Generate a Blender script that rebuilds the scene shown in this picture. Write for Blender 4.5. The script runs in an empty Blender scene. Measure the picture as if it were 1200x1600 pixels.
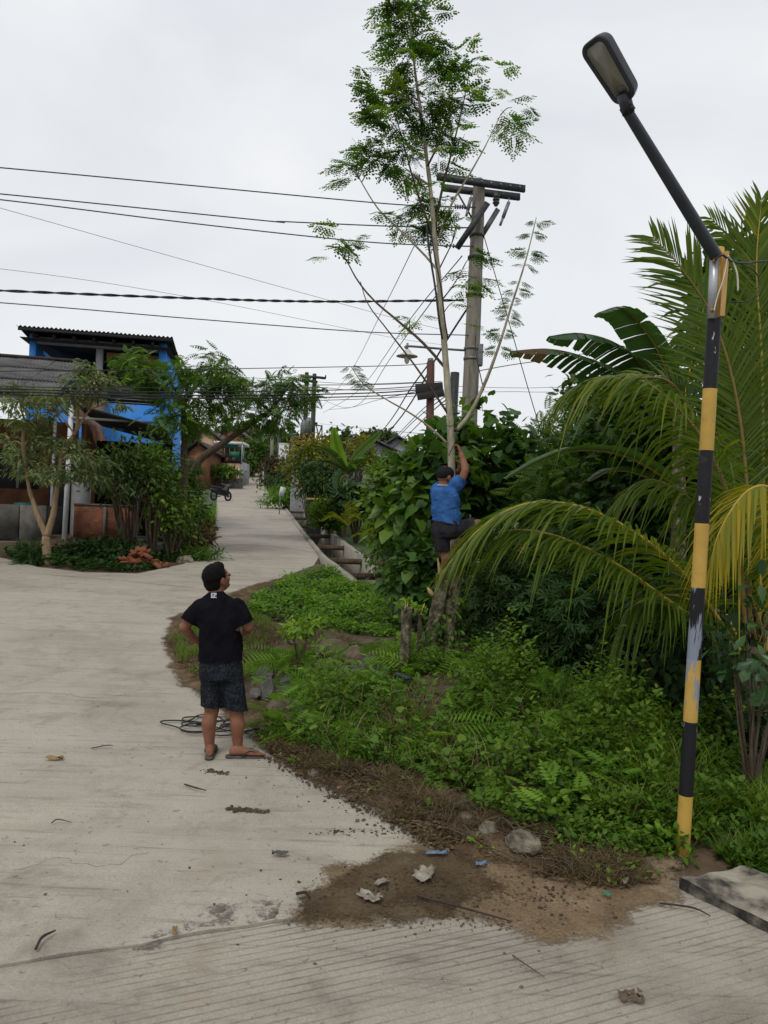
import bpy, bmesh, math, random
import numpy as np
from mathutils import Vector, Matrix, geometry, noise
from mathutils.bvhtree import BVHTree

SC = bpy.context.scene
COL = SC.collection
R = math.radians
rng = np.random.default_rng(7)
random.seed(7)

# ------------------------------------------------------------------ camera
CAMZ, FPX, ROLL = 2.1, 1200.0, R(2.2)
cam_data = bpy.data.cameras.new("camera")
cam = bpy.data.objects.new("camera", cam_data)
COL.objects.link(cam)
cam_data.sensor_fit = 'VERTICAL'
cam_data.sensor_height = 36.0
cam_data.sensor_width = 27.0
cam_data.lens = FPX / 1600.0 * 36.0
cam_data.clip_start = 0.05
cam_data.clip_end = 4000.0
_ca, _sa = math.cos(ROLL), math.sin(ROLL)
cam.matrix_world = Matrix(((_ca, -_sa, 0, 0), (0, 0, -1, 0), (_sa, _ca, 0, CAMZ), (0, 0, 0, 1)))
SC.camera = cam

# ------------------------------------------------------------------ sky, sun, exposure
SUN_EL, SUN_AZ = R(58), R(205)
world = bpy.data.worlds.new("World")
SC.world = world
world.use_nodes = True
wn, wl = world.node_tree.nodes, world.node_tree.links
wn.clear()
w_out = wn.new('ShaderNodeOutputWorld')
w_bg = wn.new('ShaderNodeBackground')
w_bg.inputs['Strength'].default_value = 0.1
w_sky = wn.new('ShaderNodeTexSky')
w_sky.sky_type = 'NISHITA'
w_sky.sun_disc = False
w_sky.sun_elevation = SUN_EL
w_sky.sun_rotation = SUN_AZ
w_sky.dust_density = 4.0
w_tc = wn.new('ShaderNodeTexCoord')
w_map = wn.new('ShaderNodeMapping')
w_map.inputs['Scale'].default_value = (1.0, 1.0, 2.2)
w_n = wn.new('ShaderNodeTexNoise')
w_n.inputs['Scale'].default_value = 1.6
w_n.inputs['Detail'].default_value = 6.0
w_n.inputs['Roughness'].default_value = 0.5
w_n.inputs['Distortion'].default_value = 0.6
w_r = wn.new('ShaderNodeValToRGB')
w_r.color_ramp.elements[0].position = 0.30
w_r.color_ramp.elements[0].color = (6.6, 6.9, 7.35, 1)
w_r.color_ramp.elements[1].position = 0.72
w_r.color_ramp.elements[1].color = (8.6, 8.7, 8.85, 1)
w_mix = wn.new('ShaderNodeMix')
w_mix.data_type = 'RGBA'
w_mix.inputs['Factor'].default_value = 0.93
wl.new(w_tc.outputs['Generated'], w_map.inputs['Vector'])
wl.new(w_map.outputs['Vector'], w_n.inputs['Vector'])
wl.new(w_n.outputs['Fac'], w_r.inputs['Fac'])
wl.new(w_sky.outputs['Color'], w_mix.inputs['A'])
wl.new(w_r.outputs['Color'], w_mix.inputs['B'])
wl.new(w_mix.outputs['Result'], w_bg.inputs['Color'])
wl.new(w_bg.outputs['Background'], w_out.inputs['Surface'])

sun_data = bpy.data.lights.new("sun", 'SUN')
sun_data.energy = 1.1
sun_data.angle = R(16)
sun_data.color = (1.0, 0.96, 0.9)
sun = bpy.data.objects.new("sun", sun_data)
COL.objects.link(sun)
_sd = Vector((math.sin(SUN_AZ) * math.cos(SUN_EL), math.cos(SUN_AZ) * math.cos(SUN_EL), math.sin(SUN_EL)))
sun.rotation_euler = (-_sd).to_track_quat('-Z', 'Y').to_euler()
sun.location = _sd * 60

SC.view_settings.view_transform = 'Standard'
SC.view_settings.look = 'None'
SC.view_settings.exposure = 0.13
SC.view_settings.gamma = 1.0
SC.view_settings.use_curve_mapping = False
SC.cycles.max_bounces = 6
SC.cycles.transparent_max_bounces = 8

# ------------------------------------------------------------------ terrain and picture helpers
_ZD = np.array([-60, 5.5, 12, 19, 30, 55, 75, 95, 112, 150, 260, 600, 2000.0])
_ZZ = np.array([0, 0, .30, .70, 1.15, 2.35, 3.9, 6.2, 7.2, 8.2, 13, 20, 20.0])
def zroad(y):
    y = np.asarray(y, float)
    o = np.linspace(-1, 1, 9)
    w = np.clip(1.0 + 0.05 * np.abs(y), 1.0, 5.0)
    return np.mean([np.interp(y + k * w, _ZD, _ZZ) for k in o], axis=0)
def sstep(v, a, b):
    t = np.clip((v - a) / (b - a), 0, 1)
    return t * t * (3 - 2 * t)
# drain centre line (x, y); the bed is cut along it
DRAIN_L = np.array([(-0.62, 16.2), (-0.80, 17.0), (-1.65, 20.6), (-3.3, 30.5), (-6.7, 51.0), (-12.3, 78.0)])
def drain_x(y):
    return np.interp(y, DRAIN_L[:, 1], DRAIN_L[:, 0])
def hfun(x, y, trench=True):
    x = np.asarray(x, float); y = np.asarray(y, float)
    z = zroad(y)
    def bump(cx, cy, a, sx, sy):
        return a * np.exp(-(((x - cx) / sx) ** 2 + ((y - cy) / sy) ** 2) / 2)
    z = z + bump(0.75, 8.9, .26, 1.0, 1.5) + bump(-0.35, 9.2, .12, .5, .7) + bump(3.2, 8.0, .18, 1.0, 2.0)
    z = z + bump(2.2, 6.0, .10, .6, .7)
    s = -(x + 0.225 * y + 2.0)
    z = z + 0.36 * sstep(s, 0.2, 1.6) * sstep(y, 18.2, 20.2) * (1 - sstep(y, 46, 60))
    rb = sstep(x - (drain_x(y) + 1.5), 0.0, 2.5) * sstep(y, 15, 20)
    z = z + 0.25 * rb
    far = sstep(y, 140, 420)
    z = z + far * 22 * (0.5 + 0.5 * np.sin(x * 0.013 + 1.0) * np.cos(y * 0.007))
    if trench:
        c = drain_x(y) + 0.56
        b = (1 - sstep(np.abs(x - c), 0.42, 0.62)) * sstep(y, 15.9, 16.6) * (1 - sstep(y, 74, 76))
        z = z - 0.75 * b
    return z
def P(px, py, d):
    a, b = (px - 600.0) / FPX, (800.0 - py) / FPX
    return np.array([(a * _ca - b * _sa) * d, d, CAMZ + (a * _sa + b * _ca) * d])
def G(px, py, trench=False):
    prev = 2.0
    for d in np.concatenate([np.arange(2.0, 40, .1), np.arange(40, 140, .5)]):
        p = P(px, py, d)
        if p[2] < hfun(p[0], p[1], trench):
            lo, hi = prev, d
            for _ in range(24):
                m = (lo + hi) / 2
                q = P(px, py, m)
                if q[2] < hfun(q[0], q[1], trench): hi = m
                else: lo = m
            q = P(px, py, hi)
            return np.array([q[0], q[1], float(hfun(q[0], q[1], trench))])
        prev = d
    q = P(px, py, 100.0)
    return np.array([q[0], q[1], float(hfun(q[0], q[1], trench))])
def GD(px, d):
    """ground point straight below picture column px at depth d"""
    p = P(px, 800, d)
    return np.array([p[0], d, float(hfun(p[0], d))])

# ------------------------------------------------------------------ materials
MATS = {}
def new_mat(name):
    m = bpy.data.materials.new(name)
    m.use_nodes = True
    m.node_tree.nodes.clear()
    MATS[name] = m
    nt = m.node_tree
    out = nt.nodes.new('ShaderNodeOutputMaterial')
    return m, nt, out
def N(nt, t, **kw):
    n = nt.nodes.new(t)
    for k, v in kw.items():
        if k in n.inputs.keys(): n.inputs[k].default_value = v
        else: setattr(n, k, v)
    return n
def ramp(nt, stops):
    r = nt.nodes.new('ShaderNodeValToRGB')
    e = r.color_ramp.elements
    while len(e) < len(stops): e.new(0.5)
    for i, (p, c) in enumerate(stops):
        e[i].position = p
        e[i].color = (*c, 1) if len(c) == 3 else c
    return r
def noise_tex(nt, scale, detail=5, rough=.55, dist=0., vec=None, stretch=None):
    n = N(nt, 'ShaderNodeTexNoise', Scale=scale, Detail=detail, Roughness=rough, Distortion=dist)
    if vec is None:
        tc = nt.nodes.new('ShaderNodeTexCoord')
        vec = tc.outputs['Object']
    if stretch is not None:
        mp = nt.nodes.new('ShaderNodeMapping')
        mp.inputs['Scale'].default_value = stretch[:3]
        if len(stretch) > 3: mp.inputs['Rotation'].default_value = (0, 0, stretch[3])
        nt.links.new(vec, mp.inputs['Vector'])
        vec = mp.outputs['Vector']
    nt.links.new(vec, n.inputs['Vector'])
    return n
def mixc(nt, fac, a, b, mode='MIX'):
    m = nt.nodes.new('ShaderNodeMix')
    m.data_type = 'RGBA'
    m.blend_type = mode
    for key, v in (('Factor', fac), ('A', a), ('B', b)):
        if hasattr(v, 'links') or hasattr(v, 'is_linked'): nt.links.new(v, m.inputs[key])
        elif key == 'Factor': m.inputs[key].default_value = v
        else: m.inputs[key].default_value = (*v, 1)
    return m.outputs['Result']
def plain(name, stops, scale=6., rough=.75, bump=.15, bscale=None, detail=6, metal=0., stretch=None, spec=.4, bdist=.02, lo=.28, hi=.72):
    """noise-broken surface: stops = list of colours run through a noise ramp"""
    m, nt, out = new_mat(name)
    bs = N(nt, 'ShaderNodeBsdfPrincipled', Roughness=rough, Metallic=metal)
    bs.inputs['Specular IOR Level'].default_value = spec
    n1 = noise_tex(nt, scale, detail, .6, .3, stretch=stretch)
    k = len(stops)
    rp = ramp(nt, [(lo + (hi - lo) * i / max(1, k - 1), c) for i, c in enumerate(stops)])
    nt.links.new(n1.outputs['Fac'], rp.inputs['Fac'])
    nt.links.new(rp.outputs['Color'], bs.inputs['Base Color'])
    if bump:
        n2 = noise_tex(nt, bscale or scale * 6, 4, .6, stretch=stretch)
        bp = N(nt, 'ShaderNodeBump', Strength=bump, Distance=bdist)
        nt.links.new(n2.outputs['Fac'], bp.inputs['Height'])
        nt.links.new(bp.outputs['Normal'], bs.inputs['Normal'])
    nt.links.new(bs.outputs['BSDF'], out.inputs['Surface'])
    return m
def leaf_mat(name, stops, rough=.5, trans=.32, spec=.4, back=1.25):
    spec *= .45
    if not name.startswith(('leaf_banana_dry', 'grass_dry')): stops = [(r * 1.42, g_ * 1.28, b * .92) for r, g_, b in stops]
    """per-leaf tint from the attribute 'tint'; part of the light passes through"""
    m, nt, out = new_mat(name)
    at = N(nt, 'ShaderNodeAttribute', attribute_name='tint')
    k = len(stops)
    rp = ramp(nt, [(i / max(1, k - 1), c) for i, c in enumerate(stops)])
    nt.links.new(at.outputs['Fac'], rp.inputs['Fac'])
    bs = N(nt, 'ShaderNodeBsdfPrincipled', Roughness=rough)
    bs.inputs['Specular IOR Level'].default_value = spec
    nt.links.new(rp.outputs['Color'], bs.inputs['Base Color'])
    tr = N(nt, 'ShaderNodeBsdfTranslucent')
    yel = mixc(nt, 1.0, rp.outputs['Color'], (back * 1.15, back * 1.2, back * .55), 'MULTIPLY')
    nt.links.new(yel, tr.inputs['Color'])
    mx = N(nt, 'ShaderNodeMixShader', Fac=trans)
    nt.links.new(bs.outputs['BSDF'], mx.inputs[1])
    nt.links.new(tr.outputs['BSDF'], mx.inputs[2])
    nt.links.new(mx.outputs['Shader'], out.inputs['Surface'])
    return m

# ------------------------------------------------------------------ geometry helpers
def unit(v):
    v = np.asarray(v, float)
    n = np.linalg.norm(v, axis=-1, keepdims=True)
    return v / np.where(n < 1e-9, 1, n)
def catmull(pts, n=6):
    p = np.asarray(pts, float)
    if len(p) < 3:
        return np.array([p[0] + (p[-1] - p[0]) * t for t in np.linspace(0, 1, n + 1)])
    q = np.vstack([2 * p[0] - p[1], p, 2 * p[-1] - p[-2]])
    out = []
    for i in range(1, len(q) - 2):
        for t in np.linspace(0, 1, n, endpoint=False):
            a, b, c, d = q[i - 1], q[i], q[i + 1], q[i + 2]
            out.append(.5 * ((2 * b) + (-a + c) * t + (2 * a - 5 * b + 4 * c - d) * t * t + (-a + 3 * b - 3 * c + d) * t ** 3))
    out.append(p[-1])
    return np.array(out)
def tag(o, label=None, cat=None, group=None, kind=None):
    if label: o['label'] = label
    if cat: o['category'] = cat
    if group: o['group'] = group
    if kind: o['kind'] = kind
    return o
def thing(name, label, cat, loc=(0, 0, 0), rotz=0., group=None):
    o = bpy.data.objects.new(name, None)
    o.empty_display_size = .2
    o.location = tuple(float(v) for v in loc)
    o.rotation_euler = (0, 0, rotz)
    COL.objects.link(o)
    return tag(o, label, cat, group)
def adopt(o, parent, local=False):
    o.parent = parent
    if parent is not None and not local and parent.type == 'EMPTY':
        o.matrix_parent_inverse = parent.matrix_basis.inverted()
    return o
class Geo:
    def __init__(s):
        s.V, s.F, s.T, s.n = [], {3: [], 4: []}, [], 0
    def add(s, V, faces, tint=None):
        V = np.asarray(V, float).reshape(-1, 3)
        for f in faces:
            f = np.asarray(f, int)
            if f.size: s.F[f.shape[1]].append(f + s.n)
        s.V.append(V)
        t = np.full(len(V), .5) if tint is None else (np.full(len(V), float(tint)) if np.isscalar(tint) else np.asarray(tint, float))
        s.T.append(t)
        s.n += len(V)
        return s
    def tube(s, pts, rad, sides=7, cap=True, tint=None, flat=None):
        p = np.asarray(pts, float)
        n = len(p)
        r = np.full(n, float(rad)) if np.isscalar(rad) else np.interp(np.linspace(0, 1, n), np.linspace(0, 1, len(rad)), rad)
        tan = unit(np.gradient(p, axis=0))
        ref = np.array([0, 0, 1.]) if abs(tan[0][2]) < .9 else np.array([0, 1., 0])
        u = unit(np.cross(tan[0], ref))
        V = []
        ang = np.linspace(0, 2 * np.pi, sides, endpoint=False)
        fl = 1.0 if flat is None else flat
        for i in range(n):
            u = unit(u - tan[i] * np.dot(u, tan[i]))
            w = np.cross(tan[i], u)
            V.append(p[i] + r[i] * (np.cos(ang)[:, None] * u + fl * np.sin(ang)[:, None] * w))
        V = np.vstack(V)
        Q = []
        for i in range(n - 1):
            a = i * sides + np.arange(sides)
            b = i * sides + (np.arange(sides) + 1) % sides
            Q.append(np.stack([a, b, b + sides, a + sides], 1))
        T = []
        if cap:
            V = np.vstack([V, p[0], p[-1]])
            c0, c1 = n * sides, n * sides + 1
            k = np.arange(sides)
            T = [np.stack([np.full(sides, c0), (k + 1) % sides, k], 1),
                 np.stack([np.full(sides, c1), (n - 1) * sides + k, (n - 1) * sides + (k + 1) % sides], 1)]
        return s.add(V, Q + T, tint)
    def box(s, c, size, rot=None, tint=None, taper=None):
        h = np.array(size, float) / 2
        V = np.array([[x, y, z] for z in (-1, 1) for y in (-1, 1) for x in (-1, 1)], float) * h
        if taper is not None:
            V[4:, 0] *= taper; V[4:, 1] *= taper
        if rot is not None: V = V @ np.array(rot).T
        V = V + np.asarray(c, float)
        Q = [[0, 2, 3, 1], [4, 5, 7, 6], [0, 1, 5, 4], [2, 6, 7, 3], [0, 4, 6, 2], [1, 3, 7, 5]]
        return s.add(V, [Q], tint)
    def beam(s, a, b, w, t, up=(0, 0, 1), tint=None):
        """box from a to b, w across, t along up"""
        a, b = np.asarray(a, float), np.asarray(b, float)
        y = unit(b - a)
        x = unit(np.cross(y, np.asarray(up, float)))
        z = np.cross(x, y)
        rot = np.stack([x, y, z], 1)
        return s.box((a + b) / 2, (w, np.linalg.norm(b - a), t), rot, tint)
    def ell(s, c, rad, rot=None, seg=14, rings=9, tint=None, zmin=-1.):
        th = np.linspace(0, np.pi, rings + 1)
        V = [[0, 0, 1]]
        for t in th[1:-1]:
            for a in np.linspace(0, 2 * np.pi, seg, endpoint=False):
                V.append([math.sin(t) * math.cos(a), math.sin(t) * math.sin(a), max(zmin, math.cos(t))])
        V.append([0, 0, max(zmin, -1)])
        V = np.array(V) * np.asarray(rad, float)
        if rot is not None: V = V @ np.array(rot).T
        V = V + np.asarray(c, float)
        T, Q = [], []
        k = np.arange(seg)
        T.append(np.stack([np.zeros(seg, int), 1 + k, 1 + (k + 1) % seg], 1))
        for i in range(rings - 2):
            a = 1 + i * seg + k; b = 1 + i * seg + (k + 1) % seg
            Q.append(np.stack([a, a + seg, b + seg, b], 1))
        l = 1 + (rings - 2) * seg
        T.append(np.stack([np.full(seg, len(V) - 1), l + (k + 1) % seg, l + k], 1))
        return s.add(V, T + Q, tint)
    def loft(s, rings, tint=None):
        """rings: list of (m,3) arrays, closed across, capped at both ends"""
        m = len(rings[0]); n = len(rings)
        V = np.vstack(list(rings) + [np.mean(rings[0], 0)[None], np.mean(rings[-1], 0)[None]])
        k = np.arange(m); Q = []
        for i in range(n - 1):
            a = i * m + k; b = i * m + (k + 1) % m
            Q.append(np.stack([a, b, b + m, a + m], 1))
        T = [np.stack([np.full(m, n * m), (k + 1) % m, k], 1), np.stack([np.full(m, n * m + 1), (n - 1) * m + k, (n - 1) * m + (k + 1) % m], 1)]
        return s.add(V, Q + T, tint)
    def leaves(s, tm, pos, fwd, nrm, size, tint):
        tv, tf = tm
        pos = np.asarray(pos, float)
        k = len(pos)
        if k == 0: return s
        Y = unit(fwd); Z = np.asarray(nrm, float)
        Z = unit(Z - Y * np.sum(Y * Z, 1, keepdims=True) + 1e-6)
        X = np.cross(Y, Z)
        size = np.broadcast_to(np.asarray(size, float), (k,))
        V = pos[:, None] + size[:, None, None] * (tv[None, :, 0, None] * X[:, None] + tv[None, :, 1, None] * Y[:, None] + tv[None, :, 2, None] * Z[:, None])
        m = len(tv)
        F = (tf[None] + (np.arange(k) * m)[:, None, None]).reshape(-1, tf.shape[1])
        tint = np.broadcast_to(np.asarray(tint, float), (k,))
        return s.add(V.reshape(-1, 3), [F], np.repeat(tint, m))
    def mesh(s, name):
        me = bpy.data.meshes.new(name)
        V = np.vstack(s.V).astype(np.float32)
        tri = np.vstack(s.F[3]) if s.F[3] else np.zeros((0, 3), int)
        quad = np.vstack(s.F[4]) if s.F[4] else np.zeros((0, 4), int)
        me.vertices.add(len(V)); me.vertices.foreach_set('co', V.ravel())
        li = np.concatenate([tri.ravel(), quad.ravel()]).astype(np.int32)
        me.loops.add(len(li)); me.loops.foreach_set('vertex_index', li)
        st = np.concatenate([np.arange(len(tri)) * 3, len(tri) * 3 + np.arange(len(quad)) * 4]).astype(np.int32)
        me.polygons.add(len(st)); me.polygons.foreach_set('loop_start', st)
        at = me.attributes.new('tint', 'FLOAT', 'POINT')
        at.data.foreach_set('value', np.concatenate(s.T).astype(np.float32))
        me.update(calc_edges=True)
        me.validate()
        return me
    def build(s, name, mat, parent=None, smooth=False, local=False, bevel=0., **tags):
        if not s.V: return None
        me = s.mesh(name)
        me.materials.append(mat if not isinstance(mat, str) else MATS[mat])
        if smooth: me.polygons.foreach_set('use_smooth', np.ones(len(me.polygons), bool))
        o = bpy.data.objects.new(name, me)
        COL.objects.link(o)
        if bevel:
            b = o.modifiers.new('bevel', 'BEVEL'); b.width = bevel; b.segments = 2; b.limit_method = 'ANGLE'
        if parent is not None: adopt(o, parent, local)
        return tag(o, **tags)
def copy_tree(o, parent=None):
    c = o.copy(); COL.objects.link(c)
    if parent is not None:
        c.parent = parent
    for ch in [x for x in bpy.data.objects if x.parent == o and x != c]:
        copy_tree(ch, c)
    return c
def smooth_angle(o, deg=40):
    me = o.data
    me.polygons.foreach_set('use_smooth', np.ones(len(me.polygons), bool))
    try: me.set_sharp_from_angle(angle=R(deg))
    except Exception: pass

# leaf templates: x across, y along, z up
def T_(v, f): return (np.array(v, float), np.array(f, int))
KITE = T_([(0, 0, 0), (.26, .42, .06), (0, 1, -.06), (-.26, .42, .06)], [(0, 1, 2), (0, 2, 3)])
SLIM = T_([(0, 0, 0), (.13, .45, .03), (0, 1, -.15), (-.13, .45, .03)], [(0, 1, 2), (0, 2, 3)])
def _sided(mid, right):
    k = len(right)
    v = list(mid) + list(right) + [(-x, y, z) for x, y, z in right]
    n = len(mid)
    f = []
    for o, sgn in ((n, 1), (n + k, -1)):
        ids = [0] + [o + i for i in range(k)] + [n - 1]
        tri = []
        tri.append((0, o, 1))
        for i in range(k - 1):
            tri.append((min(i + 1, n - 2), o + i, o + i + 1))
            if i + 2 <= n - 2: tri.append((i + 1, o + i + 1, i + 2))
        tri.append((n - 2, o + k - 1, n - 1))
        f += tri if sgn > 0 else [(a, c, b) for a, b, c in tri]
    return T_(v, f)
OVATE = _sided([(0, 0, 0), (0, .38, -.03), (0, .72, -.05), (0, 1.05, -.16)], [(.27, .26, .05), (.25, .66, .02)])
HEART = _sided([(0, 0, 0), (0, .35, -.02), (0, .7, -.06), (0, 1.08, -.2)], [(.34, -.16, .03), (.54, .2, .06), (.32, .72, 0)])
OBLONG = _sided([(0, 0, 0), (0, .4, -.02), (0, .8, -.03), (0, 1.0, -.08)], [(.17, .3, .05), (.27, .72, .05)])
BLADE = T_([(-.019, 0, 0), (.019, 0, 0), (.016, .5, .06), (-.016, .5, .06), (0, 1, -.06)], [(0, 1, 2), (0, 2, 3), (3, 2, 4)])
def pinnate(pairs, ll, lw, droop=.25, term=True):
    """one feathered leaf of length 1"""
    v, f = [], []
    def leaf(b, d, l, w, zz):
        i = len(v)
        d = np.array(d); s = np.array([-d[1], d[0]])
        b = np.array(b)
        m = b + d * l * .45; e = b + d * l
        z0 = -droop * b[1] ** 2
        v.extend([(b[0], b[1], z0), (*(m + s * w), z0 + zz - .2 * l), (e[0], e[1], z0 + zz - .5 * l), (*(m - s * w), z0 + zz - .2 * l)])
        f.extend([(i, i + 1, i + 2), (i, i + 2, i + 3)])
    for i in range(pairs):
        t = .15 + .8 * i / (pairs - 1)
        k = math.sin(math.pi * (.15 + .75 * t)) ** .6
        for sg in (-1, 1):
            leaf((0, t), unit(np.array([sg, .45])), ll * k, lw * k, .02)
    if term: leaf((0, .96), (0, 1), ll * .8, lw, .0)
    i = len(v)
    v.extend([(-.008, 0, 0), (.008, 0, 0), (.006, .5, -droop * .25), (-.006, .5, -droop * .25), (0, 1, -droop)])
    f.extend([(i, i + 1, i + 2), (i, i + 2, i + 3), (i + 3, i + 2, i + 4)])
    return T_(v, f)
PINN = pinnate(8, .30, .055)
FEATHER = pinnate(10, .36, .026, .55)
THIN = T_([(-.012, 0, 0), (.012, 0, 0), (.009, .5, .08), (-.009, .5, .08), (0, 1, -.04)], [(0, 1, 2), (0, 2, 3), (3, 2, 4)])
def tripinnate(seed=0):
    """airy leaf of many small round leaflets (length 1)"""
    r = np.random.default_rng(seed)
    v, f = [], []
    def quad(c, d, l, w, z):
        i = len(v); s = np.array([-d[1], d[0]])
        v.extend([(c[0], c[1], z), (*(c + d * l * .5 + s * w), z - .01), (*(c + d * l), z - .03), (*(c + d * l * .5 - s * w), z - .01)])
        f.extend([(i, i + 1, i + 2), (i, i + 2, i + 3)])
    def stalk(a, b, za, zb, w):
        i = len(v); d = unit(b - a); s = np.array([-d[1], d[0]]) * w
        v.extend([(*(a - s), za), (*(a + s), za), (*b, zb)]); f.append((i, i + 1, i + 2))
    np_ = 5
    stalk(np.array([0, 0.]), np.array([0, 1.]), 0, -.22, .008)
    for i in range(np_ + 1):
        t = .22 + .68 * i / np_
        z0 = -.22 * t * t
        for sg in ((-1, 1) if i < np_ else (0,)):
            d = unit(np.array([sg * 1.0, .62 if i < np_ else 1.0]))
            L = (.46 - .26 * i / np_) * r.uniform(.85, 1.15)
            b = np.array([0, t])
            dz = r.uniform(-.75, -.2)
            stalk(b, b + d * L, z0, z0 + dz * L, .005)
            k = 4 if i < 3 else 3
            for j in range(k + 1):
                u = .25 + .75 * j / k
                c = b + d * L * u; z = z0 + dz * L * u
                for s2 in ((-1, 1) if j < k else (0,)):
                    dd = unit(d * .55 + s2 * np.array([-d[1], d[0]])) if s2 else d
                    l = r.uniform(.090, .125)
                    if j < 2 and i < 3:
                        quad(c + dd * l * .9, dd, l, l * .32, z - .015)
                    quad(c, dd, l, l * .34, z - .005)
    return T_(v, f)
GLIR = pinnate(6, .36, .085, .35)
TRIS = [tripinnate(k) for k in range(4)]
def palmate(k=7):
    v, f = [], []
    for i in range(k):
        a = math.pi * (.5 + (i - (k - 1) / 2) * .24)
        d = np.array([math.cos(a), math.sin(a)]); s = np.array([-d[1], d[0]])
        l = 1 - .07 * abs(i - (k - 1) / 2) ** 1.5
        n = len(v)
        v.extend([(0, 0, 0), (*(d * l * .55 + s * .1), .02), (*(d * l), -.12), (*(d * l * .55 - s * .1), .02)])
        f.extend([(n, n + 1, n + 2), (n, n + 2, n + 3)])
    return T_(v, f)
PALMATE = palmate()
def rand_dirs(k, zlo=-1, zhi=1):
    a = rng.uniform(0, 2 * np.pi, k); z = rng.uniform(zlo, zhi, k)
    r = np.sqrt(np.clip(1 - z * z, 0, 1))
    return np.stack([r * np.cos(a), r * np.sin(a), z], 1)
# ================================================================== MATERIALS OF THE SETTING
def concrete(name, base, dark, groove=None, warm=(.24, .185, .12), joint=None):
    m, nt, out = new_mat(name)
    bs = N(nt, 'ShaderNodeBsdfPrincipled', Roughness=.88)
    bs.inputs['Specular IOR Level'].default_value = .25
    big = noise_tex(nt, .55, 6, .62, .6)
    mid = noise_tex(nt, 2.6, 8, .68, .8, stretch=(1, 1, 1))
    strk = noise_tex(nt, 1.6, 6, .6, .2, stretch=(.35, 2.6, 1, R(-12)))
    fine = noise_tex(nt, 90, 3, .7)
    spots = noise_tex(nt, 17, 4, .6, .5)
    r1 = ramp(nt, [(.34, dark), (.50, base), (.75, tuple(min(1, c * 1.13) for c in base))])
    nt.links.new(big.outputs['Fac'], r1.inputs['Fac'])
    r2 = ramp(nt, [(.30, (.66, .64, .61)), (.46, (1, 1, 1)), (.72, (1.12, 1.11, 1.09))])
    nt.links.new(mid.outputs['Fac'], r2.inputs['Fac'])
    c = mixc(nt, .75, r1.outputs['Color'], r2.outputs['Color'], 'MULTIPLY')
    r3 = ramp(nt, [(.30, (.80, .79, .78)), (.50, (1, 1, 1)), (.8, (1.06, 1.06, 1.06))])
    nt.links.new(strk.outputs['Fac'], r3.inputs['Fac'])
    c = mixc(nt, .7, c, r3.outputs['Color'], 'MULTIPLY')
    r4 = ramp(nt, [(.31, (.42, .39, .35)), (.37, (1, 1, 1))])
    nt.links.new(spots.outputs['Fac'], r4.inputs['Fac'])
    c = mixc(nt, .65, c, r4.outputs['Color'], 'MULTIPLY')
    r5 = ramp(nt, [(.3, (.8, .8, .8)), (.7, (1.14, 1.14, 1.14))])
    nt.links.new(fine.outputs['Fac'], r5.inputs['Fac'])
    c = mixc(nt, 1., c, r5.outputs['Color'], 'MULTIPLY')
    brm = noise_tex(nt, 9, 7, .7, .1, stretch=(.16, 2.2, 1, R(-6)))
    r6 = ramp(nt, [(.33, (.52, .50, .47)), (.44, (1, 1, 1)), (.7, (1.07, 1.07, 1.06))])
    nt.links.new(brm.outputs['Fac'], r6.inputs['Fac'])
    c = mixc(nt, .6, c, r6.outputs['Color'], 'MULTIPLY')
    stain = noise_tex(nt, .9, 7, .7, 1.2)
    rs = ramp(nt, [(.56, (0, 0, 0)), (.72, (1, 1, 1))])
    nt.links.new(stain.outputs['Fac'], rs.inputs['Fac'])
    mm = N(nt, 'ShaderNodeMath', operation='MULTIPLY')
    mm.inputs[1].default_value = .32
    nt.links.new(rs.outputs['Color'], mm.inputs[0])
    c = mixc(nt, mm.outputs[0], c, warm)
    bn = noise_tex(nt, 45, 6, .65)
    bp = N(nt, 'ShaderNodeBump', Strength=.25, Distance=.006)
    nt.links.new(bn.outputs['Fac'], bp.inputs['Height'])
    nrm = bp.outputs['Normal']
    if groove:
        tc = nt.nodes.new('ShaderNodeTexCoord')
        mp = nt.nodes.new('ShaderNodeMapping')
        mp.inputs['Rotation'].default_value = (0, 0, -groove)
        nt.links.new(tc.outputs['Object'], mp.inputs['Vector'])
        wv = N(nt, 'ShaderNodeTexWave', wave_type='BANDS', bands_direction='Y', Scale=6.3, Distortion=.5, Detail=2.0)
        wv.inputs['Detail Scale'].default_value = .6
        nt.links.new(mp.outputs['Vector'], wv.inputs['Vector'])
        gr = ramp(nt, [(.0, (1, 1, 1)), (.20, (0, 0, 0))])
        nt.links.new(wv.outputs['Fac'], gr.inputs['Fac'])
        gm = noise_tex(nt, 1.4, 5, .65, .5, stretch=(.7, 1.6, 1, -groove))
        gmr = ramp(nt, [(.36, (0, 0, 0)), (.62, (1, 1, 1))])
        nt.links.new(gm.outputs['Fac'], gmr.inputs['Fac'])
        ml = N(nt, 'ShaderNodeMath', operation='MULTIPLY')
        nt.links.new(gr.outputs['Color'], ml.inputs[0]); nt.links.new(gmr.outputs['Color'], ml.inputs[1])
        m2 = N(nt, 'ShaderNodeMath', operation='MULTIPLY'); m2.inputs[1].default_value = .62
        nt.links.new(ml.outputs[0], m2.inputs[0])
        c = mixc(nt, m2.outputs[0], c, (.085, .075, .06))
        b2 = N(nt, 'ShaderNodeBump', Strength=.5, Distance=.006, invert=True)
        nt.links.new(ml.outputs[0], b2.inputs['Height'])
        nt.links.new(nrm, b2.inputs['Normal'])
        nrm = b2.outputs['Normal']
    nt.links.new(c, bs.inputs['Base Color'])
    nt.links.new(nrm, bs.inputs['Normal'])
    nt.links.new(bs.outputs['BSDF'], out.inputs['Surface'])
    return m
concrete('road_concrete', (.335, .303, .252), (.272, .244, .200))
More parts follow.
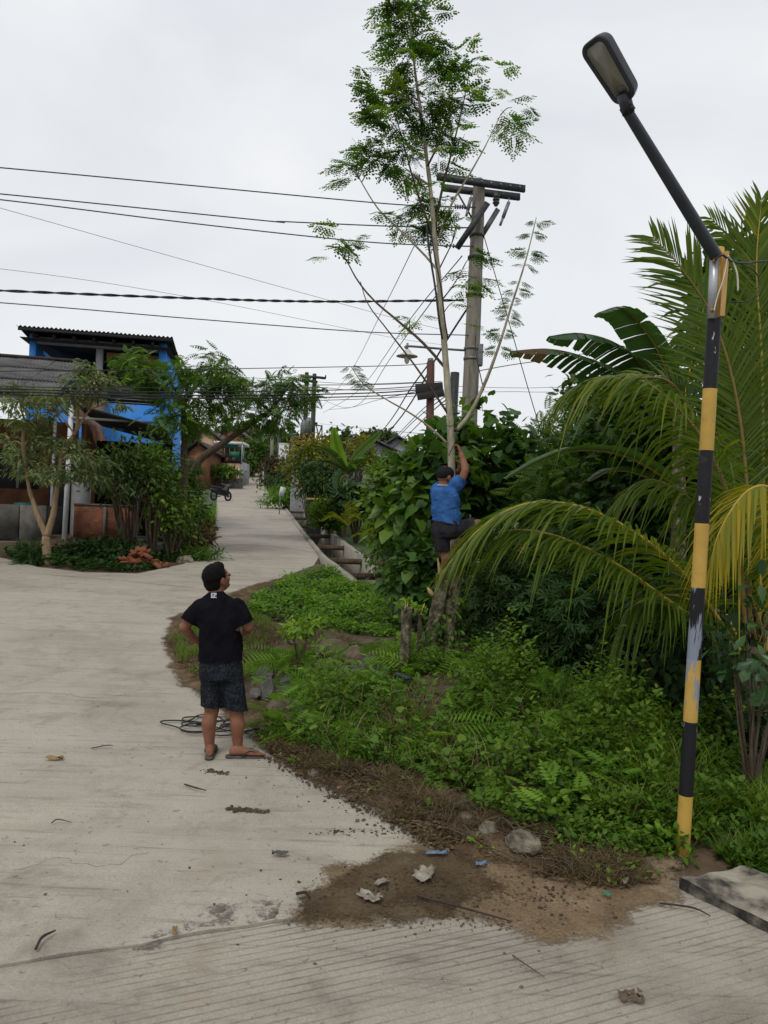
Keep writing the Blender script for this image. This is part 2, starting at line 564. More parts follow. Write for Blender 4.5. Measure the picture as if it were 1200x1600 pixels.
concrete('slab_concrete', (.300, .270, .224), (.235, .210, .172), groove=R(23))
concrete('old_concrete', (.30, .275, .23), (.12, .108, .085))
plain('soil', [(.028, .019, .011), (.075, .050, .028), (.13, .092, .055)], 3.5, .95, .6, 30, 8, bdist=.03)
plain('sandy_soil', [(.085, .058, .033), (.17, .122, .072), (.29, .225, .145)], 2.2, .95, .5, 40, 9, bdist=.015)
plain('damp_silt', [(.050, .034, .019), (.095, .068, .040), (.14, .105, .064)], 3.0, .95, .5, 40, 9, bdist=.012)
plain('far_ground', [(.03, .05, .015), (.06, .09, .025)], .4, .95, .3)

# ================================================================== GROUND
def axis(parts):
    out = []
    for a, b, st in parts: out += list(np.arange(a, b, st))
    return np.array(out + [parts[-1][1]], float)
gx = axis([(-700, -120, 60), (-120, -30, 6), (-30, -12, 1.0), (-12, 9, .22), (9, 24, .75), (24, 120, 6), (120, 700, 60)])
gy = axis([(-40, 0, 4), (0, 4, .5), (4, 22, .22), (22, 60, .6), (60, 130, 1.5), (130, 300, 10), (300, 1200, 60)])
GX, GY = np.meshgrid(gx, gy)
GZ = hfun(GX, GY)
fine_n = np.vectorize(lambda x, y: noise.fractal(Vector((x * 1.6, y * 1.6, 0)), 1.0, 2.0, 4) if (abs(x) < 13 and y < 30) else 0)(GX, GY)
g = Geo()
nx, ny = len(gx), len(gy)
ii = (np.arange(ny - 1)[:, None] * nx + np.arange(nx - 1)[None]).ravel()

def in_poly(x, y, poly):
    x = np.asarray(x, float); y = np.asarray(y, float)
    ins = np.zeros(x.shape, bool)
    p = np.asarray(poly, float); q = np.roll(p, -1, 0)
    for (x0, y0), (x1, y1) in zip(p, q):
        if y0 == y1: continue
        c = ((y0 > y) != (y1 > y)) & (x < (x1 - x0) * (y - y0) / (y1 - y0) + x0)
        ins ^= c
    return ins
def poly_dist(x, y, poly):
    x = np.asarray(x, float); y = np.asarray(y, float)
    best = np.full(x.shape, 1e9)
    p = np.asarray(poly, float); q = np.roll(p, -1, 0)
    for a, b in zip(p, q):
        d = b - a; L = max(1e-9, d @ d)
        t = np.clip(((x - a[0]) * d[0] + (y - a[1]) * d[1]) / L, 0, 1)
        best = np.minimum(best, np.hypot(x - a[0] - t * d[0], y - a[1] - t * d[1]))
    return best
def resample(poly, stepf):
    out = []
    p = np.asarray(poly, float)
    for a, b in zip(p, np.roll(p, -1, 0)):
        L = np.linalg.norm(b - a); st = stepf((a + b) / 2)
        n = max(1, int(L / st))
        for k in range(n): out.append(a + (b - a) * k / n)
    return np.array(out)
def drape(poly, pts, zfun, skirt=0.):
    """triangulate a plan polygon with inner points, lay it on zfun; optional skirt down"""
    vs = [Vector(p) for p in poly] + [Vector(p) for p in pts]
    ed = [(i, (i + 1) % len(poly)) for i in range(len(poly))]
    v2, e2, f2, *_ = geometry.delaunay_2d_cdt(vs, ed, [list(range(len(poly)))], 1, 1e-5)
    v = np.array([(a.x, a.y) for a in v2])
    z = zfun(v[:, 0], v[:, 1])
    V = np.column_stack([v, z])
    T = np.array([f for f in f2 if len(f) == 3], int)
    gg = Geo(); gg.add(V, [T])
    if skirt:
        n = len(poly)
        pz = zfun(poly[:, 0], poly[:, 1])
        top = np.column_stack([poly, pz]); bot = np.column_stack([poly, pz - skirt])
        k = np.arange(n)
        gg.add(np.vstack([top, bot]), [np.stack([k, (k + 1) % n, n + (k + 1) % n, n + k], 1)])
    return gg
ROADZ = .04
def px_xy(L): return [tuple(G(a, b)[:2]) for a, b in L]
def jl(x): return 3.37 + .39 * (x + 1.68)          # the joint between the two slabs
right_edge = px_xy([(640, 1400), (690, 1345), (668, 1322), (640, 1300), (600, 1277), (560, 1255), (512, 1232), (470, 1213), (425, 1185), (400, 1150), (350, 1110),
                    (300, 1075), (272, 1040), (263, 1010), (275, 985), (330, 955), (392, 938), (397, 925), (440, 905), (490, 886)])
right_far = [(float(drain_x(y)) - .03, y) for y in (20.9, 24, 30.5, 38, 44, 51, 60, 70, 78)]
far_edge = [(-13.0, 86), (-12.9, 100), (-12.5, 112), (-17.5, 112), (-17.6, 100), (-19.0, 88)]
left_edge = px_xy([(340, 772), (338, 790), (336, 812), (335, 835), (320, 862), (287, 884), (215, 899), (130, 897), (60, 889), (0, 873)])
jr = px_xy([(600, 1432)])[0]
main_poly = np.array([jr] + right_edge + right_far + far_edge + left_edge + [(-24, 17.2), (-24, jl(-24)), (-8, jl(-8)), (-4, jl(-4)), (-1.68, jl(-1.68)), (-.48, jl(-.48))])
step_f = lambda c: .15 if c[1] < 12 else (.4 if c[1] < 30 else 1.5)
def wobble(poly, a=.03, f=3.):
    out = []
    for x, y in poly:
        s = a * (1 if y < 14 else .4)
        out.append((x + s * noise.noise(Vector((x * f, y * f, 1.3))) + s * .5 * noise.noise(Vector((x * 9, y * 9, 4.))), y + s * noise.noise(Vector((x * f, y * f, 7.7))) + s * .5 * noise.noise(Vector((x * 9, y * 9, 8.)))))
    return np.array(out)
main_poly = wobble(resample(main_poly, step_f))
def inner(poly, sp, ylo, yhi, xlo=-25, xhi=8, margin=.05):
    xs, ys = np.meshgrid(np.arange(xlo, xhi, sp), np.arange(ylo, yhi, sp))
    xs = xs.ravel() + rng.uniform(-.2, .2, xs.size) * sp; ys = ys.ravel() + rng.uniform(-.2, .2, ys.size) * sp
    ok = in_poly(xs, ys, poly) & (poly_dist(xs, ys, poly) > margin)
    return list(zip(xs[ok], ys[ok]))
road_pts = inner(main_poly, .45, -3, 22, margin=.12) + inner(main_poly, 1.4, 22, 112, -26, 6, .5)
zr_road = lambda x, y: hfun(x, y, False) + ROADZ
drape(main_poly, road_pts, zr_road, .3).build('road', 'road_concrete', smooth=False, kind='structure')

# nearer grooved slab, a hair lower, across the joint
lower = [(-24, jl(-24) - .012), (-8, jl(-8) - .012), (-4, jl(-4) - .012), (-1.68, jl(-1.68) - .012), (-.48, jl(-.48) - .012)] + px_xy([(600, 1437), (740, 1428), (860, 1400), (985, 1372), (1060, 1385), (1110, 1410), (1200, 1450)]) + [(4.5, 3.2), (9, 3.0), (9, -8), (-24, -12)]
lower_poly = wobble(resample(np.array(lower), lambda c: .12 if abs(c[0]) < 4 and c[1] > 2 else .8), .015)
low_pts = inner(lower_poly, .5, -12, 5.2, -24, 9, .1)
drape(lower_poly, low_pts, lambda x, y: hfun(x, y, False) + ROADZ - .012, .3).build('pavement', 'slab_concrete', kind='structure')

# ground sheet, kept just under the concrete
on_road = in_poly(GX, GY, main_poly) | in_poly(GX, GY, lower_poly)
nd = np.minimum(poly_dist(GX, GY, main_poly), poly_dist(GX, GY, lower_poly))
lift = np.where(on_road, -.03, .055 * fine_n * np.clip(nd / .8, 0, 1) * (GX > -6) + .02 * np.clip(nd / .5, 0, 1))
V = np.column_stack([GX.ravel(), GY.ravel(), (GZ + lift).ravel()])
g.add(V, [np.stack([ii, ii + 1, ii + nx + 1, ii + nx], 1)])
ground = g.build('ground', 'soil', smooth=True, kind='structure')
ground.data.materials.append(MATS['far_ground'])
cy = (GY[:-1, :-1] + GY[1:, 1:]).ravel() / 2; cx = (GX[:-1, :-1] + GX[1:, 1:]).ravel() / 2
ground.data.polygons.foreach_set('material_index', ((cy > 24) | (np.abs(cx) > 14)).astype(np.int32))
# soil and sand washed over the concrete edge
def soft_dirt(name, stops, scale):
    """thin dirt film: cover runs out grain by grain (attribute 'tint' = how thick it lies)"""
    m, nt, out = new_mat(name)
    bs = N(nt, 'ShaderNodeBsdfPrincipled', Roughness=.97); bs.inputs['Specular IOR Level'].default_value = .1
    n1 = noise_tex(nt, scale, 9, .65, .5)
    rp = ramp(nt, [(.28 + .44 * k / (len(stops) - 1), c) for k, c in enumerate(stops)])
    nt.links.new(n1.outputs['Fac'], rp.inputs['Fac'])
    n3 = noise_tex(nt, 55, 5, .7); r3 = ramp(nt, [(.3, (.55, .53, .5)), (.55, (1, 1, 1)), (.75, (1.3, 1.28, 1.22))]); nt.links.new(n3.outputs['Fac'], r3.inputs['Fac'])
    nt.links.new(mixc(nt, .9, rp.outputs['Color'], r3.outputs['Color'], 'MULTIPLY'), bs.inputs['Base Color'])
    bp = N(nt, 'ShaderNodeBump', Strength=.6, Distance=.01); nt.links.new(n3.outputs['Fac'], bp.inputs['Height']); nt.links.new(bp.outputs['Normal'], bs.inputs['Normal'])
    at = N(nt, 'ShaderNodeAttribute', attribute_name='tint')
    n2 = noise_tex(nt, 38, 8, .75)
    a = N(nt, 'ShaderNodeMath', operation='MULTIPLY_ADD'); a.inputs[1].default_value = 1.1; nt.links.new(n2.outputs['Fac'], a.inputs[0]); nt.links.new(at.outputs['Fac'], a.inputs[2])
    ra = ramp(nt, [(.72, (0, 0, 0)), (1.0, (1, 1, 1))]); nt.links.new(a.outputs[0], ra.inputs['Fac'])
    tr = N(nt, 'ShaderNodeBsdfTransparent'); mx = N(nt, 'ShaderNodeMixShader')
    nt.links.new(ra.outputs['Color'], mx.inputs['Fac']); nt.links.new(tr.outputs['BSDF'], mx.inputs[1]); nt.links.new(bs.outputs['BSDF'], mx.inputs[2]); nt.links.new(mx.outputs['Shader'], out.inputs['Surface'])
soft_dirt('sand_film', [(.105, .072, .041), (.19, .138, .083), (.30, .235, .155)], 2.4)
soft_dirt('silt_film', [(.045, .031, .018), (.088, .063, .037), (.135, .10, .062)], 3.0)
soft_dirt('soil_film', [(.048, .031, .018), (.105, .071, .040), (.18, .130, .078)], 3.2)
soft_dirt('grey_film', [(.13, .122, .105), (.17, .16, .14)], 6)
soft_dirt('moss_film', [(.12, .105, .06), (.19, .155, .09)], 4)
def nz(x, y, f, s, o=4, h=.9): return np.array([noise.fractal(Vector((a * f, b * f, s)), h, 2.1, o) for a, b in zip(x, y)])
def washed(name, poly_px, mat, thick, sp, seed, edge, lift, amp=0., full=.9):
    poly = resample(np.array(px_xy(poly_px)), lambda c: .1)
    pts = inner(poly, sp, 2.5, 16, -4, 6, .03)
    cov = lambda x, y: np.clip(poly_dist(x, y, poly) / edge, 0, 1) * full + thick * nz(x, y, 3., seed) + thick * .5 * nz(x, y, 9., seed + 4)
    def zf(x, y):
        low = np.where(in_poly(x, y, lower_poly), -.012, 0.)
        c = cov(x, y)
        return hfun(x, y, False) + ROADZ + low + lift + amp * np.clip(c - .35, 0, 1) * (.6 + .8 * nz(x, y, 5., seed + 9, 6, .8))
    gg = drape(poly, pts, zf)
    gg.T = [np.clip(cov(gg.V[0][:, 0], gg.V[0][:, 1]), 0, 1)]
    return gg.build(name, mat, smooth=True, kind='structure')
washed('sand_wash', [(715, 1310), (600, 1330), (500, 1362), (400, 1450), (470, 1472), (620, 1464), (740, 1468), (820, 1486), (920, 1490), (1010, 1460), (1070, 1420), (1090, 1390), (1050, 1335), (900, 1310), (800, 1300)], 'sand_film', .35, .05, 2.0, .34, .003)
washed('silt_stain', [(700, 1325), (600, 1338), (510, 1370), (405, 1450), (470, 1466), (620, 1460), (730, 1456), (790, 1400), (760, 1340)], 'silt_film', .35, .05, 12.0, .26, .006)
washed('soil_verge', [(720, 1360), (650, 1328), (560, 1276), (470, 1232), (410, 1198), (372, 1150), (315, 1112), (265, 1068), (244, 1010), (258, 970), (330, 938), (395, 915), (480, 895), (480, 960), (400, 985), (340, 1010), (370, 1060), (450, 1130), (520, 1180), (640, 1220), (760, 1270), (880, 1330), (1000, 1345), (1045, 1372), (1000, 1400), (860, 1385), (780, 1372)], 'soil_film', .28, .045, 9.0, .30, .009, .075, 1.0)

washed('grey_stain', [(60, 1515), (150, 1480), (260, 1448), (400, 1408), (440, 1418), (430, 1446), (300, 1486), (170, 1512), (70, 1532)], 'grey_film', .55, .06, 21.0, .22, .0022, 0., .52)
# slab joints and cracks
def crack(pxs, w, seed, jag=.012):
    pts = catmull(np.array([G(*p) for p in pxs]), 14); L_, R_ = [], []
    for k, p in enumerate(pts):
        t = unit((pts[min(k + 1, len(pts) - 1)] - pts[max(k - 1, 0)])[:2]); nn = np.array([-t[1], t[0]])
        o_ = nn * jag * noise.fractal(Vector((p[0] * 6, p[1] * 6, seed)), .8, 2, 4); ww = w * (.55 + .6 * abs(noise.noise(Vector((p[0] * 9, p[1] * 9, seed)))))
        for lst, s_ in ((L_, -1), (R_, 1)):
            q = p[:2] + o_ + nn * s_ * ww / 2; lst.append((q[0], q[1], float(hfun(q[0], q[1], False)) + ROADZ + .0015))
    n = len(L_); gg = Geo(); k = np.arange(n - 1); gg.add(np.array(L_ + R_), [np.stack([k, k + 1, n + k + 1, n + k], 1)]); gg.build('road_joint', 'damp_silt', kind='structure')
crack([(-40, 893), (150, 907), (300, 922), (396, 936)], .03, 1., .004)
crack([(322, 858), (400, 853), (498, 866)], .045, 2., .004)
crack([(337, 815), (400, 812), (455, 815)], .06, 3., .004)
crack([(-20, 1092), (60, 1088), (150, 1096), (230, 1090)], .006, 4., .05)
crack([(20, 1372), (90, 1352), (150, 1366), (230, 1340)], .004, 5., .05)

SURF = []
def add_surface(o):
    me = o.data; SURF.append(BVHTree.FromPolygons([v.co for v in me.vertices], [tuple(p.vertices) for p in me.polygons]))
for o in list(bpy.data.objects):
    if o.type == 'MESH' and o.name in ('ground', 'road', 'pavement', 'soil_verge', 'sand_wash', 'silt_stain'): add_surface(o)
def gz(x, y):
    """height of the walkable surface, soil included"""
    x = np.asarray(x, float); y = np.asarray(y, float); out = np.empty(x.size)
    for k, (a, b) in enumerate(zip(x.ravel(), y.ravel())):
        best = -1e9
        for t in SURF:
            h = t.ray_cast(Vector((a, b, 60.)), Vector((0, 0, -1)))
            if h[0] is not None and h[0].z > best: best = h[0].z
        out[k] = best if best > -1e8 else float(hfun(a, b))
    return out.reshape(x.shape) if x.shape else out[0]

# ================================================================== CONCRETE DRAIN
dr_o = GD(505, 20.6)
drain = thing('concrete_drain', 'open concrete roadside drain with two low walls and cross bars beside the road', 'drain', (-1.1, 20.6, float(zroad(20.6))))
ys = np.concatenate([[16.3], np.arange(17, 76, 1.0)])
def wall(off, w, y0, y1, top, depth):
    gg = Geo(); rings = []
    for y in [v for v in ys if y0 <= v <= y1]:
        x = float(drain_x(y)) + off; z = float(zroad(y)) + top + .01 * math.sin(y * 3.1)
        rings.append(np.array([(x - w / 2, y, z), (x + w / 2, y, z), (x + w / 2, y, z - depth), (x - w / 2, y, z - depth)]))
    gg.loft(rings); return gg
wall(.06, .13, 16, 76, .10, 1.0).build('wall', 'old_concrete', drain)
wall(1.08, .14, 17, 48, .16, 1.1).build('wall', 'old_concrete', drain)
bar = None
for y in (17.4, 20.2, 24.0, 28.5, 33.5, 39, 45):
    x = float(drain_x(y)); z = float(zroad(y)) + .02
    gg = Geo().box((0, 0, 0), (.9, .2, .14))
    o = gg.build('cross_bar', 'soil') if bar is None else bar.copy()  # bars use the dark soil material; their shade is put into the colour
    if bar is None: bar = o
    else: COL.objects.link(o)
    o.location = (x + .57, y, z); adopt(o, drain)
gg = Geo()
bedr = []
for y in ys:
    x = float(drain_x(y)); z = float(zroad(y)) - .68
    bedr.append(np.array([(x + .1, y, z), (x + 1.02, y, z), (x + 1.02, y, z - .1), (x + .1, y, z - .1)]))
Geo().loft(bedr).build('bed', 'soil', drain)
# ================================================================== STREET LAMP
def paint(name, base, chip, chip2=None, amount=.36, rough=.55, stretch=(1, 1, .35), dirt=(.12, .09, .06)):
    m, nt, out = new_mat(name)
    bs = N(nt, 'ShaderNodeBsdfPrincipled', Roughness=rough)
    bs.inputs['Specular IOR Level'].default_value = .3
    n1 = noise_tex(nt, 22, 6, .65, .6, stretch=stretch)
    rp = ramp(nt, [(amount - .03, (1, 1, 1)), (amount, (0, 0, 0))])
    nt.links.new(n1.outputs['Fac'], rp.inputs['Fac'])
    n2 = noise_tex(nt, 5, 6, .6, .3)
    tone = ramp(nt, [(.3, tuple(c * .72 for c in base)), (.6, base), (.8, tuple(c * 1.1 for c in base))])
    nt.links.new(n2.outputs['Fac'], tone.inputs['Fac'])
    n4 = noise_tex(nt, 9, 7, .7, .8)
    dr = ramp(nt, [(.58, (0, 0, 0)), (.76, (.55, .55, .55))])
    nt.links.new(n4.outputs['Fac'], dr.inputs['Fac'])
    c = mixc(nt, dr.outputs['Color'], tone.outputs['Color'], dirt)
    c = mixc(nt, rp.outputs['Color'], c, chip)
    if chip2:
        n3 = noise_tex(nt, 7, 5, .6, .4, stretch=(1, 1, .22))
        r3 = ramp(nt, [(.555, (0, 0, 0)), (.575, (1, 1, 1))])
        nt.links.new(n3.outputs['Fac'], r3.inputs['Fac'])
        c = mixc(nt, r3.outputs['Color'], c, chip2)
    bp = N(nt, 'ShaderNodeBump', Strength=.35, Distance=.002)
    nt.links.new(n1.outputs['Fac'], bp.inputs['Height'])
    nt.links.new(bp.outputs['Normal'], bs.inputs['Normal'])
    nt.links.new(c, bs.inputs['Base Color'])
    nt.links.new(bs.outputs['BSDF'], out.inputs['Surface'])
    return m
paint('black_paint', (.010, .010, .013), (.42, .42, .43), amount=.345)
paint('black_paint_smeared', (.010, .010, .013), (.45, .45, .46), (.20, .235, .29), amount=.34)
paint('yellow_paint', (.50, .315, .065), (.30, .24, .17), amount=.34, dirt=(.26, .15, .04))
paint('yellow_paint_smeared', (.52, .34, .08), (.30, .24, .17), (.25, .26, .285), amount=.36, dirt=(.28, .17, .05))
plain('galvanised', [(.26, .27, .29), (.38, .40, .42), (.52, .53, .55)], 9, .42, .15, metal=.6, stretch=(1, 1, .2))
plain('dark_pipe', [(.022, .026, .034), (.035, .040, .050)], 8, .45, .05)
plain('lamp_body', [(.020, .022, .030), (.030, .033, .042)], 6, .4, .05)
plain('lamp_lens', [(.16, .16, .13), (.23, .225, .18)], 3, .3, .0)
plain('lamp_driver', [(.05, .05, .045), (.08, .08, .07)], 60, .5, .2)
plain('rust', [(.13, .035, .010), (.33, .13, .03), (.45, .22, .06)], 40, .85, .3)
plain('yellow_wood', [(.36, .20, .06), (.52, .32, .12), (.58, .38, .16)], 7, .8, .25, stretch=(6, 6, .5))
plain('rubber_black', [(.012, .012, .012), (.025, .025, .025)], 20, .6, .1)
plain('cable_white', [(.55, .52, .42), (.66, .63, .54)], 20, .6, .1)

LD = 4.75
lamp_base = P(1064.5, 1362, LD)
lamp = thing('street_lamp', 'street lamp on a black and yellow striped pole with a tilted grey arm', 'street lamp', lamp_base)
pole_x = lambda y: 1064.5 + (1362 - y) * (1116 - 1064.5) / (1362 - 498)
bands = [(1385, 1344, 'black_paint'), (1344, 1242, 'yellow_paint'), (1242, 1127, 'black_paint'), (1127, 1030, 'yellow_paint_smeared'), (1030, 918, 'black_paint_smeared'),
         (918, 818, 'yellow_paint'), (818, 704, 'black_paint'), (704, 608, 'yellow_paint'), (608, 498, 'black_paint')]
for i, (y0, y1, m) in enumerate(bands):
    a, b = P(pole_x(y0), y0, LD), P(pole_x(y1), y1, LD)
    gg = Geo(); gg.tube([a, a + (b - a) * .25, a + (b - a) * .5, a + (b - a) * .75, b], .042 + .0004 * (i % 2), 28, cap=False)
    o = gg.build('painted_band', m, lamp, smooth=True)
a, b = P(pole_x(503), 503, LD), P(1121, 388, LD)
Geo().tube([a, b], .0405, 20).build('pole_top', 'yellow_paint', lamp, smooth=False)
off = np.array([-.012, -.048, 0])
a2, b2 = P(1110.5, 500, LD) + off * .6, P(1116, 396, LD) + off * .6
Geo().tube([a2, b2], .028, 18).build('bracket_pipe', 'galvanised', lamp)
a3, b3 = P(1123, 497, LD) + (0, -.045, 0), P(1130, 397, LD) + (0, -.045, 0)
Geo().beam(a3, b3, .030, .02, up=(0, -1, 0)).build('wooden_slat', 'yellow_wood', lamp, bevel=.002)
arm0, arm1 = P(1117, 404, LD) + off * .8, P(975, 166, 4.35)
armd = unit(arm1 - arm0)
gg = Geo(); gg.tube([arm0 + (arm1 - arm0) * t for t in np.linspace(0, 1, 8)], [.039, .035, .030], 20)
o = gg.build('arm', 'dark_pipe', lamp); smooth_angle(o)
for (bx, by) in ((1113, 412), (1109, 489)):
    c = P(bx, by, LD) + np.array([-.01, -.062, 0])
    gg = Geo(); gg.tube([c + (0, .01, 0), c + (0, -.004, 0)], .014, 6); gg.tube([c + (0, 0, 0), c + (0, -.016, 0)], .007, 8)
    gg.build('bolt', 'rust', lamp)
# head: a rounded tray, its face turned down along the arm
dn = unit(np.array([0, 0, -1.]) + armd * armd[2])
sd = np.cross(armd, dn)
LR = np.stack([sd, armd, dn], 1)                      # local x across, y along the arm, z out of the face
def rrect(w0, w1, l, r, z, n=6, y0=0.):
    """tapered rounded rectangle outline: w0 at the foot, w1 at the tip"""
    pts = []
    cor = [(w0 / 2 - r, y0 + r, -90), (w1 / 2 - r, y0 + l - r, 0), (-w1 / 2 + r, y0 + l - r, 90), (-w0 / 2 + r, y0 + r, 180)]
    for x, y, a in cor:
        for k in range(n + 1):
            t = R(a + 90 * k / n)
            pts.append((x + r * math.cos(t), y + r * math.sin(t), z))
    return np.array(pts)
head_o = P(981, 158, 4.34)
def lw(p): return p @ LR.T + head_o
H = .385
gg = Geo()
gg.loft([lw(r) for r in (rrect(.10, .12, H - .07, .05, -.075, y0=.035), rrect(.15, .175, H - .02, .055, -.05, y0=.01), rrect(.165, .19, H, .06, -.01), rrect(.165, .19, H, .06, .006), rrect(.155, .18, H - .01, .055, .012, y0=.005),
                         rrect(.115, .14, H - .05, .04, .008, y0=.025), rrect(.11, .135, H - .056, .04, .002, y0=.028))])
head = gg.build('lamp_head', 'lamp_body', lamp); smooth_angle(head, 30)
gg = Geo(); gg.loft([lw(rrect(.106, .131, H - .06, .035, .0035, y0=.03)), lw(rrect(.106, .131, H - .06, .035, .0065, y0=.03))])
gg.build('lens', 'lamp_lens', head)
gg = Geo(); gg.box(lw(np.array([[.012, .072, .0075]]))[0], (.055, .04, .003), LR)
gg.build('driver_plate', 'lamp_driver', head)
cl0, cl1 = arm1 - armd * .05, head_o + armd * .05
Geo().tube([cl0, cl1], [.035, .039], 18).build('collar', 'lamp_body', lamp)
c = cl0 + armd * .02
Geo().box(c + sd * .04, (.02, .03, .02), LR).build('collar_lug', 'lamp_body', lamp)
# its feed cables
def cable(name, pts, r, mat, label, cat='cable', group=None, sides=5, n=8, parent=None):
    gg = Geo(); gg.tube(catmull(pts, n), r, sides)
    return gg.build(name, mat, parent, smooth=True, label=label, cat=cat, group=group) if parent is None else gg.build(name, mat, parent, smooth=True)
cable('feed_cable', [P(1108, 412, LD) + (0, -.08, 0), P(1120, 406, LD) + (0, -.085, 0), P(1138, 410, LD) + (0, -.03, 0), P(1165, 411, 4.9), P(1210, 407, 5.3), P(1400, 395, 7)], .007, 'rubber_black', 'black feed cable tied round the top of the striped lamp pole', 'cable')
cable('feed_wire', [P(1131, 405, LD) + (0, -.06, 0), P(1146, 412, LD), P(1152, 430, LD), P(1153, 455, LD)], .006, 'cable_white', '', parent=lamp)
cable('feed_wire', [P(1126, 412, LD) + (0, -.09, 0), P(1121, 440, LD) + (0, -.09, 0), P(1111, 470, LD) + (0, -.09, 0), P(1106, 492, LD) + (0, -.09, 0)], .0035, 'cable_white', '', parent=lamp)
cable('cable_loop', [P(1155, 411, 4.85), P(1180, 425, 4.9), P(1187, 448, 4.9), P(1170, 470, 4.85), P(1140, 472, 4.8)], .004, 'rubber_black', 'thin black cable loop hanging beside the lamp pole top', 'cable')

# ================================================================== UTILITY POLE
plain('pole_concrete', [(.10, .09, .075), (.20, .18, .15), (.27, .245, .20)], 5, .9, .3, stretch=(3, 3, .35))
plain('steel_dark', [(.014, .015, .018), (.03, .031, .035), (.055, .055, .056)], 14, .55, .1, metal=.2)
plain('steel_grey', [(.10, .105, .115), (.19, .195, .20)], 12, .5, .1, metal=.4)
plain('porcelain', [(.05, .045, .045), (.11, .10, .10)], 10, .3, .0)
plain('wire_black', [(.010, .010, .012), (.02, .02, .022)], 10, .6, 0)
plain('wire_blue', [(.022, .032, .05), (.035, .045, .065)], 10, .5, 0)
plain('enamel_white', [(.44, .44, .40), (.58, .58, .53)], 10, .4, .05)
plain('pole_red', [(.045, .014, .012), (.085, .030, .024), (.11, .05, .04)], 8, .7, .2, stretch=(1, 1, .3))
UD = 15.0
ub = GD(731, UD)
up = thing('utility_pole', 'tall weathered utility pole with double dark crossarms behind the climbed tree', 'utility pole', ub)
u_top = P(749, 279, UD)
ax = ub * 1.0; ax[0] = P(731, 700, UD)[0]
u_bot = np.array([u_top[0] - .03, UD, ub[2] - .3])
def upt(py, dx=0., dy=0.):
    t = (P(740, py, UD)[2] - u_bot[2]) / (u_top[2] - u_bot[2])
    return u_bot + (u_top - u_bot) * t + np.array([dx, dy, 0])
pr = .165
gg = Geo(); gg.tube([u_bot, upt(600), upt(450), upt(330), u_top - (0, 0, .06), u_top], [.17, .155, .14, .125, .115, .06], 20)
o = gg.build('shaft', 'pole_concrete', up); smooth_angle(o)
def arm_box(name, p0, p1, w, t, mat='steel_dark'):
    gg = Geo(); gg.beam(p0, p1, w, t); return gg.build(name, mat, up)
c1a, c1b = P(682, 281, 14.7), P(818, 300, 15.15)
c1a[1] -= .14; c1b[1] -= .14
arm_box('crossarm', c1a, c1b, .06, .13)
c2a, c2b = P(690, 293, 15.0), P(812, 308, 15.4)
arm_box('crossarm', c2a, c2b, .06, .13, 'steel_dark')
for k in np.linspace(.06, .94, 9):
    q = c1a + (c1b - c1a) * k
    gg = Geo(); gg.tube([q + (0, -.032, .01), q + (0, -.045, .01)], .022, 8); gg.build('bolt', 'steel_grey', up)
arm_box('brace', P(714, 388, 14.78), P(762, 317, 14.74), .05, .11)
arm_box('brace', P(753, 368, 15.1), P(778, 327, 15.15), .05, .10, 'steel_grey')
arm_box('strut', P(716, 303, 14.9), P(738, 342, 14.85), .03, .03)
gg = Geo()
for zz, r in ((0, .05), (.03, .07), (.06, .05), (.09, .07), (.12, .05), (.15, .065)):
    q = P(775, 320, 15.1) + (0, 0, zz); gg.tube([q, q + (0, 0, .02)], r, 12)
gg.tube([P(775, 322, 15.1), P(775, 302, 15.1)], .035, 10)
gg.build('insulator', 'porcelain', up)
for (a, b) in (((736, 309), (731, 328)), ((795, 316), (786, 340))):
    gg = Geo(); q0, q1 = P(*a, 14.8), P(*b, 14.75)
    gg.tube([q0, q1], .035, 8)
    gg.tube([P(*a, 14.8) + (0, 0, .08), q0], .01, 5); gg.tube([q1, q1 + (q1 - q0) * .5], .025, 6)
    gg.build('fuse_holder', 'steel_grey', up)
for (y, x0) in ((325, 706), (357, 686), (386, 690)):
    gg = Geo(); q0, q1 = P(743, y - 1, 14.9), P(x0, y - 2, 14.85)
    gg.tube([q0, q1], .013, 6)
    for k in (.45, .55, .65, .75, .85):
        c = q0 + (q1 - q0) * k; dd = unit(q1 - q0) * .012
        gg.tube([c - dd, c + dd], .042, 10)
    gg.build('strain_insulator', 'porcelain', up)
for y in (369, 403, 462, 545, 561):
    q = upt(y); gg = Geo(); gg.tube([q - (0, 0, .025), q + (0, 0, .025)], .165 if y > 400 else .15, 18); gg.build('pole_band', 'steel_grey' if y > 500 else 'steel_dark', up)
gg = Geo(); gg.box(P(748, 556, 15) + (.02, -.06, 0), (.1, .14, .42)); gg.build('switch_box', 'steel_grey', up, bevel=.01)
# pole-mounted lamp with a wide enamel shade
l_end = P(637, 541, 14.4)
gg = Geo(); gg.tube(catmull([upt(548, -.1), P(690, 545, 14.7), l_end, l_end + (0, 0, -.06)], 6), .022, 8)
la = gg.build('lamp_arm', 'steel_grey', up, smooth=True)
lc = P(636, 556, 14.4)
gg = Geo(); prof = [(.035, .12), (.06, .10), (.09, .05), (.20, .0), (.205, -.012), (.19, -.012), (.08, .02), (.02, .03)]
ang = np.linspace(0, 2 * np.pi, 24, endpoint=False)
gg.loft([np.column_stack([lc[0] + r * np.cos(ang), lc[1] + r * np.sin(ang), np.full(24, lc[2] + z)]) for r, z in prof])
sh = gg.build('lamp_shade', 'enamel_white', up); smooth_angle(sh, 50)
gg = Geo(); gg.ell(lc + (0, 0, -.07), (.05, .05, .085)); gg.build('bulb', 'enamel_white', up, smooth=True)
gg = Geo(); gg.tube([lc + (0, 0, .1), lc + (0, 0, .24)], .02, 8); gg.build('lamp_holder', 'steel_grey', up)

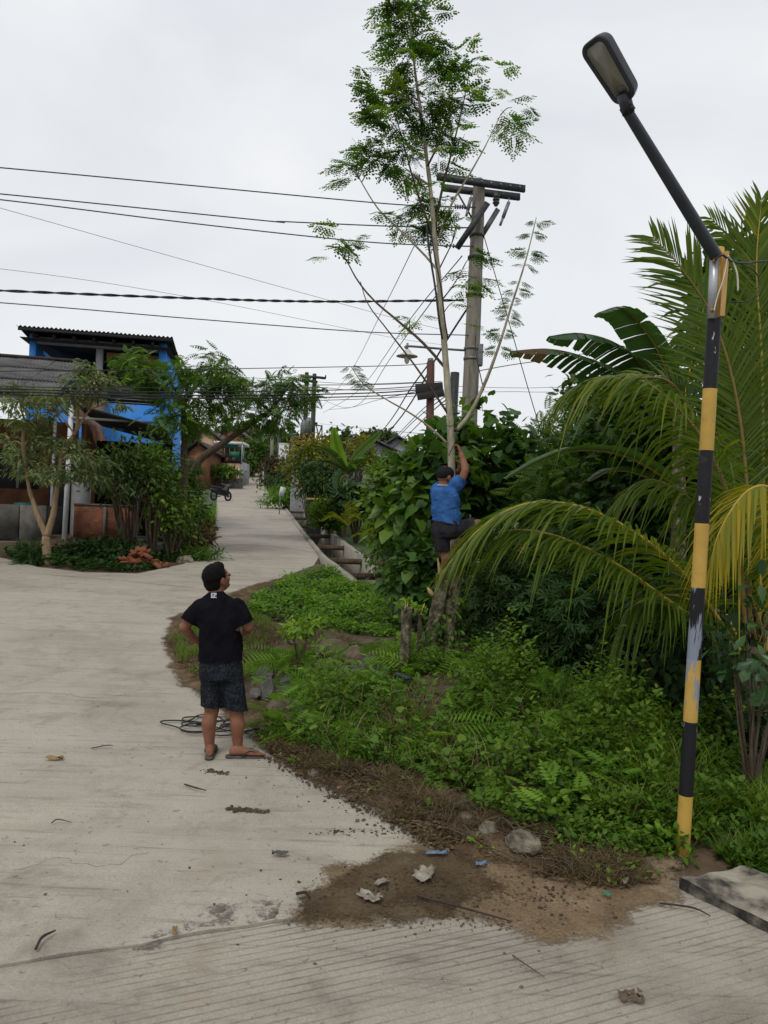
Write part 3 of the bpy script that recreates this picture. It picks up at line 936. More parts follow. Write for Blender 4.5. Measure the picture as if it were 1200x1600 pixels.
# reddish steel post with a dark twin-plank board
bd = 16.5
bb = GD(672, bd)
bp_ = thing('sign_post', 'reddish brown post carrying two black horizontal board planks', 'sign post', bb)
gg = Geo(); gg.tube([np.array([P(677, 700, bd)[0], bd, bb[2]]), P(673, 566, bd)], .085, 12)
gg.build('post', 'pole_red', bp_)
gg = Geo(); gg.tube([P(673, 567, bd), P(672.7, 560, bd)], [.075, .06], 12); gg.build('cap', 'steel_grey', bp_)
for (y0, y1) in ((599, 614), (614.5, 622)):
    pass
for k, (ya, yb, xa, xb, hh) in enumerate(((604, 601, 649, 692, .19), (617, 611, 652, 694, .15))):
    gg = Geo(); gg.beam(P(xa, ya + 3, bd - .14), P(xb, yb + 3, bd - .1), .04, hh); gg.build('plank', 'rubber_black', bp_, bevel=.006)
sp = GD(702, 17)
gg = Geo(); gg.tube([np.array([P(704, 660, 17)[0], 17, sp[2]]), P(711, 582, 17)], .1, 8)
gg.build('short_pole', 'steel_dark', label='short black pole standing between the sign post and the utility pole', cat='pole')

# ================================================================== OVERHEAD WIRES
def wire(label, pts, r=.011, mat='wire_black', n=10, group=None):
    return cable('overhead_wire', [P(*p) for p in pts], r, mat, label, 'wire', group, n=n)
wire('topmost long overhead wire running left from the crossarm', [(-500, 218, 12), (0, 262, 13.4), (300, 290, 14.1), (600, 318, 14.7), (706, 323, 14.85)], .012, 'wire_blue')
wire('second long overhead wire from the top, with a small splice kink', [(-500, 256, 12), (0, 303, 13.4), (415, 345, 14.2), (440, 346, 14.3), (600, 353, 14.6), (686, 355, 14.85)], .012, 'wire_blue')
wire('third long overhead wire from the top, just under the kinked one', [(-500, 258, 12), (0, 312, 13.4), (300, 349, 14.1), (560, 377, 14.6), (690, 384, 14.85)], .012, 'wire_blue')
wire('faint thin wire sloping down right across the left sky', [(-500, 185, 16), (0, 325, 19), (330, 418, 22), (590, 490, 26), (690, 515, 28)], .007, 'steel_grey')
wire('fainter lower thin wire sloping down across the left sky', [(-500, 375, 16), (0, 420, 19), (300, 465, 22), (600, 525, 26), (700, 540, 28)], .006, 'steel_grey')
tw = [P(*p) for p in [(-500, 432, 11.5), (0, 454, 13.2), (300, 466, 14), (500, 471, 14.5), (725, 469, 14.9)]]
tp = catmull(tw, 40); gg = Geo()
for k in range(2):
    ph = np.arange(len(tp)) * .7 + k * math.pi
    gg.tube(tp + np.column_stack([0 * ph, .012 * np.cos(ph), .014 * np.sin(ph)]), .014, 5)
gg.build('overhead_wire', 'wire_black', smooth=True, label='thick twisted black cable crossing the sky to the utility pole', cat='wire')
wire('thin wire just below the thick twisted black cable', [(-500, 440, 11.5), (0, 473, 13.2), (300, 498, 14), (560, 518, 14.5), (735, 524, 14.9)], .010, 'wire_blue')
wire('lone wire passing over the small left trees to the sign post', [(-300, 582, 14), (0, 580, 15), (300, 577, 16), (590, 572, 16.3), (672, 568, 16.5)], .009)
low = [('upper strand of the low black cable bundle crossing the left house', 604, 602, 598), ('second strand of the low black cable bundle before the left house', 608, 611, 603), ('third thicker strand of the low black cable bundle', 612, 617, 609),
       ('lowest strand of the low black cable bundle', 616, 622, 614), ('thin strand sagging just below the low cable bundle', 606, 626, 618)]
for i, (lb, a, b, c) in enumerate(low):
    wire(lb, [(-300, a - 4, 12), (0, a, 13), (220, (a + b) / 2 + 3, 14), (430, b, 15), (580, (b + c) / 2 + 1, 16), (660, c, 16.4)], (.008, .010, .014, .012, .007)[i])
FP = (486, 590, 58)
fan = [('steep thin wire from the crossarm down to the far pole pair', [(660, 358, 14.9), (600, 480, 24), (545, 585, 40), (500, 640, 57)], .010),
       ('steep wire left of the thick tree trunk running to the far pole pair', [(722, 400, 14.9), (640, 500, 22), (560, 610, 40), (505, 645, 57)], .012),
       ('right hand steep wire curving down to the far pole pair', [(690, 450, 15), (610, 560, 26), (560, 632, 42), (515, 640, 57)], .012),
       ('heavy black cable dropping from the utility pole behind the tree towards the grey roofs', [(738, 470, 15), (690, 545, 18), (620, 660, 26), (540, 745, 40)], .022),
       ('second cable dropping beside the heavy one towards the grey roofs', [(672, 566, 16.6), (640, 610, 20), (600, 670, 30), (545, 730, 45)], .018),
       ('upper strand of the thin wire fan below the black planks', [(700, 612, 16.8), (660, 640, 22), (610, 690, 34), (560, 735, 46)], .012),
       ('middle strand of the thin wire fan below the black planks', [(700, 616, 16.8), (650, 655, 22), (605, 698, 34), (548, 742, 46)], .012),
       ('lowest strand of the thin wire fan below the black planks', [(700, 622, 16.8), (665, 652, 22), (620, 695, 34), (560, 742, 46)], .014),
       ('long level wire from the far pole pair to the right', [(500, 662, 57), (560, 668, 40), (640, 676, 25), (720, 682, 17)], .008),
       ('slack wire sagging between the far pole pair and the sign post', [(505, 625, 57), (540, 637, 50), (590, 625, 34), (650, 612, 17)], .012)]
for lb, pts, r in fan: wire(lb, pts, r)
wire('guy wire with small clips falling right from the utility pole', [(757, 372, 15), (768, 410, 15), (800, 520, 15), (826, 610, 15), (850, 690, 15)], .009)
wire('wire running right from the utility pole behind the bare branch', [(745, 580, 15), (800, 570, 16), (870, 560, 18), (960, 545, 22), (1250, 500, 30)], .009)
wire('upper of the level wires above the right hand trees', [(700, 603, 30), (800, 606, 34), (900, 604, 36), (1300, 590, 40)], .010)
wire('lower of the level wires above the right hand trees', [(700, 613, 30), (800, 612, 34), (900, 612, 36), (1300, 604, 40)], .010)
wire('upper of two faint level wires near the far pole pair', [(280, 583, 60), (420, 592, 60), (486, 596, 58), (560, 600, 50), (690, 596, 40)], .018)
wire('lower of two faint level wires near the far pole pair', [(280, 600, 60), (420, 604, 60), (486, 604, 58), (560, 610, 50), (690, 606, 40)], .018)
for k, (x0, lb) in enumerate(((684, 'left of two dark vines hanging along the tall tree trunk'), (693, 'right of two dark vines hanging along the tall tree trunk'))):
    cable('hanging_vine', [P(666 + 6 * k, 352, 8.72), P(672 + 7 * k, 400, 8.7), P(x0 - 4, 450, 8.7), P(x0 + 2, 500, 8.7), P(x0 + 7, 530, 8.75)], .013 - .004 * k, 'rubber_black', lb, 'vine')

# ================================================================== PEOPLE
plain('skin', [(.155, .064, .037), (.205, .090, .054), (.25, .118, .072)], 9, .6, .08, 60, spec=.2)
plain('hair', [(.003, .0028, .0028), (.008, .007, .0065)], 40, .75, .5, 140, stretch=(1, 1, 3), spec=.12)
plain('black_cotton', [(.0050, .0050, .0075), (.009, .009, .0125)], 12, .95, .3, 260, spec=.05, bdist=.004)
plain('pale_cotton', [(.36, .33, .32), (.46, .43, .42)], 12, .9, .2, 200, spec=.2)
plain('blue_cotton', [(.022, .075, .22), (.034, .105, .29), (.052, .14, .34)], 10, .9, .3, 200, spec=.06, bdist=.004)
plain('grey_shorts', [(.014, .013, .016), (.026, .024, .029), (.038, .036, .041)], 10, .9, .3, 160, spec=.06)
plain('cap_cloth', [(.012, .011, .014), (.022, .021, .025)], 14, .9, .2, 160, spec=.06)
plain('visor_cloth', [(.10, .10, .11), (.16, .16, .17)], 14, .6, .1, 160)
plain('sole_rubber', [(.035, .032, .028), (.09, .085, .075)], 14, .8, .2)
plain('strap_green', [(.010, .030, .032), (.018, .045, .048)], 14, .6, .1)
plain('eye_white', [(.6, .58, .55), (.7, .68, .65)], 5, .2, 0)
plain('print_white', [(.50, .50, .52), (.68, .68, .70)], 40, .8, 0)
def patterned():
    m, nt, out = new_mat('patterned_shorts')
    bs = N(nt, 'ShaderNodeBsdfPrincipled', Roughness=.9)
    bs.inputs['Specular IOR Level'].default_value = .05
    tc = nt.nodes.new('ShaderNodeTexCoord'); mp = nt.nodes.new('ShaderNodeMapping')
    mp.inputs['Rotation'].default_value = (.3, .6, .2); mp.inputs['Scale'].default_value = (1, 1, .8)
    nt.links.new(tc.outputs['Object'], mp.inputs['Vector'])
    vo = N(nt, 'ShaderNodeTexVoronoi', Scale=62.0); nt.links.new(mp.outputs['Vector'], vo.inputs['Vector'])
    rp = ramp(nt, [(.22, (.034, .040, .046)), (.42, (.018, .021, .026)), (.9, (.011, .013, .017))])
    nt.links.new(vo.outputs['Distance'], rp.inputs['Fac'])
    ns = noise_tex(nt, 14, 5, .6); r2 = ramp(nt, [(.3, (.55, .55, .55)), (.7, (1.3, 1.3, 1.3))]); nt.links.new(ns.outputs['Fac'], r2.inputs['Fac'])
    c = mixc(nt, 1., rp.outputs['Color'], r2.outputs['Color'], 'MULTIPLY')
    nt.links.new(c, bs.inputs['Base Color']); nt.links.new(bs.outputs['BSDF'], out.inputs['Surface'])
patterned()

def limb(gg, pts, rad, sides=14, flat=None):
    """closed tapered limb with round ends"""
    p = [np.asarray(q, float) for q in pts]
    path = catmull(p, 6); r = np.interp(np.linspace(0, 1, len(path)), np.linspace(0, 1, len(rad)), rad)
    d0, d1 = unit(path[0] - path[1]), unit(path[-1] - path[-2])
    e = [.35, .7, .92]
    pre = [path[0] + d0 * r[0] * math.sin(a) for a in (1.35, .95, .5)]; prer = [r[0] * math.cos(a) for a in (1.35, .95, .5)]
    post = [path[-1] + d1 * r[-1] * math.sin(a) for a in (.5, .95, 1.35)]; postr = [r[-1] * math.cos(a) for a in (.5, .95, 1.35)]
    gg.tube(np.vstack([pre, path, post]), np.interp(np.linspace(0, 1, len(path) + 6), np.linspace(0, 1, len(path) + 6), np.concatenate([prer, r, postr])), sides, flat=flat)
def fuse(gg, voxel, it, name, mat, parent, wrinkle=0., wf=(9, 9, 5), seed=0., hems=()):
    """grow one continuous skin over the overlapping pieces"""
    me = gg.mesh('tmp'); o = bpy.data.objects.new('tmp', me); COL.objects.link(o)
    r = o.modifiers.new('r', 'REMESH'); r.mode = 'VOXEL'; r.voxel_size = voxel
    s = o.modifiers.new('s', 'SMOOTH'); s.factor = .5; s.iterations = it
    dg = bpy.context.evaluated_depsgraph_get()
    m2 = bpy.data.meshes.new_from_object(o.evaluated_get(dg))
    bpy.data.objects.remove(o)
    if wrinkle:
        n = len(m2.vertices); co = np.empty(n * 3); m2.vertices.foreach_get('co', co); co = co.reshape(-1, 3)
        no = np.empty(n * 3); m2.vertices.foreach_get('normal', no); no = no.reshape(-1, 3)
        w = np.array([noise.noise(Vector((c[0] * wf[0] + seed, c[1] * wf[1], c[2] * wf[2] + c[0] * 4))) + .6 * abs(noise.noise(Vector((c[0] * wf[0] * 2.3, c[1] * wf[1] * 2.3 + seed, c[2] * wf[2] * 2.6 - c[0] * 9)))) for c in co])
        m2.vertices.foreach_set('co', (co + no * (wrinkle * w)[:, None]).ravel()); m2.update()
    for hp, hn, hr_ in hems:                       # cut the cloth off straight at a hem
        n = len(m2.vertices); co = np.empty(n * 3); m2.vertices.foreach_get('co', co); co = co.reshape(-1, 3)
        hn = unit(np.asarray(hn, float)); dd = (co - hp) @ hn
        ok = (dd > 0) & (np.linalg.norm(co - hp, axis=1) < hr_)
        co[ok] -= hn * dd[ok][:, None]
        m2.vertices.foreach_set('co', co.ravel()); m2.update()
    m2.polygons.foreach_set('use_smooth', np.ones(len(m2.polygons), bool))
    m2.name = name; m2.materials.clear(); m2.materials.append(MATS[mat])
    o = bpy.data.objects.new(name, m2); COL.objects.link(o)
    return adopt(o, parent)
def ring(c, hw, dp, right, fwd, n=20, sq=2.4):
    a = np.linspace(0, 2 * np.pi, n, endpoint=False)
    ca, sa_ = np.cos(a), np.sin(a)
    x = np.sign(ca) * np.abs(ca) ** (2 / sq) * hw; y = np.sign(sa_) * np.abs(sa_) ** (2 / sq) * dp
    return np.asarray(c) + x[:, None] * right + y[:, None] * fwd
def frame(f, up=(0, 0, 1)):
    f = unit(np.array(f, float)); r = unit(np.cross(f, np.array(up, float))); u = np.cross(r, f)
    return r, f, u
def head_skin(gg, c, r, f, u, s=1.):
    """skull, jaw, nose, ears, brow and lips around centre c"""
    M = np.stack([r, f, u], 1)
    L = lambda x, y, z: c + s * (x * r + y * f + z * u)
    gg.ell(L(0, -.012, .02), (.074 * s, .094 * s, .098 * s), M, 20, 14)
    gg.ell(L(0, .028, -.035), (.060 * s, .062 * s, .085 * s), M, 18, 12)
    gg.ell(L(0, .062, -.092), (.028 * s, .026 * s, .022 * s), M)
    limb(gg, [L(0, .088, .012), L(0, .100, -.012), L(0, .109, -.030)], [.008 * s, .011 * s, .015 * s], 10)
    gg.ell(L(0, .080, -.058), (.024 * s, .014 * s, .007 * s), M); gg.ell(L(0, .079, -.069), (.021 * s, .014 * s, .008 * s), M)
    limb(gg, [L(-.045, .066, .024), L(0, .082, .026), L(.045, .066, .024)], [.010 * s, .012 * s, .010 * s], 10)
    for sg in (-1, 1):
        gg.ell(L(sg * .040, .058, -.03), (.022 * s, .022 * s, .024 * s), M)
        gg.ell(L(sg * .077, -.006, -.012), (.010 * s, .021 * s, .034 * s), M, 12, 10)
        gg.ell(L(sg * .074, .0, -.038), (.009 * s, .012 * s, .012 * s), M)
def eyes(c, r, f, u, parent, s=1.):
    for sg in (-1, 1):
        gg = Geo(); gg.ell(c + s * (sg * .031 * r + .076 * f + .004 * u), (.011, .009, .008), np.stack([r, f, u], 1), 10, 8); gg.build('eye', 'eye_white', parent, smooth=True)
def hand(gg, wrist, palm_dir, normal, grip=.9, side=1, s=1.):
    """palm, four unequal curled fingers, thumb from the side; normal points out of the back of the hand"""
    d = unit(palm_dir); n = unit(np.asarray(normal, float) - d * np.dot(normal, d)); x = np.cross(d, n) * side
    w = np.asarray(wrist, float)
    gg.loft([w + a * d + ring((0, 0, 0), hw, dp, x, n, 14) for a, hw, dp in ((-.01, .024 * s, .019 * s), (.02, .034 * s, .017 * s), (.055, .041 * s, .015 * s), (.085, .042 * s, .013 * s))])
    for k, (ox, L) in enumerate(((.031, .070), (.0105, .079), (-.0105, .073), (-.031, .058))):
        p = w + d * .083 + x * ox * s
        pts = [p]; a = 0.
        for seg, bend in ((.45, grip * .8), (.32, grip * 1.0), (.26, grip * .8)):
            a += bend
            pts.append(pts[-1] + L * s * seg * (math.cos(a) * d - math.sin(a) * n) + x * ox * .05)
        limb(gg, pts, [.0088 * s, .0084 * s, .0078 * s, .0066 * s], 9)
    t0 = w + d * .025 + x * .030 * s
    limb(gg, [t0, t0 + d * .028 + x * .022 - n * .010, t0 + d * .052 + x * .024 - n * .030, t0 + d * .066 + x * .012 - n * .046], [.0125 * s, .0105 * s, .0095 * s, .0075 * s], 10)
def foot(gg, ankle, dirv, z, s=1., side=1):
    d = unit(np.array([dirv[0], dirv[1], 0.])); x = np.array([d[1], -d[0], 0.]) * side; up_ = np.array([0, 0, 1.])
    a = np.array([ankle[0], ankle[1], z])
    secs = [(-.065, .020, .020, .026), (-.05, .031, .034, .036), (0, .034, .040, .042), (.05, .037, .032, .034), (.10, .043, .022, .024), (.145, .046, .017, .019), (.17, .042, .014, .016)]
    rings = [a + d * (y * s) + up_ * (zc * s) + ring((0, 0, 0), hw * s, hz * s, x, up_, 14, 2.2) for y, hw, zc, hz in secs]
    gg.loft(rings)
    for k, (ox, L, r_) in enumerate(((-.030, .055, .0125), (-.008, .050, .0095), (.010, .044, .009), (.026, .036, .0085), (.039, .028, .008))):
        p = a + d * (.165 - .009 * k) * s + x * ox * s + up_ * .013
        limb(gg, [p, p + d * L * .55 + up_ * .003, p + d * L - up_ * .003], [r_, r_ * .95, r_ * .85], 8)
    return a, d, x
def flip_flop(parent, a, d, x, s=1.):
    up_ = np.array([0, 0, 1.])
    out = [(-.095, 0), (-.088, .024), (-.06, .036), (0, .037), (.06, .042), (.12, .050), (.17, .049), (.205, .034), (.218, .0), (.205, -.036), (.17, -.047), (.12, -.045), (.06, -.036), (0, -.034), (-.06, -.034), (-.088, -.022)]
    o_ = catmull([(*p, 0) for p in out + [out[0]]], 3)[:-1]
    base = np.array([a + d * p[0] * s + x * p[1] * s for p in o_])
    gg = Geo(); gg.loft([base + up_ * z for z in (-.020, -.012, -.003)])
    so = gg.build('flip_flop', 'sole_rubber', parent)
    gg = Geo(); knot = a + d * .16 * s - x * .016 * s
    for ox in (-.043, .045):
        gg.tube(catmull([knot - up_ * .0, knot + up_ * .03 - d * .02 + x * ox * .3, a + d * .09 + x * ox * .9 + up_ * .042, a + d * .04 + x * ox + up_ * .0], 5), .008, 8, flat=.5)
    gg.build('strap', 'strap_green', so, smooth=True)
    return so

# ---- man standing on the road, seen from behind, looking up at the tree
MD = 6.19
J = lambda x, y, dd=0.: P(x, y, MD + dd)
zr = float(gz(*P(345, 1187, MD)[:2])) + .020
man = thing('person', 'person in black T-shirt, patterned shorts and flip-flops standing on the road, looking up', 'person', (J(345, 1187)[0], MD, zr))
mr, mf = unit(np.array([1, .22, 0])), unit(np.array([-.22, 1, 0]))          # torso turned a little
hr, hf, hu = frame((.62, .66, .42), (-.1, -.25, 1))
hc = J(339, 903, .02)
body = Geo()
head_skin(body, hc, hr, hf, hu, 1.08)
limb(body, [hc - hu * .05 - hf * .03, J(338, 932, .0)], [.058, .066])
body.loft([ring(J(*p), w, dp, mr, mf) for p, w, dp in (((339, 936), .10, .07), ((341, 950), .165, .095), ((343, 975), .16, .105), ((344, 1005), .15, .105), ((344, 1035), .165, .115), ((345, 1055), .16, .11))])
for pts, rad in (([J(314, 950), J(299, 967, -.02), J(288, 980, -.03)], [.050, .045, .041]), ([J(288, 980, -.03), J(297, 992, .03), J(311, 1003, .10)], [.043, .038, .028]),
                 ([J(369, 950), J(379, 966, .0), J(388, 980, .02)], [.042, .044, .041]), ([J(388, 980, .02), J(386, 984, .14), J(378, 990, .25)], [.043, .038, .028]),
                 ([J(329, 1052), J(330, 1085), J(331, 1112, .01)], [.085, .075, .058]), ([J(331, 1110, .01), J(326.5, 1130, -.015), J(327, 1152, -.005), J(328, 1173, 0)], [.056, .060, .046, .033]),
                 ([J(362, 1052), J(366, 1085), J(369, 1113, .01)], [.085, .075, .058]), ([J(369, 1111, .01), J(371, 1132, -.015), J(371, 1152, -.005), J(372, 1172, 0)], [.056, .060, .047, .034])):
    limb(body, pts, rad)
hand(body, J(311, 1003, .10), mf * .75 + mr * .55 - np.array([0, 0, .35]), -mr + np.array([0, 0, .3]), .45, 1)
hand(body, J(378, 990, .25), -mr * .7 + mf * .55 - np.array([0, 0, .3]), mr + np.array([0, 0, .3]), .45, -1)
fl = foot(body, J(328, 1180, -.02), (-.12, 1), zr, 1., 1)
fr = foot(body, J(371, 1180, -.02), (1, .12), zr, 1., -1)
fuse(body, .0055, 3, 'body', 'skin', man)
flip_flop(man, *fl); flip_flop(man, *fr)
eyes(hc, hr, hf, hu, man, 1.08)
hg = Geo(); Mh = np.stack([hr, hf, hu], 1)
hg.ell(hc + hu * .036 - hf * .020, (.088, .102, .095), Mh, 22, 14)
hg.ell(hc - hf * .060 - hu * .022, (.080, .058, .075), Mh, 18, 12)
hg.ell(hc + hf * .040 + hu * .088, (.060, .044, .034), Mh, 16, 10)
for sg in (-1, 1): hg.ell(hc + sg * .07 * hr + hf * .020 + hu * .035, (.019, .022, .036), Mh)
fuse(hg, .005, 1, 'hair', 'hair', man, .004, (70, 70, 70))
sg_ = Geo()
shirt_rings = [((338, 924), .058, .060), ((338.5, 929), .078, .066), ((339.5, 935), .125, .080), ((341, 945), .176, .102), ((343, 960), .182, .122), ((344, 982), .172, .128), ((344.5, 1005), .170, .130), ((345, 1020), .175, .134), ((345, 1038), .178, .138)]
sg_.loft([ring(J(*p), w, dp, mr, mf, 26) for p, w, dp in shirt_rings])
limb(sg_, [J(313, 947), J(305, 957, -.01), J(293, 976, -.03)], [.066, .068, .073])
limb(sg_, [J(370, 947), J(377, 959, 0), J(386, 978, .01)], [.066, .069, .074])
shirt = fuse(sg_, .011, 3, 'shirt', 'black_cotton', man, .015, (8, 8, 6), 3., [(J(295, 972, -.03), J(293, 976, -.03) - J(305, 957, -.01), .13), (J(384, 973, .01), J(386, 978, .01) - J(377, 959, 0), .13), (J(345, 1030), (0.05, 0, -1), .4)])
shirt.data.materials.append(MATS['pale_cotton'])
pc = J(344, 985)
for p in shirt.data.polygons:
    dlt = np.array(p.center) - pc
    if np.dot(dlt, mf) > .035 and abs(np.dot(dlt, mr)) < .205 and p.center.z < J(345, 940)[2]: p.material_index = 1
sh_g = Geo()
sh_g.loft([ring(J(*p), w, dp, mr, mf, 26) for p, w, dp in (((344.5, 1016), .158, .118), ((345, 1030), .168, .128), ((345.5, 1045), .174, .134), ((345.5, 1060), .172, .126))])
limb(sh_g, [J(330, 1056), J(330, 1085), J(331.5, 1118)], [.088, .087, .088], 18); limb(sh_g, [J(362, 1056), J(366, 1085), J(369.5, 1120)], [.088, .091, .093], 18)
fuse(sh_g, .011, 3, 'shorts', 'patterned_shorts', man, .008, (7, 7, 5), 8., [(J(331, 1103), (-.1, 0, -1), .17), (J(369.5, 1107), (-.1, 0, -1), .16)])
# small white print below the collar
bm_s = BVHTree.FromPolygons([v.co for v in shirt.data.vertices], [tuple(p.vertices) for p in shirt.data.polygons])
pg = Geo()
for r0 in range(4):
    for c0 in range(4):
        if (r0, c0) in ((1, 1), (2, 3)): continue
        w_ = (1.6, 2.2, 1.9, 2.0)[(r0 * 3 + c0) % 4]
        tgt = P(330.8 + c0 * 2.2, 927.3 + r0 * 2.1, 6.0) - np.array([0, 0, CAMZ]); hit = bm_s.ray_cast(Vector((0, 0, CAMZ)), Vector(tgt).normalized())
        if hit[0]:
            pg.box(np.array(hit[0]) - unit(tgt) * .004, (w_ * .0052, .006, .0088))
pg.build('shirt_print', 'print_white', man)

# ---- man climbing the tree
CD = 8.62
K = lambda x, y, dd=0.: P(x, y, CD + dd)
clm = thing('person', 'person in a blue T-shirt and dark cap climbing the tree trunk', 'person', K(694, 905))
cr, cf = unit(np.array([.92, -.38, 0])), unit(np.array([.38, .92, 0]))
hr2, hf2, hu2 = frame((.86, .45, .06))
hc2 = K(697, 745, .04)
b2 = Geo()
head_skin(b2, hc2, hr2, hf2, hu2, 1.05)
limb(b2, [hc2 - hu2 * .05 - hf2 * .03, K(693, 764, .02)], [.056, .066])
b2.loft([ring(K(*p), w, dp, cr, cf) for p, w, dp in (((694, 762), .10, .07), ((696, 770), .145, .095), ((696, 785), .14, .10), ((697, 803), .135, .10), ((697, 825), .15, .12), ((697, 838), .14, .11))])
for pts, rad in (([K(710, 762, -.02), K(721, 749, -.05), K(727, 736, -.04)], [.052, .048, .042]), ([K(727, 736, -.04), K(724.5, 722, .02), K(720, 708, .07)], [.043, .039, .028]),
                 ([K(681, 764, .05), K(690, 758, .25), K(704, 750, .38)], [.05, .045, .04]), ([K(704, 750, .38), K(711, 742, .36), K(716, 736, .30)], [.04, .035, .028]),
                 ([K(690, 835), K(690, 850), K(693.5, 864, .02)], [.085, .07, .056]), ([K(693.5, 862, .02), K(697, 872, .0), K(695, 886, .04), K(693, 898, .08)], [.054, .058, .042, .033]),
                 ([K(706, 830), K(727, 825, .0), K(747, 819, .0)], [.085, .075, .058]), ([K(747, 820, .0), K(737, 833, .04), K(726, 843, .10), K(716, 852, .16)], [.056, .057, .044, .033])):
    limb(b2, pts, rad)
hand(b2, K(720, 708, .07), (K(717, 698, .09) - K(720, 708, .07)) * 1. , np.array([.9, -.4, 0]), 1.05, 1, 1.05)
hand(b2, K(716, 736, .30), np.array([.2, -.5, .8]), np.array([.9, .4, 0]), .6, -1)
foot(b2, K(693, 900, .10), (.5, .8), K(693, 905, .08)[2] - .01, 1.)
foot(b2, K(716, 855, .18), (-.6, .6), K(716, 858, .16)[2] - .01, 1.)
fuse(b2, .006, 3, 'body', 'skin', clm)
eyes(hc2, hr2, hf2, hu2, clm, 1.05)
s2 = Geo()
s2.loft([ring(K(*p), w, dp, cr, cf, 24) for p, w, dp in (((692.5, 757.5), .062, .06), ((693.5, 761), .115, .075), ((695, 766), .155, .105), ((695.5, 780), .160, .118), ((696, 795), .155, .122), ((697, 808), .157, .128), ((697.5, 820), .160, .132))])
limb(s2, [K(706, 764, -.02), K(714, 757, -.04), K(722, 747, -.05)], [.078, .078, .072]); limb(s2, [K(683, 765, .04), K(687, 762, .16)], [.072, .07])
fuse(s2, .010, 2, 'shirt', 'blue_cotton', clm, .018, (8, 8, 11), 1., [(K(722, 747, -.05), K(722, 747, -.05) - K(714, 757, -.04), .12), (K(697.5, 817), (-.15, 0, -1), .3)])
s3 = Geo()
s3.loft([ring(K(*p), w, dp, cr, cf, 24) for p, w, dp in (((697, 810), .140, .115), ((697, 820), .154, .130), ((697, 830), .158, .140), ((697, 840), .145, .125))])
limb(s3, [K(690, 836), K(690.5, 850, .0), K(692.5, 866, .02)], [.098, .092, .085], 16); limb(s3, [K(706, 830), K(722, 826, .0), K(746, 819, .0)], [.100, .094, .082], 16)
fuse(s3, .011, 3, 'shorts', 'grey_shorts', clm, .011, (8, 8, 8), 5., [(K(692, 862, .02), (.1, 0, -1), .14), (K(741, 820.5), (1, 0, .12), .13)])
c3 = Geo(); Mc = np.stack([hr2, hf2, hu2], 1)
c3.ell(hc2 + hu2 * .040 - hf2 * .012, (.090, .108, .082), Mc, 24, 14); c3.ell(hc2 + hu2 * .015 - hf2 * .05, (.084, .068, .05), Mc)
cap = fuse(c3, .008, 2, 'cap', 'cap_cloth', clm)
v3 = Geo(); vp = []
for a in np.linspace(-1.2, 1.2, 11):
    vp.append((math.sin(a) * .082, .055 + math.cos(a) * .115))
inn = [(math.sin(a) * .080, .04 + math.cos(a) * .045) for a in np.linspace(1.2, -1.2, 11)]
ol = np.array([hc2 + x * hr2 + y * hf2 + (.030 - .25 * abs(x) - .02) * hu2 for x, y in vp + inn])
v3.loft([ol, ol + hu2 * .006]); v3.build('visor', 'visor_cloth', cap)
clr = Geo(); clr.tube([K(692.5, 758.5, .0) + .066 * (math.cos(a) * cr + math.sin(a) * cf) for a in np.linspace(0, 2 * np.pi, 22)], .008, 6)
clr.build('collar', 'pale_cotton', clm, smooth=True)
# ================================================================== PLANT MATERIALS
plain('pale_bark', [(.19, .165, .11), (.34, .305, .22), (.46, .43, .33)], 9, .9, .4, 40, stretch=(2, 2, .6))
plain('mossy_bark', [(.018, .024, .009), (.045, .042, .022), (.115, .095, .06), (.20, .175, .125), (.33, .31, .25)], 13, .95, .7, 40, 9, bdist=.03, lo=.34, hi=.68)
plain('brown_bark', [(.035, .025, .016), (.085, .062, .040), (.13, .10, .07)], 9, .95, .5, 40, stretch=(2, 2, .6))
plain('tan_bark', [(.16, .105, .055), (.26, .18, .10), (.33, .24, .14)], 7, .9, .3, 40, stretch=(2, 2, .6))
plain('fresh_wood', [(.42, .29, .12), (.58, .43, .21)], 20, .8, .2)
plain('dead_twig', [(.06, .042, .026), (.14, .10, .065)], 20, .95, .2)
leaf_mat('leaf_feather', [(.022, .062, .014), (.042, .105, .018), (.080, .155, .025), (.13, .195, .035)], trans=.5)
leaf_mat('leaf_heart', [(.016, .050, .018), (.032, .086, .022), (.058, .130, .026), (.095, .180, .032)], .42, .32, .45)
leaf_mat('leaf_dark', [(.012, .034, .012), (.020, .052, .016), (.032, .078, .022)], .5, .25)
leaf_mat('leaf_mid', [(.024, .062, .012), (.042, .098, .016), (.075, .150, .022), (.12, .20, .03)], .5, .35)
leaf_mat('leaf_bright', [(.035, .095, .014), (.065, .155, .018), (.105, .215, .026), (.16, .26, .035)], .5, .38)
leaf_mat('leaf_pale', [(.036, .062, .038), (.062, .098, .058), (.105, .148, .086), (.17, .21, .125)], .55, .3)
leaf_mat('leaf_oleander', [(.032, .062, .030), (.058, .095, .045), (.095, .135, .06)], .5, .3)
leaf_mat('leaf_rubber', [(.018, .048, .030), (.030, .075, .040), (.05, .11, .045), (.11, .26, .03)], .3, .22, .5)
leaf_mat('leaf_palm', [(.022, .050, .011), (.038, .080, .014), (.068, .117, .018), (.15, .17, .026), (.30, .245, .03)], .42, .42)
leaf_mat('leaf_banana', [(.020, .052, .026), (.035, .082, .034), (.06, .12, .03), (.12, .24, .03)], .38, .3)
leaf_mat('leaf_banana_dry', [(.09, .06, .035), (.17, .12, .07)], .8, .3)
leaf_mat('leaf_orange', [(.05, .09, .014), (.12, .14, .02), (.26, .17, .03), (.33, .12, .03)], .5, .35)
leaf_mat('leaf_purple', [(.030, .018, .018), (.05, .03, .025), (.05, .06, .025)], .5, .2)
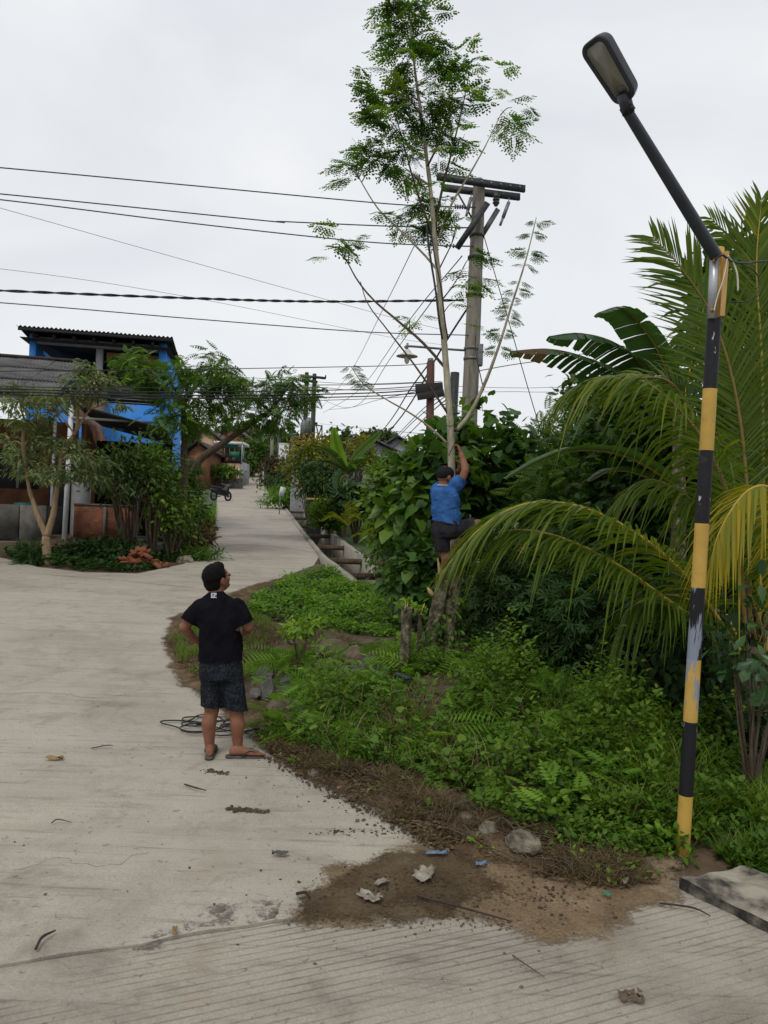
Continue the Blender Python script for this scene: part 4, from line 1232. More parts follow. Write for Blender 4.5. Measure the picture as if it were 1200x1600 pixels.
leaf_mat('grass_green', [(.030, .075, .010), (.055, .120, .014), (.095, .170, .020), (.16, .19, .04)], .55, .35)
leaf_mat('grass_dry', [(.040, .026, .015), (.085, .058, .030), (.17, .125, .065), (.26, .20, .11)], .85, .2)
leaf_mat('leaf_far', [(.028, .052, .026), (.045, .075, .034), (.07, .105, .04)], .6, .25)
plain('rachis_yellow', [(.26, .19, .025), (.42, .31, .045)], 10, .6, .1)
plain('rachis_brown', [(.14, .10, .03), (.24, .17, .045)], 10, .6, .1)

def zray(p): return float(gz(p[0], p[1]))
def tnoise(pos, sc=1.2, base=.5, amp=.35, jit=.18):
    """leaf tint: clumps of older and younger leaves"""
    t = np.array([noise.noise(Vector(p * sc)) for p in pos])
    return np.clip(base + amp * t * 1.6 + rng.normal(0, jit, len(pos)), 0, 1)

# ================================================================== CLIMBED TREE (tall, airy crown)
TD = 8.85
tree = thing('tree', 'tall slender pale-trunked tree with airy feathery crown being climbed', 'tree', GD(668, TD))
T = lambda x, y, dd=0.: P(x, y, TD + dd)
trunk_px = [(692, 1052, -.05), (699, 990, 0), (708, 930, .02), (712, 870, .05), (709, 800, .06), (706, 740, .05), (704, 670, .02), (699, 600, 0), (693, 520, 0), (686, 440, 0), (680, 380, 0), (674, 310, 0), (665, 235, .03), (655, 160, .05), (646, 90, .08), (640, 20, .1), (635, -50, .12), (632, -110, .12)]
trunk = [T(*p) for p in trunk_px]
gg = Geo(); tp_ = catmull(trunk, 6)
gg.tube(tp_, [.095, .09, .088, .082, .052, .043, .041, .038, .035, .032, .029, .025, .021, .017, .013, .009, .006, .003], 14)
def bark_rough(gg, amp, f=14):
    V = gg.V[-1]
    k = np.array([noise.fractal(Vector(v * f), .8, 2, 3) for v in V])
    c = V - V.mean(0)
    gg.V[-1] = V + np.column_stack([k, np.roll(k, 3), .3 * k]) * amp
bark_rough(gg, .006)
o = gg.build('trunk', 'pale_bark', tree, smooth=True)
for f in o.data.polygons:
    pass
o.data.materials.append(MATS['mossy_bark'])
zsw = T(706, 850)[2]
for f in o.data.polygons:
    if f.center.z < zsw + .15 * noise.noise(Vector(f.center) * 6): f.material_index = 1
gg = Geo(); st = catmull([T(664, 1062, -.05), T(672, 1010, -.06), T(682, 960, -.06), T(690, 920, -.04), T(692, 896, -.02)], 6)
gg.tube(st, [.10, .088, .082, .078, .07], 14); bark_rough(gg, .014); gg.build('cut_stem', 'mossy_bark', tree, smooth=True)
for a, b in (((689, 905), (684, 872)), ((696, 912), (697, 893)), ((676, 930), (668, 918)), ((700, 880), (706, 850))):
    gg = Geo(); gg.tube([T(*a, -.08), (T(*a, -.08) + T(*b, -.09)) / 2 + rng.normal(0, .008, 3), T(*b, -.10)], [.03, .024, .006], 7); gg.build('splinter', 'fresh_wood', tree)
branches = {
    'r1': ([(714, 672, 0), (735, 645, 0), (757, 600, -.05), (778, 545, -.1), (800, 475, -.15), (822, 405, -.2), (838, 340, -.2)], .027, .005),
    'l1': ([(699, 693, 0), (672, 668, -.1), (640, 645, -.2), (600, 622, -.3), (568, 600, -.35), (548, 572, -.4)], .015, .004),
    'l2': ([(699, 645, 0), (672, 605, -.05), (640, 560, -.1), (605, 515, -.2), (575, 475, -.25), (563, 440, -.25)], .015, .004),
    'l3': ([(695, 574, 0), (660, 535, .1), (620, 500, .2), (585, 470, .3), (560, 440, .35), (542, 408, .4), (530, 385, .4)], .018, .005),
    'l4': ([(686, 425, 0), (660, 395, .05), (620, 355, .1), (590, 325, .15), (565, 285, .2), (553, 262, .2)], .015, .004),
    'l5': ([(672, 290, 0), (650, 275, -.1), (632, 262, -.15)], .014, .006),
    'r2': ([(676, 375, 0), (690, 300, .1), (705, 240, .15), (722, 170, .2), (733, 115, .2)], .018, .004),
    'r3': ([(686, 372, 0), (705, 320, -.1), (735, 270, -.15), (760, 225, -.2), (782, 180, -.2)], .016, .004),
    'l6': ([(676, 365, 0), (655, 310, .0), (640, 260, .05), (625, 205, .1), (612, 160, .1)], .015, .004),
    'r4': ([(668, 260, 0), (690, 215, -.1), (705, 180, -.1)], .013, .004),
    'l7': ([(658, 180, 0), (630, 140, -.05), (610, 110, -.1)], .012, .004),
    'v1': ([(756, 610, -.05), (745, 560, -.05), (742, 525, -.05)], .007, .003),
    'r5': ([(690, 470, 0), (712, 440, -.1), (728, 410, -.15)], .009, .003),
    'r6': ([(684, 425, 0), (706, 380, .1), (716, 350, .1)], .010, .003),
}
bpts = [tp_[len(tp_) // 3:]]
for k, (pl, r0, r1) in branches.items():
    w = catmull([T(*p) for p in pl], 6); bpts.append(w)
    gg = Geo(); gg.tube(w, [r0, (r0 + r1) * .5, r1], 8); bark_rough(gg, .002)
    gg.build('branch', 'pale_bark' if k in ('r1', 'l1', 'l4', 'r3', 'l5') else 'brown_bark', tree, smooth=True)
bpts = np.vstack(bpts)
# crown clumps: (px, py, half-width, half-height, fronds, depth spread)
clumps = [(640, -60, 45, 40, 24), (638, 10, 40, 30, 18), (612, 25, 22, 22, 9), (665, 30, 25, 30, 12), (615, 60, 28, 18, 10), (668, 62, 30, 18, 11), (640, 80, 24, 22, 10),
          (628, 105, 20, 14, 6), (690, 112, 34, 18, 12), (735, 108, 38, 18, 13), (600, 140, 34, 24, 15), (640, 145, 34, 28, 16), (690, 150, 36, 26, 15), (725, 160, 22, 18, 7), (600, 180, 30, 22, 15), (650, 195, 36, 30, 18), (700, 195, 34, 28, 16),
          (725, 215, 18, 14, 6), (640, 240, 34, 24, 15), (596, 240, 34, 22, 13), (560, 240, 28, 16, 11), (540, 262, 22, 12, 5), (690, 235, 22, 20, 8), (625, 275, 26, 18, 9), (690, 305, 26, 16, 8), (648, 318, 28, 20, 10), (640, 345, 28, 16, 8), (690, 345, 28, 18, 9),
          (800, 168, 26, 14, 8), (795, 205, 22, 9, 6), (715, 350, 22, 16, 4), (545, 375, 36, 12, 8), (520, 390, 22, 8, 4), (640, 500, 28, 9, 4), (735, 405, 24, 20, 5), (720, 445, 22, 18, 5), (745, 435, 14, 10, 3), (745, 520, 16, 8, 2), (578, 335, 20, 10, 2), (712, 470, 16, 8, 2)]
pos, fw, nr, sz, tn = [], [], [], [], []
tw_g = Geo()
for (cx, cy, hw, hh, n) in clumps:
    c = T(cx, cy, rng.uniform(-.15, .2))
    j = np.argmin(np.linalg.norm(bpts - (c - np.array([0, 0, .15])), axis=1))
    root = bpts[j]
    if np.linalg.norm(root - c) > .12:
        m = (root + c) / 2 + np.array([0, 0, .03]); tw_g.tube(catmull([root, m, c], 4), [.007, .005, .003], 5)
    m_ = TD / 1200
    nn = int(n * .82)
    for q in range(nn):
        o_ = np.array([rng.normal(0, .56) * hw * m_, rng.normal(0, .2), rng.normal(0, .52) * hh * m_])
        base = c + o_ * .8
        out = np.array([base[0] - root[0], base[1] - root[1], 0.])
        d = unit(unit(out) * .5 + rand_dirs(1, -.25, .35)[0] * .8 + np.array([0, 0, -.08]))
        pos.append(base - d * .08); fw.append(d); nr.append(unit(np.array([rng.normal(0, .25), rng.normal(0, .25), 1.])))
        sz.append(rng.uniform(.24, .38)); tn.append(np.clip(.40 + .25 * (cx > 560) * rng.normal(0, 1) + (.12 if hh < 17 else 0) + .1 * rng.normal(), 0, 1))
# bare twig with tiny leaves along the right branch and tip of the low left branch
for pl, ts, s0 in ((branches['r1'][0][-4:], np.linspace(0, 1, 24), .16), (branches['l1'][0][-3:], np.linspace(.4, 1, 8), .12)):
    w = catmull([T(*p) for p in pl], 10)
    for t in ts:
        if rng.random() < .2: continue
        p = w[int(np.clip(t + rng.normal(0, .02), 0, 1) * (len(w) - 1))]
        for sg in (-1, 1):
            d = unit(np.array([sg, rng.normal(0, .4), rng.uniform(-.3, .25)]))
            pos.append(p); fw.append(d); nr.append((rng.normal(0, .3), -.9 + rng.normal(0, .5), .7)); sz.append(s0 * rng.uniform(.45, 1.4)); tn.append(rng.uniform(.1, .5))
pos, fw, nr, sz, tn = map(np.array, (pos, fw, nr, sz, tn))
gg = Geo()
for k in range(4):
    s_ = slice(k, None, 4); gg.leaves(TRIS[k], pos[s_], fw[s_], nr[s_], sz[s_], tn[s_])
gg.build('foliage', 'leaf_feather', tree)
tw_g.build('twigs', 'brown_bark', tree, smooth=True, kind='stuff')
cable('tie_wire', [T(696, 664, -.02), T(704, 666, -.085), T(713, 662, -.02), T(713, 670, -.02), T(711, 690, -.07), T(701, 712, -.07)], .005, 'rubber_black', 'thin black cord tied round the trunk above the climber', 'cord')

def stump(px0, py0, px1, py1, d, r0, r1, label, mat='mossy_bark'):
    a, b = P(px0, py0, d), P(px1, py1, d)
    t_ = thing('tree_stump', label, 'stump', a)
    gg = Geo(); gg.tube(catmull([a - (0, 0, .1), (a + b) / 2 + (.02, 0, 0), b], 6), [r0, (r0 + r1) / 2, r1], 12); bark_rough(gg, .012); gg.build('stem', mat, t_, smooth=True)
    for k in range(3):
        q = b + rng.normal(0, .02, 3); gg = Geo(); gg.tube([q - (0, 0, .05), q + (rng.normal(0, .03), rng.normal(0, .03), rng.uniform(.05, .1))], [.014, .003], 6); gg.build('splinter', 'fresh_wood', t_)
    pos = b + rng.normal(0, .05, (26, 3)); pos[:, 2] += .02
    gg = Geo(); gg.leaves(OVATE, pos, rand_dirs(26, -.2, .8), rand_dirs(26, .2, 1), rng.uniform(.05, .10, 26), rng.uniform(.4, 1, 26)); gg.build('sprouts', 'leaf_bright', t_, kind='stuff')
stump(627, 1062, 635, 948, 8.3, .050, .060, 'thin mossy cut stump with fresh sprouts left of the climbed tree', 'mossy_bark')
stump(652, 1010, 655, 955, 8.6, .03, .02, 'small dead stick stump between the two mossy stems', 'brown_bark')

# ================================================================== BUSHES AND SHRUBS
def bush(name, label, c, rad, n, tm, size, mat, clumps=26, seed=1, base=None, stem_r=.03, spread=.30, droop=.25, up=.35, tintb=.45, shell=.75, group=None, cat='bush', bark='brown_bark', stems=True):
    global rng
    keep = rng; rng = np.random.default_rng(seed)
    c = np.asarray(c, float); rad = np.asarray(rad, float)
    b = np.array([c[0], c[1], float(hfun(c[0], c[1]))]) if base is None else np.asarray(base, float)
    t_ = thing(name, label, cat, b, group=group)
    d = rand_dirs(clumps, -.75, 1); rr = rng.uniform(.35, 1, clumps) ** .5 * shell
    cc = c + d * rad * rr[:, None] * rng.uniform(.85, 1.15, (clumps, 1))
    wgt = rng.uniform(.5, 1.5, clumps); idx = rng.choice(clumps, n, p=wgt / wgt.sum())
    pos = cc[idx] + rng.normal(0, 1, (n, 3)) * rad * spread * rng.uniform(.6, 1.1, (clumps, 1))[idx]
    zg = hfun(pos[:, 0], pos[:, 1]) + .03
    pos[:, 2] = np.maximum(pos[:, 2], zg + rng.uniform(0, .15, n))
    out = unit((pos - c) / rad)
    fwd = unit(out * .7 + rand_dirs(n) * .7 + np.array([0, 0, -droop]))
    nrm = unit(out * .6 + np.array([0, 0, up + .5]) + rand_dirs(n) * .45)
    tint = tnoise(pos, 1.1 / max(.3, rad.mean()), tintb, .3)
    gg = Geo(); gg.leaves(tm, pos, fwd, nrm, size * rng.uniform(.6, 1.25, n), tint)
    gg.build('foliage', mat, t_)
    if stems:
        gg = Geo()
        for k in range(min(clumps, 16)):
            m = b + (cc[k] - b) * .5 + rng.normal(0, .06, 3) * rad
            gg.tube(catmull([b + rng.normal(0, .04, 3) * (1, 1, 0) - (0, 0, .1), m, cc[k]], 5), [stem_r, stem_r * .6, stem_r * .2], 6)
        gg.build('stems', bark, t_, smooth=True)
    rng = keep
    return t_
def at(px, py, d): return P(px, py, d)
# big heart-leaved bushes behind the climber
bush('bush', 'large heart-leaved bush left of the climber above the drain', at(648, 790, 12.2), (.68, .8, 1.0), 900, HEART, .19, 'leaf_heart', 30, 11, spread=.25, tintb=.75)
bush('bush', 'heart-leaved bush directly behind the climber', at(690, 765, 12.4), (.72, .9, 1.25), 1250, HEART, .19, 'leaf_heart', 36, 12, spread=.24, tintb=.42)
bush('bush', 'tall dark heart-leaved bush right of the climber against the sky', at(775, 745, 12.8), (.66, .8, 1.15), 900, HEART, .18, 'leaf_heart', 32, 13, spread=.25, tintb=.25)
bush('bush', 'low tangled heart-leaved growth under the climber beside the drain end', at(662, 905, 11.4), (.55, .6, .6), 700, HEART, .15, 'leaf_heart', 26, 14, spread=.3, tintb=.35)
bush('bush', 'small-leaved dark thicket behind the mossy stems', at(745, 920, 11.0), (.9, .8, .9), 2600, OVATE, .11, 'leaf_dark', 34, 15, spread=.3)
bush('bush', 'light green leafy bush between banana plant and heart-leaved bush', at(614, 768, 15.5), (.60, .7, .75), 1500, OVATE, .15, 'leaf_mid', 34, 16, spread=.28, tintb=.5)
# dark shrubs on the right
bush('bush', 'dark cut-leaved shrub under the drooping palm frond', at(840, 935, 9.4), (.85, .75, .85), 1300, PALMATE, .17, 'leaf_dark', 34, 21, spread=.28)
bush('bush', 'second dark cut-leaved shrub nearer the lamp pole', at(955, 985, 8.2), (.80, .7, .72), 1300, PALMATE, .15, 'leaf_dark', 34, 22, spread=.28)
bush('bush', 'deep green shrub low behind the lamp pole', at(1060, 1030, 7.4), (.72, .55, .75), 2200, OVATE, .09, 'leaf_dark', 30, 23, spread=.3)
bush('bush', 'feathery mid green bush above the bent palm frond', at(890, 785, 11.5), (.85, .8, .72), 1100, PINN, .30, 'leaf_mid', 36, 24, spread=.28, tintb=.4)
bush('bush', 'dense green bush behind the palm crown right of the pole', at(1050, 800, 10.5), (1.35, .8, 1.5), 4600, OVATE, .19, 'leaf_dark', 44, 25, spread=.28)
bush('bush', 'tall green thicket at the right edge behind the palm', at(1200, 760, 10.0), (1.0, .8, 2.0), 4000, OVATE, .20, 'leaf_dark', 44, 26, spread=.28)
bush('bush', 'rubbery oval-leaved shrub at the right edge beside the lamp pole', at(1182, 1010, 5.5), (.30, .32, .42), 190, OBLONG, .13, 'leaf_rubber', 22, 27, spread=.3, tintb=.35, up=.6, stem_r=.012)
bush('bush', 'shady low shrub at the right edge behind the concrete block', at(1180, 1190, 6.3), (.65, .45, .45), 1500, OVATE, .085, 'leaf_dark', 24, 28, spread=.3)
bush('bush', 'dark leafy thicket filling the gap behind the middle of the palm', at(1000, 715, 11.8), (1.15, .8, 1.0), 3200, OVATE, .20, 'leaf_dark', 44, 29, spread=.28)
# weeds at the front
bush('bush', 'bright leafy weed clump left of the lamp pole foot', at(905, 1235, 5.75), (.46, .34, .40), 900, OVATE, .062, 'leaf_mid', 26, 31, spread=.3, tintb=.35, stem_r=.006)
bush('bush', 'pale green weed clump in front of the dark shrubs', at(965, 1105, 6.9), (.38, .3, .30), 620, OVATE, .065, 'leaf_bright', 24, 32, spread=.32, tintb=.5, stem_r=.006)
bush('bush', 'small feathery weed left of the pale weed clump', at(865, 1110, 7.2), (.26, .25, .22), 130, PINN, .20, 'leaf_bright', 16, 33, spread=.3, stem_r=.006)
bush('bush', 'broad-leaved weeds spilling over the dirt left of the boulder', at(780, 1200, 6.3), (.46, .35, .22), 620, OVATE, .062, 'leaf_bright', 26, 34, spread=.32, tintb=.4, stem_r=.006)
bush('bush', 'leafy creeper growing at the foot of the lamp pole', at(1040, 1350, 4.72), (.13, .12, .14), 110, OVATE, .055, 'leaf_bright', 14, 35, spread=.36, tintb=.35, stem_r=.004)
bush('bush', 'small bright weed tuft right of the lamp pole foot', at(1100, 1352, 4.85), (.12, .12, .08), 70, OVATE, .05, 'leaf_mid', 10, 36, spread=.36, stem_r=.004)
bush('bush', 'weeds between the lamp pole and the concrete block', at(1125, 1290, 5.2), (.42, .3, .26), 700, OVATE, .055, 'leaf_mid', 24, 37, spread=.32, stem_r=.005)
bush('bush', 'pale green leafy tuft beside the rocks behind the standing person', at(470, 985, 8.6), (.20, .18, .14), 240, OVATE, .07, 'leaf_bright', 14, 38, spread=.36, tintb=.75, stem_r=.005)
# trees farther right
bush('tree', 'feathery green tree beyond the bushes right of the utility pole', at(885, 735, 19), (1.3, 1.1, 1.2), 1400, PINN, .42, 'leaf_mid', 40, 41, spread=.26, cat='tree', tintb=.3, stem_r=.09)
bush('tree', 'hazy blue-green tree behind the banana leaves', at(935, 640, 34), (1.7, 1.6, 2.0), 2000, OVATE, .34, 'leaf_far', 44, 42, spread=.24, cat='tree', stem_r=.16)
bush('tree', 'round dark tree on the right skyline below the guy wire', at(845, 770, 26), (1.6, 1.4, 1.3), 2200, OVATE, .26, 'leaf_dark', 40, 43, spread=.25, cat='tree', stem_r=.12)
bush('tree', 'broad-leaved tree rising behind the palm at the right edge', at(1170, 470, 11), (.9, .8, 1.1), 420, OVATE, .38, 'leaf_dark', 26, 44, spread=.28, cat='tree', stem_r=.06)

# ================================================================== COCONUT PALM
palm = thing('coconut_palm', 'young coconut palm with long arching yellow-green fronds behind the lamp pole', 'palm', GD(1165, 6.9))
def frond(px, leaf_len, nl, tintb, droop, rac='rachis_yellow', width=.026, parent=None, r0=.022, name='frond', lift=.15, start=.14, mat='leaf_palm', side_up=(0, 0, 1)):
    w = catmull([P(*p) for p in px], 12)
    L = np.concatenate([[0], np.cumsum(np.linalg.norm(np.diff(w, axis=0), axis=1))]); Lt = L[-1]
    gg = Geo(); V, F, TT = [], [], []
    side_prev = None
    for k in range(nl):
        t = start + (1 - start) * (k + .5) / nl
        s = t * Lt
        p = np.array([np.interp(s, L, w[:, i]) for i in range(3)])
        e = min(Lt, s + .06 * Lt); q = np.array([np.interp(e, L, w[:, i]) for i in range(3)])
        e0 = max(0, s - .06 * Lt); q0 = np.array([np.interp(e0, L, w[:, i]) for i in range(3)])
        tan = unit(q - q0)
        side = unit(np.cross(tan, np.array(side_up, float)))
        if side_prev is not None and np.dot(side, side_prev) < 0: side = -side
        side_prev = side
        upv = np.cross(side, tan)
        if upv[2] < 0: upv = -upv
        prof = (math.sin(math.pi * min(1, .12 + .80 * t)) ** .7) * (1.0 if t < .9 else 1 - (t - .9) * 3)
        for sg in (-1, 1):
            ll = leaf_len * prof * (rng.uniform(.85, 1.12) if rng.random() > .08 else rng.uniform(.35, .8))
            d = unit(side * sg * (1.0 - .35 * t) + tan * (.55 + .55 * t) + upv * lift + rng.normal(0, .05, 3))
            g_ = np.array([0, 0, -1.]) * droop * (rng.uniform(.6, 1.4) if rng.random() > .07 else 2.2)
            pts = [p + d * ll * a + g_ * ll * a * a for a in (0, .34, .68, 1)]
            tg = unit(pts[2] - pts[1]); wv = unit(np.cross(tg, upv + .3 * side * sg + rng.normal(0, .25, 3)))
            b = len(V)
            for i, ww in enumerate((.5, 1.0, .75)):
                V.append(pts[i] - wv * width * ww * .5); V.append(pts[i] + wv * width * ww * .5)
            V.append(pts[3])
            F += [(b, b + 1, b + 3), (b, b + 3, b + 2), (b + 2, b + 3, b + 5), (b + 2, b + 5, b + 4), (b + 4, b + 5, b + 6)]
            tb = np.clip(tintb + rng.normal(0, .08), 0, .95)
            TT += [tb] * 5 + [min(1, tb + .06)] * 2
    gg.add(np.array(V), [np.array(F)], np.array(TT))
    f = gg.build(name, mat, parent or palm)
    g2 = Geo(); g2.tube(w, [r0, r0 * .7, r0 * .4, r0 * .15], 7); g2.build('rachis', rac, f, smooth=True)
    return f
PB = (1168, 1030, 6.9)
frond([(1150, 1010, 6.8), (1085, 915, 6.5), (1000, 838, 6.3), (905, 792, 6.2), (820, 788, 6.15), (748, 828, 6.1), (690, 895, 6.05)], .62, 105, .50, .52)
frond([(1155, 1015, 6.7), (1060, 950, 6.4), (960, 880, 6.3), (860, 835, 6.2), (780, 832, 6.2), (720, 872, 6.2)], .58, 84, .44, .75, 'rachis_yellow')
frond([(1165, 990, 7.0), (1150, 820, 6.9), (1105, 700, 6.8), (1040, 620, 6.7), (985, 590, 6.7), (925, 592, 6.7), (880, 620, 6.7)], .84, 105, .46, .85, 'rachis_brown')
frond([(1172, 990, 7.1), (1168, 780, 7.1), (1150, 620, 7.0), (1115, 500, 6.9), (1065, 420, 6.8), (1020, 370, 6.8)], .92, 105, .40, .18, 'rachis_brown', lift=.0, side_up=(0, -1, .2))
frond([(1185, 980, 7.2), (1192, 760, 7.3), (1190, 560, 7.3), (1182, 420, 7.2), (1190, 310, 7.2)], .85, 100, .48, .10, 'rachis_yellow', lift=.0, side_up=(0, -1, .2))
frond([(1180, 1000, 7.4), (1130, 760, 7.6), (1060, 610, 7.7), (1000, 590, 7.8), (960, 600, 7.9)], .60, 70, .42, .45, 'rachis_brown', lift=.05, side_up=(0, -1, .4))
frond([(1260, 990, 6.2), (1240, 830, 6.0), (1205, 765, 5.9), (1165, 770, 5.8), (1125, 830, 5.7), (1105, 900, 5.7)], .50, 72, .82, .95, 'rachis_yellow')
frond([(1190, 1030, 6.8), (1240, 900, 7), (1330, 760, 7.2), (1450, 700, 7.4)], .8, 40, .45, .6)
frond([(1160, 1020, 6.9), (1110, 960, 6.8), (1050, 930, 6.7), (985, 950, 6.6), (960, 1000, 6.6)], .52, 70, .36, .9, 'rachis_brown')
frond([(1200, 1010, 7.2), (1150, 880, 7.2), (1090, 790, 7.2), (1020, 750, 7.2), (970, 775, 7.2)], .80, 70, .42, 1.0, 'rachis_brown')
frond([(1195, 980, 7.4), (1225, 700, 7.5), (1215, 520, 7.4), (1165, 400, 7.3), (1110, 340, 7.2)], .80, 90, .40, .25, 'rachis_brown', lift=.0, side_up=(0, -1, .2))
frond([(1200, 980, 7.5), (1215, 780, 7.6), (1180, 620, 7.6), (1120, 540, 7.5), (1060, 520, 7.4)], .80, 90, .38, .45, 'rachis_brown', lift=.05, side_up=(0, -1, .4))
gg = Geo()
gg.tube(catmull([GD(1165, 6.9) - (0, 0, .1), P(1168, 1090, 6.9), P(1170, 1010, 6.95)], 5), [.15, .13, .10], 14); bark_rough(gg, .02)
gg.build('trunk', 'brown_bark', palm, smooth=True)
for a, b in (((1135, 960), (1175, 1045)), ((1122, 965), (1160, 1035))):
    gg = Geo(); gg.tube([P(*a, 6.7), P(*b, 6.85)], [.014, .026], 7, flat=.6); gg.build('leaf_base', 'rachis_yellow', palm)

# ================================================================== BANANA PLANTS
def banana_leaf(px, width, parent, tint=.3, torn=.0, fold=.25, mat='leaf_banana', dry=0., name='leaf', up=(0, 0, 1), n=26, rib='rachis_yellow'):
    w = catmull([P(*p) for p in px], 8)
    L = np.concatenate([[0], np.cumsum(np.linalg.norm(np.diff(w, axis=0), axis=1))]); Lt = L[-1]
    ts = np.linspace(.02, 1, n + 1); ts[1:-1] += rng.uniform(-.42, .42, n - 1) * (1 / n)
    pts = np.array([[np.interp(t * Lt, L, w[:, i]) for i in range(3)] for t in ts])
    tan = unit(np.gradient(pts, axis=0)); upv = np.array(up, float)
    side = unit(np.cross(tan, upv)); nrm = np.cross(side, tan)
    gg = Geo(); g_dry = Geo()
    for sg in (-1, 1):
        for i in range(n):
            t0, t1 = ts[i], ts[i + 1]
            pw = lambda t: width * (math.sin(math.pi * min(.985, .08 + .9 * t)) ** .55)
            gap = (rng.random() < torn) * rng.uniform(.1, .5)
            a, b = pts[i], pts[i + 1]
            w0, w1 = pw(t0), pw(t1)
            sw = rng.uniform(-.1, .3) * torn
            f0 = nrm[i] * fold - np.array([0, 0, 1]) * sw
            def edge(p, s_, ww, sh, k): return p + (s_ * sg * ww + f0 * ww) * k * rng.uniform(.97, 1.0) + sh
            sh = (b - a) * gap
            e0, e1 = edge(a, side[i], w0, (b - a) * .0 + tan[i] * w0 * .25, 1), edge(b, side[i + 1], w1, -sh + tan[i] * w1 * .25, 1 - gap * .15)
            m0, m1 = (a + e0) / 2 + nrm[i] * w0 * .06, (b + e1) / 2 + nrm[i] * w1 * .06
            q = g_dry if (dry and t0 > 1 - dry and rng.random() < .8) else gg
            q.add(np.array([a, b, m1, m0, e1, e0]), [np.array([(0, 1, 2, 3), (3, 2, 4, 5)])], np.clip(tint + rng.normal(0, .04), 0, 1))
    o = gg.build(name, mat, parent, smooth=False)
    bm = bmesh.new(); bm.from_mesh(o.data); bmesh.ops.remove_doubles(bm, verts=bm.verts, dist=1e-4); bm.to_mesh(o.data); bm.free()
    if g_dry.V: g_dry.build('dry_tip', 'leaf_banana_dry', o)
    g2 = Geo(); g2.tube(pts - nrm * .006, [.018, .012, .004], 6); g2.build('midrib', rib, o, smooth=True)
    return o
ban = thing('banana_plant', 'banana plant with large dark torn leaves behind the palm', 'banana plant', GD(1050, 9.2))
banana_leaf([(1045, 640, 9.2), (985, 590, 9.0), (920, 560, 8.8), (860, 545, 8.6), (798, 548, 8.5)], .30, ban, .10, .45, -.45, dry=.28, n=30)
banana_leaf([(1050, 640, 9.2), (1010, 575, 9.1), (960, 535, 8.9), (905, 520, 8.8), (858, 525, 8.7)], .30, ban, .05, .3, -.55, n=26)
banana_leaf([(1060, 640, 9.3), (1035, 560, 9.2), (1000, 505, 9.1), (968, 480, 9.0), (935, 488, 8.9)], .36, ban, .16, .15, -.3, n=24)
banana_leaf([(1065, 650, 9.3), (1090, 520, 9.5), (1120, 420, 9.6), (1160, 370, 9.6)], .26, ban, .2, .5, .2)
banana_leaf([(1060, 760, 9.2), (985, 715, 8.9), (910, 703, 8.7), (850, 718, 8.6), (790, 748, 8.5)], .18, ban, .28, .10, .3)
banana_leaf([(1060, 780, 9.3), (1010, 745, 9.2), (960, 735, 9.1), (920, 752, 9.0)], .17, ban, .25, .2, .25)
gg = Geo(); gg.tube([GD(1060, 9.3) - (0, 0, .1), P(1062, 800, 9.3), P(1058, 640, 9.25)], [.12, .09, .05], 12); gg.build('stem', 'mossy_bark', ban, smooth=True)

bn2 = thing('banana_plant', 'banana plant with one upright bright leaf beside the far roadside drain', 'banana plant', GD(537, 30))
for px, w_, ti, up_ in (([(541, 735, 30), (530, 710, 30), (524, 690, 29.8), (522, 668, 29.6)], .24, .95, (0, -1, 0)), ([(543, 735, 30), (558, 712, 30), (580, 690, 29.8), (596, 675, 29.6)], .20, .55, (0, -1, .5)),
                   ([(540, 735, 30), (520, 712, 29.5), (500, 700, 29), (480, 696, 28.6)], .30, .22, (0, 0, 1)), ([(540, 738, 30), (515, 724, 29.5), (495, 722, 29.2), (476, 728, 29)], .26, .25, (0, 0, 1)),
                   ([(543, 738, 30), (560, 722, 29.5), (580, 718, 29), (598, 722, 29)], .26, .3, (0, 0, 1)), ([(543, 742, 30), (560, 732, 29.5), (572, 735, 29), (580, 745, 29)], .32, .25, (0, 0, 1)),
                   ([(540, 742, 29.8), (534, 745, 29.2), (531, 755, 29), (530, 768, 28.9)], .34, .2, (0, -1, 0)), ([(538, 765, 29.8), (550, 762, 29.5), (560, 772, 29.3), (563, 785, 29.2)], .3, .2, (0, -1, .5))):
    banana_leaf(px, w_, bn2, ti, .12, .2, up=up_, n=14)
for k, (x, y) in enumerate(((534, 738), (540, 735))):
    b_ = GD(x - 1, 30 + k * .3); gg = Geo(); gg.tube([b_ - (0, 0, .2), P(x, y, 30 + k * .3)], [.13, .10], 10); gg.build('stem', 'tan_bark', bn2, smooth=True)
# ivy and moss climbing the stems of the climbed tree
def ivy(parent, path, r, n, seed, mat='leaf_mid', size=.07):
    r_ = np.random.default_rng(seed); w = catmull(path, 8); k = r_.integers(0, len(w), n); a = r_.uniform(0, 2 * np.pi, n)
    out = np.column_stack([np.cos(a), np.sin(a), r_.normal(0, .2, n)])
    pos = w[k] + out * (r * r_.uniform(.9, 1.5, n))[:, None] + r_.normal(0, .02, (n, 3))
    gg = Geo(); gg.leaves(OVATE, pos, unit(out * .5 + np.array([0, 0, -.6]) + r_.normal(0, .5, (n, 3))), out + np.array([0, 0, .4]), size * r_.uniform(.5, 1.3, n), r_.uniform(.1, .9, n)); gg.build('ivy', mat, parent, kind='stuff')
ivy(tree, [T(692, 1052, -.05), T(699, 990, 0), T(708, 930, .02)], .10, 260, 1)
ivy(tree, [T(664, 1062, -.05), T(672, 1010, -.06), T(682, 960, -.06)], .10, 200, 2)
ivy(tree, [T(655, 1062, -.1), T(690, 1058, -.1), T(715, 1050, 0)], .18, 260, 3, 'leaf_bright', .06)
